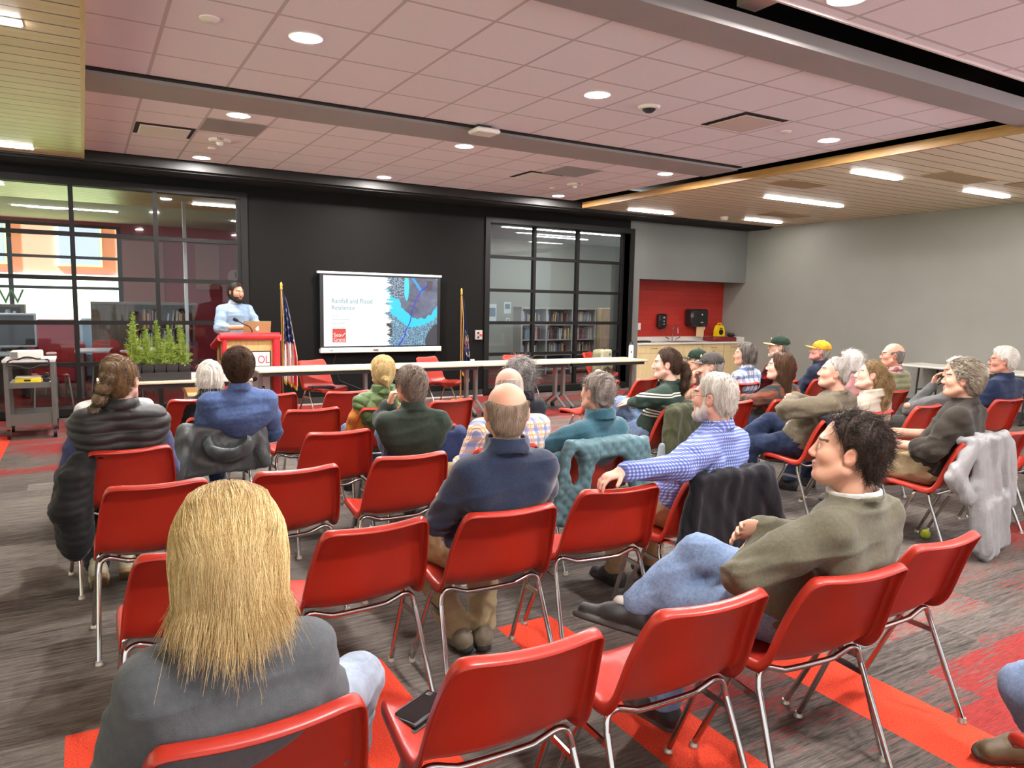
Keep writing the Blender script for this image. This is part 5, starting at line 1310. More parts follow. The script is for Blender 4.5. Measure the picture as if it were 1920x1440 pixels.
def glasses(parent, S, m, rim=.0012):
    g = MB(); to = lambda *p: S['H']+S['Rh']@(np.array(p)*S['s'])
    for q in (-1, 1):
        g.tube([to(q*.033+.024*math.cos(a), .1035-.12*(abs(q*.033+.024*math.cos(a)))**2*8, .004+.019*math.sin(a)) for a in np.linspace(0, 2*PI, 17)], rim, 6, cap=False)
        g.tube([to(q*.057, .097, .008), to(q*.079*S['sx'], .06, .01), to(q*.088*S['sx'], -.005, .014), to(q*.086*S['sx'], -.03, -.005)], rim, 6)
    g.tube([to(-.009, .105, .008), to(0, .109, .011), to(.009, .105, .008)], rim, 6)
    return obj('glasses', g, m, parent, True, world=False)
def cap_hat(parent, S, col, brim, yaw=0, logo=None):
    H, R, s, sx = S['H'], S['Rh'], S['s'], S['sx']
    f = Field((-.12, -.14, -.02), (.12, .14, .16), .006); f.ell((0, -.012, .045), (.088*sx, .108, .092), .01); f.ell((0, -.012, .04), (.083*sx, .103, .086), .004, 's')
    f.add(lambda X, Y, Z: (.028+.12*np.maximum(-Y-.02, 0)*0-Z+.0*X-.1*np.minimum(Y+.1, 0)*-1*0), (-.15, -.15, -.1), (.15, .15, .2), .004, 'i'); f.ell((0, -.012, .138), (.012, .012, .007), .004)
    V, F = f.mesh(); N = vnormals(V, F); ang = np.arctan2(V[:, 0], V[:, 1]+.012); V = V-N*(.0012*(np.abs(np.sin(ang*3)) < .09))[:, None]
    W = lambda V: H+(V*s)@R.T
    o = pmesh('cap', W(V), F, fabric('cap_%d_%d_%d' % col, col, .8, .08, 60, .1), parent)
    f = Field((-.1, .05, .0), (.1, .21, .07), .005)
    def br(X, Y, Z):
        z = .034-.9*X*X*2+.10*(Y-.09)*-.5; return np.maximum(np.sqrt((X/.082)**2+(np.maximum(Y-.06, -.02*0)/.115)**2)*.08-.08, np.abs(Z-z)-.0035)
    f.F = br(*np.meshgrid(*f.ax, indexing='ij')).astype(np.float32); V, F = f.mesh(); V = V[:]; pmesh('brim', W(V), F, fabric('cap_%d_%d_%d' % brim, brim, .8, .08, 60, .1), o)
    if logo: 
        p = [H+R@(np.array(q)*s) for q in ((-.022, .091, .085), (-.02, .089, .10), (.02, .089, .10), (.022, .091, .085), (-.022, .0915, .085))]
        obj('cap_emblem', MB().tube(p, .0035, 6).tube([p[0], (p[1]+p[2])/2, p[3]], .003, 6), mat('emblem_pale', srgb(225, 220, 190), .6), o, world=False)
    return o
def beard(parent, S, cols, L=.012, th=.012, full=True, n=250):
    def fn(P):
        Q = np.stack([np.abs(P[..., 0]), P[..., 1], P[..., 2]], -1); jx = S['sx']*S['jaw']
        d = np.minimum(e_sd(P, (0, .028, -.04), (.061+th*.5, .068+th*.5, .085+th)), e_sd(P, (0, .07, -.1), (.034+th, .03+th, .026+th)))
        d = smin(smin(d, c_sd(Q, (.062*jx, .0, -.055), (.035*jx, .055, -.092), .02+th*.8, .018+th), .02), c_sd(Q, (.066*jx, .012, -.0), (.062*jx, .0, -.055), .013+th*.4, .02+th*.6), .02)
        g = np.maximum(P[..., 2]+np.interp(np.abs(P[..., 0]), [0, .03, .048, .06, .075], [.047, .05, .046, .02, -.02]), -.012-P[..., 1]); mouth = e_sd(P, (0, .1, -.064), (.024, .03, .0125))
        return np.maximum(np.maximum(np.maximum(d, g), -mouth), -.14-P[..., 2])
    V, F, C = make_hair(fn, (-.1, -.01, -.15), (.1, .12, .02), .006, cols, n, L, lambda p, n_: np.tile([0, .1, -1.], (len(p), 1)), .0008, .5, 3, groove=.002, steps=3)
    return pmesh('beard', S['H']+(V*S['s'])@S['Rh'].T, F, HAIRM, parent, None, C)
FLOW = {'back': lambda p, n: np.stack([p[:, 0]*1.5, -np.ones(len(p)), -.25-np.clip(.05-p[:, 2], 0, .2)*6], 1),
        'down': lambda p, n: np.stack([p[:, 0]*3, -.25+0*p[:, 0], -np.ones(len(p))], 1),
        'tied': lambda p, n: np.array([0, -.11, -.01])-p,
        'fwd': lambda p, n: np.stack([-.5+0*p[:, 0], np.where(p[:, 1] > 0, .5, -.4), -.6+0*p[:, 2]], 1),
        'mess': lambda p, n: np.stack([.4*np.sin(p[:, 1]*90), -.5+.5*np.sin(p[:, 0]*70), -.35+.5*np.cos(p[:, 0]*60+p[:, 1]*80)], 1)}
def person(ch, head, label, hy=0, hp=0, ht=0, s=1., sx=1., jaw=1., bw=1., belly=0., sw=.165, aw=1., tone=(210, 160, 136), twist=0, layers=(), legs='flat', legcol=None, arms=None, hands=(), hair=None, hat=None, glass=None, brd=None, shoes=((50, 46, 44), (30, 28, 28)), hh=.0055, hb=.011, stand=False, root=None, lip=(158, 88, 80), brow=(80, 62, 50), stubble=0., socks=(40, 40, 44), over=False, cloth_h=.0095, pel=None):
    cx, cy_, cyaw = CH[ch] if isinstance(ch, str) else ch
    a = rad(cyaw); d = np.array(head[:2])-np.array([cx, cy_]); Hd = V3(d[0]*math.cos(a)+d[1]*math.sin(a), -d[0]*math.sin(a)+d[1]*math.cos(a), head[2])
    R = Rot(hy-cyaw, hp, ht); S = dict(H=Hd, Rh=R, s=s, sx=sx, jaw=jaw, bw=bw, belly=belly, aw=aw)
    lean = nrm(Hd-V3(0, .2, .5)); S['nb'] = nb = Hd+Rot(hy-cyaw, hp*.4)@V3(0, -.05, 0)*.7+V3(0, 0, -.16*s)
    om = max([.012]+[L.get('o', .004)+(.006 if L.get('puff') else 0) for L in layers])-.012; S['wy'] = -9 if stand else .234+.11*(bw-1)+belly*.12+om*.8; S['cyy'] = -9 if (stand or over) else .145+.115*(bw-1)+om*.8; S['pel'] = pel = V3(nb[0]*.25, .272+.11*(bw-1), .565) if pel is None else np.array(pel, float)
    Rt_ = Rot(twist); S['X'] = X = Rt_@V3(1, 0, 0); S['Y'] = Rt_@V3(0, 1, 0)
    S['sh'] = {q: nb+X*q*sw+V3(0, .0, -.075) for q in (-1, 1)}
    S['el'], S['wr'], hd = {}, {}, {}
    for q in (-1, 1):
        A = (arms or {}).get(q, 'lap'); sh = S['sh'][q]
        if A == 'lap': A = (sh+V3(q*.06, .10, -.26), V3(q*.07, .47, .635), (-q*.35, .9, -.15), (0, 0, -1))
        elif A == 'side': A = (sh+V3(q*.08, .06, -.27), V3(q*.10, .40, .62), (-q*.5, .8, -.1), (0, 0, -1))
        elif A == 'cross': A = (sh+V3(q*.075, .15, -.23), V3(-q*.07, sh[1]+.25, sh[2]-.17), (-q, .1, .2), (0, -1, .2))
        elif A == 'knee': A = (sh+V3(q*.05, .2, -.25), V3(q*.08, .60, .60), (-q*.3, .9, -.3), (0, 0, -1))
        S['el'][q], S['wr'][q] = np.array(A[0], float), np.array(A[1], float); hd[q] = A
    # ---- one continuous body
    allp = [Hd, pel]+list(S['el'].values())+list(S['wr'].values()); LG = LEGS[legs] if isinstance(legs, str) else legs
    for q in (-1, 1): allp += [np.array(LG[q][0]), np.array(LG[q][1])]
    lo = np.min(allp, 0)-V3(.17, .17, .16); hi = np.max(allp, 0)+V3(.17, .17, .17); lo[2] = max(lo[2], -.01)
    fine = [(Hd-.135*s, Hd+.135*s, hh)]
    for q in hands: c = S['wr'][q]+nrm(hd[q][2])*.09; fine.append((c-.12, c+.12, .0055))
    f = Field(lo, hi, hb, fine); torso(f, S, -.024)
    for q in (-1, 1):
        sh, el, wr = S['sh'][q], S['el'][q], S['wr'][q]; f.rc(sh, el, .046*aw, .038*aw, .03); f.rc(el, wr, .040*aw, .026, .02); f.rc(wr-nrm(wr-el)*.05, wr+nrm(hd[q][2])*.02, .027, .024, .02)
        if q in hands: hand_shapes(f, wr, hd[q][2], np.array(hd[q][3], float), q, .98*s, hd[q][4] if len(hd[q]) > 4 else .5)
        else: f.ell(wr+nrm(hd[q][2])*.07, V3(.04, .045, .03), .02)
        kn, an = np.array(LG[q][0]), np.array(LG[q][1]); hip = pel+V3(q*.085, .0, -.02); f.rc(hip, kn, .075*bw, .054, .03); f.rc(kn, kn*.6+an*.4, .052, .054, .03); f.rc(kn*.6+an*.4, an, .054, .036, .03); f.rc(an, an+nrm(LG[q][2])*.05, .034, .03, .02)
    f.rc(nb+V3(0, 0, -.03), Hd+R@V3(0, -.025, -.06)*s, .060*s, .054*s, .03); head_shapes(f, Hd, R, sx, jaw, s)
    V, F = f.mesh(); V = smooth_mesh(V, F, 1, .35); C = skin_cols(V, Hd, R, tone, s, lip, brow, stubble)
    for q in (-1, 1):   # socks
        an = np.array(LG[q][1]); m = np.linalg.norm(V-an, axis=1) < .12; C[m] = srgb(*socks)
    body = pmesh('person', V, F, SKINM, None, None, C); body.location = (cx, cy_, 0); body.rotation_euler = (0, 0, a); tag(body, label, 'person', 'seated audience' if not stand else None)
    # ---- clothing
    if legcol:
        f = Field(lo, hi, cloth_h+.001); f.rc(pel+V3(-.05, 0, .03), pel+V3(.05, 0, .03), .118*bw, .118*bw, .03); f.rc(pel+V3(-.06, 0, -.03), pel+V3(.06, 0, -.03), .108*bw, .108*bw, .03)
        for q in (-1, 1):
            kn, an = np.array(LG[q][0]), np.array(LG[q][1]); hip = pel+V3(q*.085, .01, -.02); f.rc(hip, kn, .097*bw, .073, .03); f.rc(kn, kn*.55+an*.45, .071, .068, .03); e = an+nrm(kn-an)*.02; f.rc(kn*.55+an*.45, e, .068, .062, .03)
        V, F = f.mesh(); N = vnormals(V, F); w2 = wob(V, 5, 3, 4, (1, 1, .9)); V = V+N*(.0045*wob(V, 3.2, 4, 2, (1, 1, .8))+.005*(.5-np.abs(np.tanh(1.3*w2))))[:, None]; pmesh('trousers', V, F, legcol, body)
    for L in layers:
        f = Field(lo, hi, L.get('h', cloth_h)); torso(f, S, L.get('o', .004), top=True)
        if L.get('hem'): f.rc(pel+V3(-.045, 0, L['hem']), pel+V3(.045, 0, L['hem']), .118*bw+L.get('o', .004), .118*bw+L.get('o', .004), .04)
        if L.get('sl', 1): sleeves(f, S, L.get('so', .008), L.get('sl', 1))
        neck_hole(f, S, L.get('nr', .059))
        if L.get('col'): collar(f, S, L['col'])
        V, F = f.mesh(); N = vnormals(V, F)
        wr_ = L.get('wr', .005); w2 = wob(V, 4.2, 3, L.get('seed', 0)+1, (.55, .55, 1.3)); dsp = wr_*(.8*wob(V, 3.0, 4, L.get('seed', 0), (.7, .7, 1.25))+1.1*(.55-np.abs(np.tanh(1.3*w2))))
        for q in (-1, 1):    # sleeve folds near the elbows
            g = np.exp(-(np.linalg.norm(V-S['el'][q], axis=1)/.11)**2); dsp += g*L.get('wr', .0042)*1.3*wob(V, 7, 3, 3)
        if L.get('puff'): dsp = dsp*.6+puff(V, N, L['puff'][0], L['puff'][1], L['puff'][2], S)
        V = V+N*dsp[:, None]; V = smooth_mesh(V, F, 1, .3); pmesh(L.get('name', 'shirt'), V, F, L['m'], body)
    if hair:
        h = dict(style='short', th=.014, cols=((60, 48, 40), (120, 100, 80)), n=300, L=.05, flow='back', r=.0011, bottom=-.085, front=0., jit=.35, lift=.0); h.update(hair)
        fn = hair_fn(h['style'], h['th'], sx, h['bottom'], h['front'])
        if h.get('curl'): fn0 = fn; fn = lambda P: fn0(P)-.006*np.sin(P[..., 0]*190+1)*np.sin(P[..., 1]*170)*np.sin(P[..., 2]*180)-.006
        V, F, C = make_hair(fn, h.get('lo', (-.14, -.2, -.16)), h.get('hi', (.14, .13, .17)), h.get('h', .0065), h['cols'], h['n'], h['L'], FLOW[h['flow']], h['r'], h['jit'], h.get('seed', 1), h.get('follow', False), h['lift'], h.get('groove', .0025), h.get('steps', 6))
        if h['style'] == 'braid':
            m = np.min([e_sd(V, c_, r_) for c_, r_ in BRAID], 0); m = np.clip((.009-m)/.012, 0, 1)[:, None]*.75; C = C*(1-m)+C.mean(1, keepdims=True)*np.array([2.6, 2.0, 1.3])*m
        ho = pmesh('hair', Hd+(V*s)@R.T, F, HAIRM, body, None, C)
        if h.get('ties'):
            for t_ in h['ties']: p = [Hd+R@(np.array(t_)*s+np.array([h.get('rr', .016)*math.cos(b), h.get('rr', .016)*math.sin(b)*.8, .006*math.sin(b)])) for b in np.linspace(0, 2*PI, 13)]; obj('hair_tie', MB().tube(p, h.get('tr', .005), 6, cap=False), mat('tie_black', (.012, .011, .011), .8), ho, True, world=False)
    if hat: cap_hat(body, S, *hat)
    if glass: glasses(body, S, glass)
    if brd: beard(body, S, **brd)
    if shoes:
        for q in (-1, 1):
            kn, an = np.array(LG[q][0]), np.array(LG[q][1]); toe = nrm(LG[q][2]); up = kn-an; shoe(body, an, toe, up, *shoes)
    return body, S
# ------------------------------------------------------------------ garments' cloth
JEAN = fabric('jeans_mid', (92, 118, 158), .85, .22, 30, .3, 400, col2=(66, 90, 128)); JEAND = fabric('jeans_dark', (44, 58, 88), .85, .2, 30, .3, 400, col2=(28, 38, 64)); JEANL = fabric('jeans_pale', (176, 192, 210), .85, .12, 30, .3, 400)
JEANW = fabric('jeans_washed', (138, 160, 192), .85, .2, 90, .45, 400, col2=(112, 136, 172))
KHAKI = fabric('khaki', (186, 166, 128), .85, .1, 25, .4); DARKP = fabric('dark_trousers', (36, 36, 42), .85); GREYP_ = fabric('grey_trousers', (74, 76, 70), .85)
NAVYF = fabric('navy_fleece', (50, 62, 88), .95, .3, 260, .2, 600, .3, col2=(30, 40, 62)); TEALF = fabric('teal_fleece', (62, 108, 122), .95, .2, 160, .2, 500, .3, col2=(44, 84, 98))
OLIVE = fabric('olive_sweatshirt', (112, 108, 90), .9, .1, 90, .45); TAN = fabric('tan_sweater', (122, 112, 92), .9, .12, 60, .4); BLUES = fabric('chambray_blue', (84, 106, 152), .85, .14, 50, .4, col2=(66, 86, 128))
DGREEN = fabric('dark_green_polo', (50, 62, 52), .85, .1, 60, .35); GREYS = fabric('grey_sweatshirt', (98, 102, 106), .9, .08, 60, .4); WHITES = fabric('white_shirt', (226, 222, 216), .85, .04, 50, .3)
BLUESL = fabric('slate_blue_knit', (72, 78, 118), .85, .1, 60, .3); NYLB = fabric('black_nylon', (32, 31, 31), .5, .1, 40, .25, 200, spec=.4); QUILTB = fabric('black_quilt', (30, 30, 30), .7, .1, 40, .3)
VESTG = fabric('green_nylon', (96, 124, 70), .5, .1, 30, .2, spec=.4); ORANGE = fabric('orange_knit', (208, 128, 52), .9, .1, 90, .3); MAROON = fabric('maroon_sweater', (76, 36, 42), .9, .1, 60, .3)
NAVY = fabric('navy_cotton', (42, 56, 88), .85, .12, 60, .3); NAVYB = fabric('navy_black', (26, 28, 38), .8, .1, 40, .3); PINK = fabric('pink_jacket', (212, 160, 160), .7, .08, 40, .3); BEIGEV = fabric('beige_fleece', (206, 196, 178), .95, .08, 120, .3)
BROWNK = fabric('dark_olive_shirt', (60, 54, 46), .8, .12, 30, .4); GREYK = fabric('grey_knit', (112, 114, 112), .9, .1, 80, .3); SAGEP = fabric('sage_nylon', (150, 150, 108), .5, .1, 30, .2, spec=.4); LBLUE = fabric('light_blue_shirt', (150, 174, 200), .85, .1, 40, .4)
PL_PALE = plaid('pale_plaid', (226, 220, 210), ((0, 0, .16, (110, 128, 190), .7), (1, 0, .16, (110, 128, 190), .6), (0, .5, .07, (214, 170, 90), .8), (1, .5, .07, (214, 170, 90), .8), (0, .28, .03, (190, 90, 90), .6)), .062)
PL_RED = plaid('red_tan_plaid', (176, 96, 80), ((1, 0, .2, (196, 178, 140), .7), (0, 0, .18, (96, 90, 76), .6), (1, .5, .1, (80, 84, 70), .7)), .11)
PL_BW = plaid('blue_white_plaid', (214, 222, 232), ((0, 0, .22, (66, 96, 146), .65), (1, 0, .22, (66, 96, 146), .65), (0, .5, .05, (40, 56, 90), .6)), .085)
PL_BUFF = plaid('buffalo_plaid', (150, 24, 30), ((0, 0, .25, (20, 14, 16), .75), (1, 0, .25, (20, 14, 16), .75)), .1)
PL_DARK = plaid('dark_plaid', (74, 72, 64), ((0, 0, .16, (134, 76, 58), .65), (1, 0, .16, (134, 76, 58), .6), (0, .5, .12, (44, 56, 58), .7), (1, .5, .12, (44, 56, 58), .7)), .12)
PL_RW = plaid('red_white_plaid', (206, 186, 182), ((0, 0, .2, (140, 40, 56), .75), (1, 0, .2, (140, 40, 56), .75)), .055)
CHECK = plaid('blue_check', (176, 190, 226), ((0, 0, .27, (66, 82, 156), .72), (1, 0, .27, (66, 82, 156), .72)), .016)
STRIPE = banded('green_striped_sweater', (34, 54, 44), (222, 218, 205), ((.872, .883), (.893, .904), (.70, .712), (.724, .736), (.748, .76)))
GM = mat('glasses_metal', srgb(70, 60, 56), .3, .6)
K = dict
# ------------------------------------------------------------------ the seated audience, from the front left to the right
_p, _S = person('A0', (.233, 1.525, 1.09), 'person with long straight blond hair in a grey sweatshirt, seen from behind, bottom left', hy=-4, hp=-4, sw=.145, aw=.98, bw=.98, layers=[K(m=GREYS, col='crew', o=.008, so=.012, hem=.04, wr=.005, h=.007)], legs={1: ((.40, .58, .50), (.34, .62, .09), (.3, 1, 0)), -1: ((-.1, .66, .49), (-.1, .7, .09), (0, 1, 0))}, legcol=JEANL, arms={-1: 'lap', 1: 'side'},
       hair=None, shoes=((200, 196, 188), (225, 222, 215)))
_fn = hair_fn('long', .015, .97, -.10)
_V, _F, _C = make_hair(_fn, (-.16, -.17, -.16), (.16, .12, .17), .005, ((166, 128, 72), (250, 224, 168)), 13000, .27, lambda p, n: np.stack([p[:, 0]*2.2, -.9*(p[:, 2] > .03)-.05, -.55-np.clip(.12-p[:, 2], 0, .3)*5], 1), .0005, .3, 4, True, groove=.0012, steps=12, irregular=.55, clump=True, zmin=-.075, zend=(-.085, .04))
pmesh('hair', _S['H']+_V@_S['Rh'].T, _F, HAIRM, _p, None, _C)
person('A3', (2.156, 1.495, 1.134), 'person with short tousled dark hair in an olive sweatshirt, legs crossed, arms folded', hy=34, hp=6, ht=0, twist=16, sw=.172, bw=1.03, aw=1.08, hh=.0035, hb=.009, cloth_h=.0075, tone=(226, 172, 146), stubble=.18, jaw=1.02,
       layers=[K(name='undershirt', m=WHITES, sl=0, o=-.004, col='crew', nr=.056), K(m=OLIVE, col='low', o=.012, so=.016, hem=.02, wr=.0065, nr=.064)], legcol=JEANW, legs={1: ((-.16, .58, .665), (-.40, .66, .47), (-.74, .6, .18)), -1: ((-.26, .56, .50), (-.27, .62, .09), (-.2, 1, 0))},
       arms={-1: (V3(-.32, .17, .76), V3(-.08, .33, .80), (.9, .25, .1), (0, -1, .2)), 1: (V3(.2, .25, .74), V3(-.12, .32, .84), (-1, .0, .12), (0, -.9, -.3))}, hands=(1,),
       hair=K(cols=((26, 20, 17), (70, 54, 44)), n=3600, L=.05, flow='mess', r=.0008, th=.021, lift=.2, jit=.55, h=.005, groove=.004, bottom=-.075, front=-.012), shoes=((38, 36, 35), (70, 68, 66)), socks=(176, 172, 166))
person('B3', (1.484, 2.585, 1.150), 'bald person with grey side hair in a navy fleece, back to the viewer', hy=-22, hp=4, sw=.165, bw=1.06, aw=1.02, belly=.05, sx=1.06, hh=.004, tone=(226, 168, 142), layers=[K(m=NAVYF, col='stand', o=.012, so=.014, hem=.03, wr=.005, h=.008, nr=.064)], legcol=KHAKI,
       legs={1: ((.16, .62, .49), (.09, .44, .10), (.4, .9, -.2)), -1: ((-.17, .64, .49), (-.03, .46, .10), (.1, 1, -.2))}, arms={-1: 'cross', 1: 'cross'}, hair=K(style='band', cols=((110, 94, 78), (176, 158, 138)), n=2200, L=.022, flow='down', r=.0007, th=.007, h=.005, groove=.0006, jit=.35, bottom=-.08), glass=GM, shoes=((120, 106, 86), (40, 36, 32)), socks=(20, 20, 22))
person('B5', (2.718, 2.645, 1.143), 'person with short white hair in a blue checked shirt, arm along the neighbouring chair', hy=22, hp=2, twist=24, sw=.18, bw=1.08, aw=1.1, belly=.04, hh=.004, hb=.009, cloth_h=.0075, tone=(222, 168, 146), layers=[K(m=CHECK, col='shirt', o=.010, so=.012, sl=.97, hem=.02, wr=.0065)], legcol=KHAKI, legs='flat',
       arms={-1: (V3(-.29, -.02, .855), V3(-.60, -.01, .855), (-1, .05, -.25), (.2, 0, -1), .75), 1: 'lap'}, hands=(-1,), hair=K(cols=((168, 160, 150), (226, 220, 210)), n=2400, L=.03, flow='down', r=.001, th=.012, h=.005, jit=.35, lift=.12, bottom=-.08), glass=GM, brd=K(cols=((190, 184, 176), (232, 228, 220)), th=.011, L=.012))
person('C6', (2.131, 3.695, 1.091), 'bald person in a pale plaid shirt, mostly hidden behind the navy fleece', hy=-5, hp=-12, tone=(228, 170, 148), sw=.19, bw=1.1, aw=1.1, layers=[K(m=PL_PALE, col='shirt', o=.01, so=.012, hem=.02)], legcol=KHAKI, arms={-1: 'side', 1: 'lap'}, hair=K(style='band', cols=((150, 140, 128), (190, 180, 168)), n=200, L=.015, flow='down', th=.006))
person('C7', (2.701, 3.595, 1.061), 'person with short curly grey hair in a teal fleece, leaning left', hy=8, hp=4, sx=.98, sw=.15, layers=[K(m=TEALF, col='stand', o=.010, so=.014, hem=.02, wr=.004, nr=.064)], legcol=JEAND, arms={-1: (V3(-.26, .22, .76), V3(-.28, .46, .66), (-.2, .9, -.3), (0, 0, -1)), 1: 'lap'}, hands=(-1,), hair=K(cols=((92, 84, 78), (170, 160, 150)), n=900, L=.05, flow='mess', r=.0012, th=.019, lift=.3, jit=.6, groove=.004, bottom=-.095))
person('D1', (0.159, 4.485, 1.137), 'person with a bubble braid in a black puffer vest over slate blue sleeves', hy=-24, hp=4, sx=1.0, sw=.158, bw=1.16, aw=1.2, belly=.04, hh=.005, tone=(232, 186, 168), layers=[K(m=BLUESL, o=-.004, so=.006, hem=.02), K(name='puffer_vest', m=NYLB, sl=0, col='stand', o=.034, hem=.02, puff=('h', .058, .012), wr=.003, h=.007, nr=.066)], legcol=DARKP, legs={1: ((.13, .60, .49), (.0, .20, .12), (.2, .8, -.55)), -1: ((-.15, .60, .49), (-.16, .14, .13), (.1, .8, -.6))}, arms={-1: 'side', 1: 'side'},
       hair=K(style='braid', cols=((60, 44, 32), (150, 118, 80)), n=2400, L=.045, flow='tied', r=.0008, h=.005, th=.015, jit=.1, follow=True, lo=(-.2, -.22, -.32), ties=[(0, -.1, .06), (-.025, -.125, .012), (-.048, -.132, -.045), (-.073, -.145, -.108), (-.097, -.157, -.172), (-.117, -.164, -.232)], tr=.007, rr=.024), glass=GM, shoes=((196, 190, 160), (150, 120, 80)), socks=(226, 180, 160))
person('D3', (1.80, 4.38, 1.05), 'person with wavy grey-brown hair in a dark green polo, fist against the cheek', over=True, hy=10, hp=4, ht=-4, sw=.175, bw=1.06, aw=1.08, tone=(222, 164, 140), layers=[K(m=DGREEN, col='shirt', o=.010, so=.012, hem=.02, wr=.005, sl=.93)], legcol=JEAN, legs={-1: ((-.14, .50, .66), (.22, .6, .40), (.5, .8, 0)), 1: ((.1, .64, .50), (.1, .68, .09), (.1, 1, 0))},
       arms={-1: (V3(-.21, .36, .78), V3(-.20, .22, .895), (.2, -.05, .97), (.9, -.3, 0), 1.6), 1: (V3(.24, .2, .66), V3(-.1, .36, .70), (-.95, .2, 0), (0, -1, 0), 1.2)}, hands=(-1, 1), hair=K(follow=True, cols=((76, 66, 58), (164, 150, 136)), n=1200, L=.07, flow='fwd', r=.0012, th=.019, groove=.004, bottom=-.095, jit=.4, lift=.1))
person('D4', (2.686, 4.505, 1.068), 'person with curly grey hair in a navy jacket before the tables', hy=0, sw=.15, layers=[K(m=NAVYB, col='stand', o=.014, so=.016, hem=.02)], legcol=DARKP, hair=K(cols=((84, 80, 78), (176, 170, 166)), n=1500, L=.075, flow='mess', r=.0012, th=.028, lift=.5, jit=.9, groove=.007, curl=True, bottom=-.1))
person('E1', (0.165, 5.495, 1.076), 'person in a white shirt mostly hidden behind the braided woman', hy=-20, sw=.17, layers=[K(m=WHITES, col='crew', o=.008, hem=.02)], legcol=DARKP, hair=K(cols=((70, 56, 44), (110, 90, 70)), n=200, L=.05), glass=GM)
person('E2', (.905, 5.30, 1.113), 'person with thick dark brown hair in a blue button shirt, seen from behind', over=True, hy=-6, hp=2, sw=.188, bw=1.12, aw=1.12, layers=[K(m=BLUES, col='shirt', o=.012, so=.014, hem=.02, wr=.006, h=.008)], legcol=JEAND, hair=K(follow=True, cols=((36, 25, 19), (96, 70, 52)), n=2600, L=.09, flow='mess', r=.0011, th=.028, lift=.06, jit=.3, groove=.008, bottom=-.115))
person('E4', (1.992, 5.415, 1.035), 'person with a low blond bun in a green quilted vest and orange sleeves', hy=-12, hp=0, sw=.165, bw=1.05, aw=1.12, tone=(232, 188, 168), layers=[K(m=ORANGE, o=-.004, so=.004, hem=.02), K(name='scarf', m=fabric('pink_scarf', (186, 110, 116), .9), sl=0, o=-.02, col='crew'), K(name='quilted_vest', m=VESTG, sl=0, col='stand', o=.02, hem=.02, puff=('d', .105, .017), wr=.001, h=.0065, nr=.066)], legcol=JEAN, arms={-1: 'side', 1: 'lap'}, hair=K(style='bun', cols=((176, 146, 92), (236, 214, 160)), n=1500, L=.06, flow='tied', r=.0009, th=.016, jit=.12, follow=True, groove=.003))
person('F1', (0.874, 6.425, 0.942), 'person with short white hair in a black quilted jacket', hy=-12, s=.98, sw=.15, layers=[K(name='jacket', m=QUILTB, col='stand', o=.016, so=.016, hem=.02, puff=('d', .05, .004), wr=.003)], legcol=DARKP, hair=K(style='bob', cols=((186, 180, 168), (240, 236, 226)), n=1100, L=.08, flow='down', r=.0012, th=.026, groove=.005, bottom=-.11, jit=.35, lift=.1))
# ---- right hand block
person('G1', (4.952, 2.645, 1.149), 'person with long grey hair in a dark olive shirt and khaki trousers, hands clasped', hy=27, hp=4, twist=8, sw=.185, bw=1.08, aw=1.12, hh=.004, hb=.009, cloth_h=.0075, stubble=.1, layers=[K(m=BROWNK, col='shirt', o=.012, so=.016, sl=.66, hem=.02, wr=.0065)], legcol=KHAKI, legs={1: ((.06, .62, .60), (-.16, .74, .3), (-.5, .8, 0)), -1: ((-.14, .64, .52), (-.18, .68, .09), (-.2, 1, 0))},
       arms={-1: (V3(-.26, .17, .71), V3(-.20, .46, .70), (.0, .95, .1), (.8, 0, -.5), .9), 1: (V3(.16, .22, .75), V3(-.10, .50, .76), (-.6, .8, .05), (-.3, -.3, -.9), .9)}, hands=(-1, 1), hair=K(follow=True, cols=((96, 84, 70), (190, 178, 160)), n=2600, L=.085, flow='back', r=.0012, th=.026, h=.005, groove=.006, bottom=-.10, jit=.22, lift=.03), shoes=((70, 58, 46), (40, 36, 32)))
person('H1', (4.951, 3.595, 1.107), 'person with short grey hair in a tan sweater, arms crossed and ankle on knee', hy=38, hp=8, twist=14, sw=.185, bw=1.12, aw=1.14, belly=.08, hh=.0045, tone=(222, 166, 144), layers=[K(m=TAN, col='crew', o=.012, so=.018, hem=.02, wr=.007)], legcol=JEAND, legs={1: ((-.04, .58, .67), (-.20, .66, .58), (-.72, .62, .25)), -1: ((-.22, .62, .50), (-.18, .68, .09), (-.1, 1, 0))},
       arms={-1: (V3(-.33, .24, .84), V3(-.08, .33, .89), (.9, .2, .2), (0, -1, 0)), 1: (V3(.22, .26, .80), V3(-.1, .33, .90), (-1, .1, .1), (0, -.9, -.3))}, hands=(1,), hair=K(cols=((120, 114, 106), (196, 190, 182)), n=900, L=.025, flow='down', r=.001, th=.009, jit=.3, bottom=-.075, front=-.025), shoes=((225, 222, 212), (235, 232, 225)), socks=(40, 48, 70))
person('H2', (5.548, 3.695, 1.054), 'person with a long brown ponytail in a beige fleece vest', hy=40, hp=10, ht=8, sw=.15, tone=(228, 178, 156), layers=[K(m=WHITES, o=-.004, so=.005, hem=.02), K(name='fleece_vest', m=BEIGEV, sl=0, col='stand', o=.02, hem=.02, nr=.066)], legcol=JEAND, hair=K(style='half', cols=((92, 70, 48), (176, 146, 104)), n=1600, L=.1, flow='tied', r=.0009, th=.012, jit=.1, follow=True, lo=(-.14, -.22, -.40), ties=[(0, -.135, .03)], tr=.013))
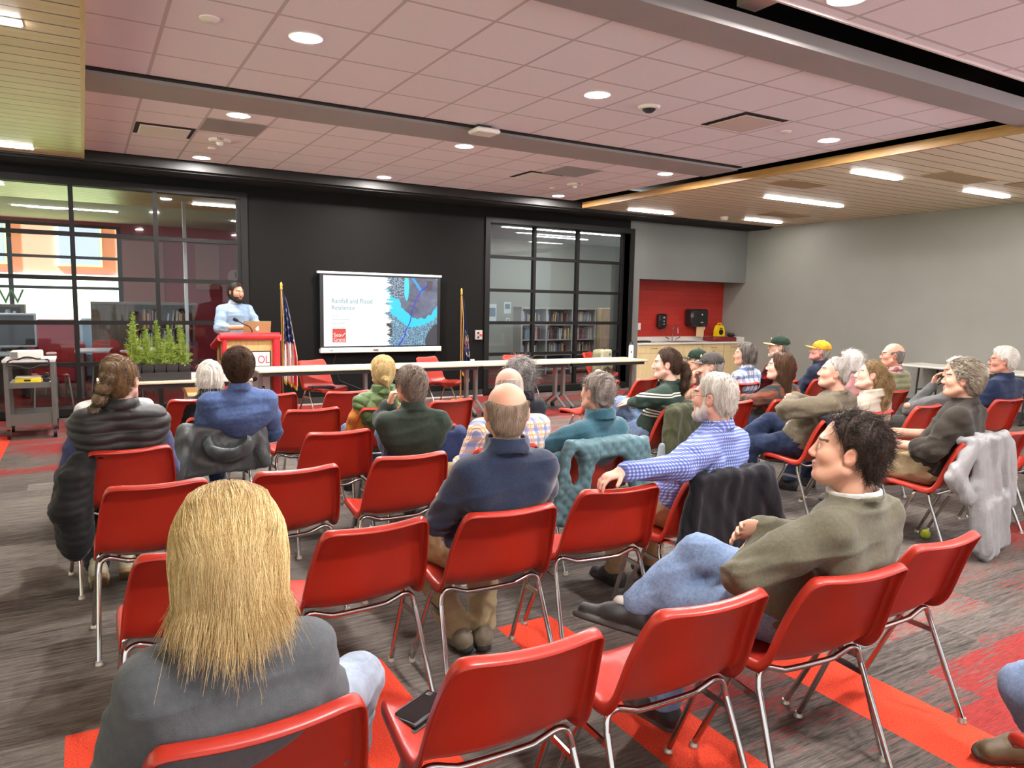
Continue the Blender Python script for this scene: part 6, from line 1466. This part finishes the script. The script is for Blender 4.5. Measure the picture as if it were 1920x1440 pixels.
person('H4', (6.860, 3.720, 1.050), 'person in a grey knit pullover resting the face on one hand', hy=38, hp=-8, sw=.165, layers=[K(m=GREYK, col='crew', o=.01, so=.012, hem=.02)], legcol=GREYP_, legs={1: ((.14, .62, .62), (-.1, .7, .3), (-.4, .8, 0)), -1: ((-.1, .66, .50), (-.1, .7, .09), (0, 1, 0))}, arms={-1: (V3(-.13, .46, .66), V3(-.06, .30, .90), (.1, -.15, 1), (.2, -.9, 0), .7), 1: (V3(.2, .40, .66), V3(-.1, .44, .70), (-.9, .1, 0), (0, 0, -1))}, hands=(-1,), hair=K(cols=((150, 140, 130), (214, 208, 200)), n=400, L=.06, flow='mess', th=.02, lift=.3))
person('H5', (7.581, 3.695, 1.128), 'person with thick white hair and glasses in a navy polo shirt', hy=34, hp=0, sw=.178, bw=1.08, aw=1.05, belly=.03, hh=.0045, tone=(206, 146, 122), layers=[K(m=NAVY, col='shirt', o=.012, so=.014, sl=.45, hem=.02)], legcol=GREYP_, hair=K(follow=True, cols=((206, 200, 190), (246, 242, 234)), n=900, L=.06, flow='back', r=.0012, th=.024, groove=.004, lift=.15, jit=.4, bottom=-.08), glass=GM)
person('I1', (4.068, 4.495, 1.122), 'person with a dark ponytail in a green sweater with white stripes', hy=46, hp=0, twist=20, sw=.155, hh=.0045, tone=(228, 178, 158), layers=[K(m=STRIPE, col='crew', o=.010, so=.014, hem=.02, sl=.95)], legcol=JEANW, legs={1: ((-.06, .62, .74), (-.12, .70, .40), (-.2, .8, -.4)), -1: ((-.1, .60, .52), (-.06, .62, .12), (.2, .9, -.2))}, arms={-1: (V3(-.25, .2, .83), V3(-.13, .42, .78), (.1, .95, -.1), (0, 0, -1), .5), 1: (V3(.15, .26, .80), V3(-.03, .46, .80), (-.5, .8, -.1), (0, 0, -1), .5)}, hands=(-1, 1), hair=K(style='tail', cols=((36, 26, 22), (92, 66, 50)), n=1500, L=.09, flow='tied', r=.0009, th=.014, jit=.08, follow=True, lo=(-.14, -.24, -.3), ties=[(0, -.135, -.005)], tr=.011))
person('I2', (4.820, 4.750, 1.060), 'person in a grey cap and tan-red plaid shirt, hand on the chin', hy=42, hp=2, sw=.18, bw=1.08, layers=[K(m=PL_RED, col='shirt', o=.012, so=.014, hem=.02)], legcol=GREYP_, legs='wide', arms={-1: (V3(-.34, .56, .70), V3(-.16, .40, .93), (.2, -.15, .95), (.6, -.6, 0), 1.2), 1: 'lap'}, hands=(-1,), hair=K(cols=((110, 104, 96), (160, 154, 146)), n=300, L=.02, flow='down', th=.009), hat=((76, 70, 66), (88, 82, 78), 0, 1), brd=K(cols=((150, 144, 136), (206, 200, 192)), th=.010, L=.015))
person('I3', (5.475, 4.545, 1.058), 'person with long straight brown hair and glasses in a dark plaid shirt', hy=40, hp=4, sw=.15, tone=(228, 180, 160), layers=[K(m=PL_DARK, col='shirt', o=.010, so=.014, hem=.02)], legcol=JEAND, arms={-1: (V3(-.22, .2, .76), V3(-.12, .5, .72), (-.2, .9, .2), (0, 0, -1), .6), 1: 'lap'}, hands=(-1,), hair=K(style='long', cols=((54, 38, 28), (116, 84, 60)), n=1400, L=.16, flow='down', r=.001, th=.016, jit=.15, bottom=-.235, follow=True, steps=8, lo=(-.15, -.17, -.27)), glass=GM)
person('I4', (6.487, 4.545, 1.063), 'person with fluffy short white hair in a pink jacket', hy=34, hp=-2, sw=.155, layers=[K(m=PINK, col='stand', o=.014, so=.016, hem=.02)], legcol=DARKP, hair=K(style='bob', cols=((176, 172, 166), (240, 238, 232)), n=900, L=.06, flow='mess', r=.0012, th=.024, lift=.3, jit=.6, bottom=-.075, groove=.004), glass=GM)
person('I5', (7.170, 4.545, 1.130), 'balding person with glasses in a red plaid shirt and sage puffer vest', hy=42, hp=2, sw=.17, bw=1.06, tone=(214, 154, 130), layers=[K(m=PL_RW, col='shirt', o=.002, so=.008, hem=.02), K(name='puffer_vest', m=SAGEP, sl=0, o=.016, hem=.02, puff=('h', .06, .011), wr=.002, nr=.12)], legcol=DARKP, hair=K(style='band', cols=((104, 98, 92), (150, 144, 138)), n=500, L=.02, flow='down', th=.010, bottom=-.08), glass=GM)
person('J1', (5.521, 5.645, 1.020), 'person in a dark green cap and maroon sweater, behind the grey cap', hy=44, hp=4, sw=.175, layers=[K(m=MAROON, col='crew', o=.012, so=.014, hem=.02)], legcol=DARKP, hair=K(cols=((90, 84, 76), (140, 132, 122)), n=200, L=.02, flow='down', th=.009), hat=((30, 52, 36), (34, 58, 40)), stubble=.2)
person('J2', (6.225, 5.645, 1.076), 'person with a dark grey bob in a blue and white plaid shirt', hy=44, hp=2, sw=.15, layers=[K(m=PL_BW, col='shirt', o=.010, so=.012, hem=.02)], legcol=DARKP, hair=K(style='bob', cols=((46, 42, 40), (124, 116, 108)), n=900, L=.06, flow='down', r=.0012, th=.024, jit=.3, lift=.15, bottom=-.085, groove=.004))
person('J3', (6.774, 5.645, 1.152), 'person in a green cap with yellow brim and a red and black plaid coat', hy=44, hp=4, sw=.175, layers=[K(m=PL_BUFF, col='shirt', o=.016, so=.018, hem=.02)], legcol=DARKP, hair=K(cols=((90, 86, 80), (140, 134, 126)), n=200, L=.02, flow='down', th=.009), hat=((28, 52, 38), (232, 204, 130), 0, 1), glass=GM, brd=K(cols=((170, 166, 160), (220, 216, 210)), th=.008, L=.012))
person('J4', (7.486, 5.645, 1.091), 'person in a yellow cap and navy jacket, chin raised', hy=40, hp=12, sw=.17, tone=(196, 138, 124), layers=[K(m=fabric('navy_jacket', (36, 44, 66), .8), col='stand', o=.016, so=.018, hem=.02)], legcol=DARKP, hair=K(cols=((120, 116, 110), (170, 166, 160)), n=200, L=.02, flow='down', th=.008), hat=((236, 170, 44), (240, 178, 52)))
person('A5', (2.281, 0.565, 1.107), 'person at the bottom right corner, only a jeans cuff and brown shoe showing', hy=10, layers=[K(m=BROWNK, col='shirt', o=.012, hem=.02)], legcol=JEANW, legs={1: ((.46, .50, .50), (.45, .80, .10), (-.95, .3, 0)), -1: ((-.0, .58, .49), (.02, .4, .10), (.1, 1, -.2))}, hair=K(n=100), shoes=((104, 84, 54), (60, 50, 40)), socks=(120, 110, 90))
# ---- the speaker
person((1.73, 10.18, 200), (1.735, 10.2, 1.655), 'bearded person in a light blue shirt standing behind the lectern', hy=208, hp=-4, sw=.185, bw=1.02, aw=1.05, stand=True, pel=(0, -.02, .98), hh=.0055, tone=(196, 140, 112),
       layers=[K(name='undershirt', m=WHITES, sl=0, o=-.004, col='crew'), K(m=LBLUE, col='shirt', o=.008, so=.012, sl=.62, hem=-.02, wr=.006)], legcol=JEAND, legs={1: ((.11, .02, .52), (.12, 0, .1), (.2, 1, 0)), -1: ((-.11, .02, .52), (-.12, 0, .1), (-.2, 1, 0))},
       arms={1: (V3(.27, .05, 1.20), V3(.07, .26, 1.21), (-.9, .35, .05), (-.2, -.3, -.9), .6), -1: (V3(-.27, .04, 1.22), V3(-.07, .27, 1.24), (.9, .3, 0), (.2, -.3, -.9), .6)}, hands=(-1, 1),
       hair=K(cols=((20, 15, 13), (52, 40, 34)), n=500, L=.05, flow='back', th=.017, lift=.1, bottom=-.07, front=.0), brd=K(cols=((18, 14, 12), (44, 34, 28)), th=.018, L=.02), brow=(28, 22, 20))
# ================================================================== coats and bags on and around the chairs
def coat(key, label, mcol, shapes, name='jacket', cat='jacket', amp=.007, wsc=4, seed=0, h=.009, puffk=None, parts=None, lo=(-.5, -.45, -.01), hi=(.5, .35, .95), an=(1.3, 1.3, .45)):
    x, y, yw = CH[key]; f = Field(lo, hi, h)
    for sh in shapes:
        if sh[0] == 'b': f.box(sh[1], sh[2], sh[3], sh[4] if len(sh) > 4 else .03, sh[5] if len(sh) > 5 else 'u', Rot(*sh[6]) if len(sh) > 6 else None)
        elif sh[0] == 'c': f.rc(sh[1], sh[2], sh[3], sh[4], .03, 'u', sh[5] if len(sh) > 5 else None)
        elif sh[0] == 'e': f.ell(sh[1], sh[2], .03, sh[3] if len(sh) > 3 else 'u')
    V, F = f.mesh(); N = vnormals(V, F); V = V+N*(amp*wob(V, wsc, 4, seed, an))[:, None]
    if puffk: V = V+N*np.asarray(puff(V, N, *puffk, None))[:, None]
    o = pmesh(name, smooth_mesh(V, F, 1, .3), F, mcol, None); o.location = (x, y, 0); o.rotation_euler = (0, 0, rad(yw)); tag(o, label, cat); return o
o = coat('E2', 'grey rain jacket hanging hood out over the blue shirt man\'s chair', fabric('grey_rain_shell', (82, 90, 92), .45, .1, 20, .5, 120, spec=.5), [('b', (.0, -.03, .56), (.25, .03, .17), .03), ('e', (.04, -.09, .60), (.17, .075, .12)), ('e', (.03, -.12, .66), (.11, .06, .07), 's'), ('c', (-.22, -.03, .69), (-.29, -.04, .38), .06, .05), ('c', (.24, -.03, .69), (.28, -.05, .45), .06, .05)], amp=.010, wsc=4.5, seed=2)
obj('label_tab', MB().box(.15, .21, -.075, -.068, .695, .72), WHITE, o, world=False)
coat('D3', 'navy jacket draped over the chair of the dark green polo man', fabric('navy_shell', (40, 54, 96), .6, .1, 20, .4, 150), [('b', (.0, -.035, .60), (.235, .028, .15), .028), ('c', (-.2, -.02, .72), (-.29, .02, .46), .045, .05), ('c', (.2, -.02, .74), (.28, -.04, .54), .045, .05)], seed=1)
o = coat('C7', 'teal quilted vest hung over the teal fleece person\'s chair, armhole showing', fabric('teal_quilt', (92, 132, 140), .5, .12, 30, .3, spec=.4), [('b', (.0, -.02, .745), (.25, .032, .055), .03), ('b', (0, .02, .785), (.2, .06, .018), .018), ('b', (-.26, -.03, .56), (.125, .032, .25), .03, .04, 'u', (0, 0, 14)), ('b', (.27, -.03, .60), (.105, .032, .18), .03, .04, 'u', (0, 0, -14)), ('e', (-.26, -.03, .66), (.045, .12, .10), 's')], 'vest', 'vest', amp=.004, seed=3, puffk=('d', .075, .009))
o = coat('I1', 'olive green coat hanging over the striped sweater woman\'s chair back', fabric('olive_coat', (74, 76, 52), .65, .12, 20, .5, 150), [('b', (.02, -.05, .58), (.22, .04, .24), .035), ('b', (0, .0, .80), (.21, .07, .025), .025), ('c', (-.18, -.06, .76), (-.24, -.08, .42), .06, .05), ('c', (.2, -.06, .76), (.24, -.1, .4), .055, .05), ('b', (-.05, -.07, .38), (.2, .03, .1), .03)], 'coat', 'coat', amp=.010, seed=4)
coat('I1', 'pale grey lining flap of clothing hanging below the olive coat', fabric('grey_lining', (140, 150, 156), .5, .1, 20, .4), [('b', (-.27, -.06, .40), (.06, .028, .13), .025, .03, 'u', (0, 0, 10))], 'scarf', 'scarf', amp=.006, seed=5)
coat('B5', 'black jacket draped over the chair of the blue checked shirt man', fabric('black_jacket', (24, 25, 32), .75, .1, 20, .4, 200), [('b', (.01, -.05, .60), (.25, .035, .22), .033), ('b', (0, .0, .79), (.21, .07, .022), .022), ('c', (-.2, -.05, .77), (-.27, -.06, .46), .05, .05), ('c', (.2, -.05, .78), (.31, -.08, .46), .05, .06)], amp=.008, seed=6)
coat('G1', 'pale grey jacket hanging to the floor from the khaki trousered man\'s chair', fabric('pale_grey_shell', (170, 170, 170), .5, .06, 20, .5, 120, spec=.4), [('b', (.07, -.055, .44), (.215, .024, .36), .024, .03, 'u', (0, 0, -5)), ('b', (.02, .0, .79), (.22, .07, .022), .022), ('c', (-.17, -.03, .74), (-.26, .03, .56), .045, .06, (1, 1.3, 1)), ('c', (-.26, .03, .56), (-.17, -.03, .43), .06, .05, (1, 1.3, 1)), ('b', (.12, -.085, .21), (.18, .03, .19), .028, .05, 'u', (0, 0, -9)), ('c', (-.12, -.05, .5), (-.03, -.09, .1), .05, .06, (1, 1.4, 1)), ('c', (.24, -.05, .74), (.28, -.09, .35), .05, .05)], amp=.009, wsc=4.0, seed=7, an=(1.9, 1.9, .4), h=.008, hi=(.5, .35, .95))
coat('D1', 'black quilted puffer coat hanging at the left of the braided woman\'s chair', QUILTB, [('b', (-.27, .02, .50), (.075, .10, .22), .06), ('c', (-.22, .05, .72), (-.30, -.02, .50), .07, .09), ('e', (-.27, .0, .36), (.085, .10, .14))], 'coat', 'coat', amp=.004, seed=2, puffk=('h', .042, .007))
coat('H1', 'black jacket on the back of the tan sweater man\'s chair', fabric('black_jacket', (24, 25, 32), .75), [('b', (.0, -.05, .58), (.225, .03, .22), .03), ('b', (0, .0, .79), (.2, .06, .02), .02)], amp=.005, seed=8)
# backpack
def at(key, p): x, y, yw = CH[key]; a = rad(yw); return (x+p[0]*math.cos(a)-p[1]*math.sin(a), y+p[0]*math.sin(a)+p[1]*math.cos(a), p[2])
t = thing('backpack', 'sage and cream backpack on the chair behind the right table', 'backpack', at('K4', (0, .27, .445)), CH['K4'][2]-20)
BPK = fabric('backpack_sage', (150, 150, 118), .8, .1, 40, .3); BPC = fabric('backpack_cream', (206, 200, 168), .8, .06, 40, .3)
def blob(name, m, shapes, parent, lo, hi, h=.009, amp=.003):
    f = Field(lo, hi, h)
    for c, hb, rd in shapes: f.box(c, hb, rd, .02)
    V, F = f.mesh(); V = V+vnormals(V, F)*(amp*wob(V, 5, 3))[:, None]; return pmesh(name, V, F, m, parent)
blob('body', BPK, [((0, 0, .2), (.16, .1, .2), .07)], t, (-.2, -.2, -.02), (.2, .2, .45)); blob('top_pocket', BPC, [((0, .095, .3), (.13, .03, .1), .028)], t, (-.2, .02, .15), (.2, .16, .45)); blob('front_pocket', BPK, [((0, .12, .11), (.13, .045, .09), .04)], t, (-.2, .02, -.02), (.2, .2, .25))
obj('strap', MB().tube([(-.1, .16, .02), (-.12, .17, .12), (-.05, .175, .06), (.05, .175, .12), (.11, .17, .05)], .008, 6).tube([(0, .06, .40), (-.04, .06, .44), (.04, .06, .44), (.0, .06, .40)], .008, 6), fabric('strap_dark', (70, 66, 50), .8), t, True, world=False); obj('patch', MB().box(-.08, -.05, .124, .128, .3, .34), mat('patch_green', srgb(60, 100, 60), .7), t, world=False)
t = thing('tote_bag', 'cream tote bag on the floor beside the chair with the seat showing', 'bag', (5.45, 6.75, 0)); blob('body', fabric('cream_canvas', (206, 194, 168), .9, .06, 40, .3), [((0, 0, .2), (.16, .07, .2), .05)], t, (-.2, -.12, -.01), (.2, .12, .43)); obj('handle', MB().tube([(-.08, 0, .39), (-.07, 0, .52), (.07, 0, .52), (.08, 0, .39)], .008, 6), fabric('cream_canvas', (206, 194, 168)), t, True, world=False)
# phone in its case
x, y, z = at('A1', (-.135, .395, .4515)); t = thing('phone', 'black phone in an open folio case on the empty red chair seat', 'phone', (x, y, z), 28)
obj('case', MB().box(-.085, .085, -.048, .048, -.001, .010, bev=.004).box(-.1, .075, -.058, .04, -.004, .001, bev=.002), EDGE, t, True, world=False); obj('screen', MB().box(-.076, .078, -.037, .037, .010, .0115), mat('phone_screen', (.008, .008, .01), .06), t, world=False); obj('camera_slot', MB().box(.055, .072, .012, .03, .0116, .0122), mat('slot_dark', (.05, .045, .04), .3), t, world=False); obj('button', MB().box(-.082, -.078, -.02, -.008, .0100, .0112).box(-.082, -.078, .006, .018, .0100, .0112), mat('slot_dark', (.05, .045, .04), .3), t, world=False)
tag(obj('tennis_ball', MB().lathe([(.033*math.sin(a), .033-.033*math.cos(a)) for a in np.linspace(0, PI, 14)], (5.06, 2.86, 0)), fabric('ball_felt', (200, 212, 60), .95, .05, 200, .3), None, True), 'yellow-green tennis ball on the carpet below the pale grey jacket', 'ball')
x, y, z = at('H3', (-.06, .33, .452)); t = thing('folder', 'bright blue folder lying on the empty chair seat', 'folder', (x, y, z), 20); obj('cover', MB().box(-.15, .15, -.11, .11, 0, .006), mat('folder_blue', srgb(96, 132, 226), .5), t, world=False)
t = thing('pen', 'black pen lying on the blue folder', 'pen', (x-.02, y, z+.0065), 35); obj('barrel', MB().tube([(-.07, 0, .005), (.06, 0, .005)], .005, 8), EDGE, t, True, world=False); obj('clip', MB().tube([(.02, 0, .011), (.06, 0, .011)], .0015, 6), CHR, t, world=False)
x, y, z = at('K1', (.06, .3, .445)); tag(obj('cloth', MB().box(x-.15, x+.15, y-.13, y+.13, .446, .462, bev=.006), mat('cloth_dark', srgb(44, 36, 46), .8), None, True), 'dark folded cloth on the chair left of the display', 'cloth')
WORLD_STRENGTH, EXPOSURE = .8, 1.0
# ================================================================== light
w = bpy.data.worlds.new('world'); SC.world = w; w.use_nodes = True
bg = w.node_tree.nodes['Background']; bg.inputs[0].default_value = (.93, .97, 1.0, 1); bg.inputs[1].default_value = WORLD_STRENGTH
SC.view_settings.view_transform = 'Standard'; SC.view_settings.look = 'None'; SC.view_settings.gamma = 1; SC.view_settings.use_curve_mapping = False
SC.view_settings.exposure = EXPOSURE
SC.cycles.use_denoising = True; SC.cycles.use_adaptive_sampling = True; SC.cycles.adaptive_threshold = .02; SC.cycles.max_bounces = 7; SC.cycles.diffuse_bounces = 4; SC.cycles.glossy_bounces = 3; SC.cycles.transparent_max_bounces = 12
SC.cycles.sample_clamp_indirect = 4; SC.cycles.caustics_reflective = False; SC.cycles.caustics_refractive = False

sun = bpy.data.lights.new('sun', 'SUN'); so = bpy.data.objects.new('sun', sun); COL.objects.link(so); sun.energy = 45; sun.angle = rad(1); sun.color = (1, .96, .93)
so.rotation_euler = Vector((.55, .12, -.77)).to_track_quat('-Z', 'Y').to_euler()
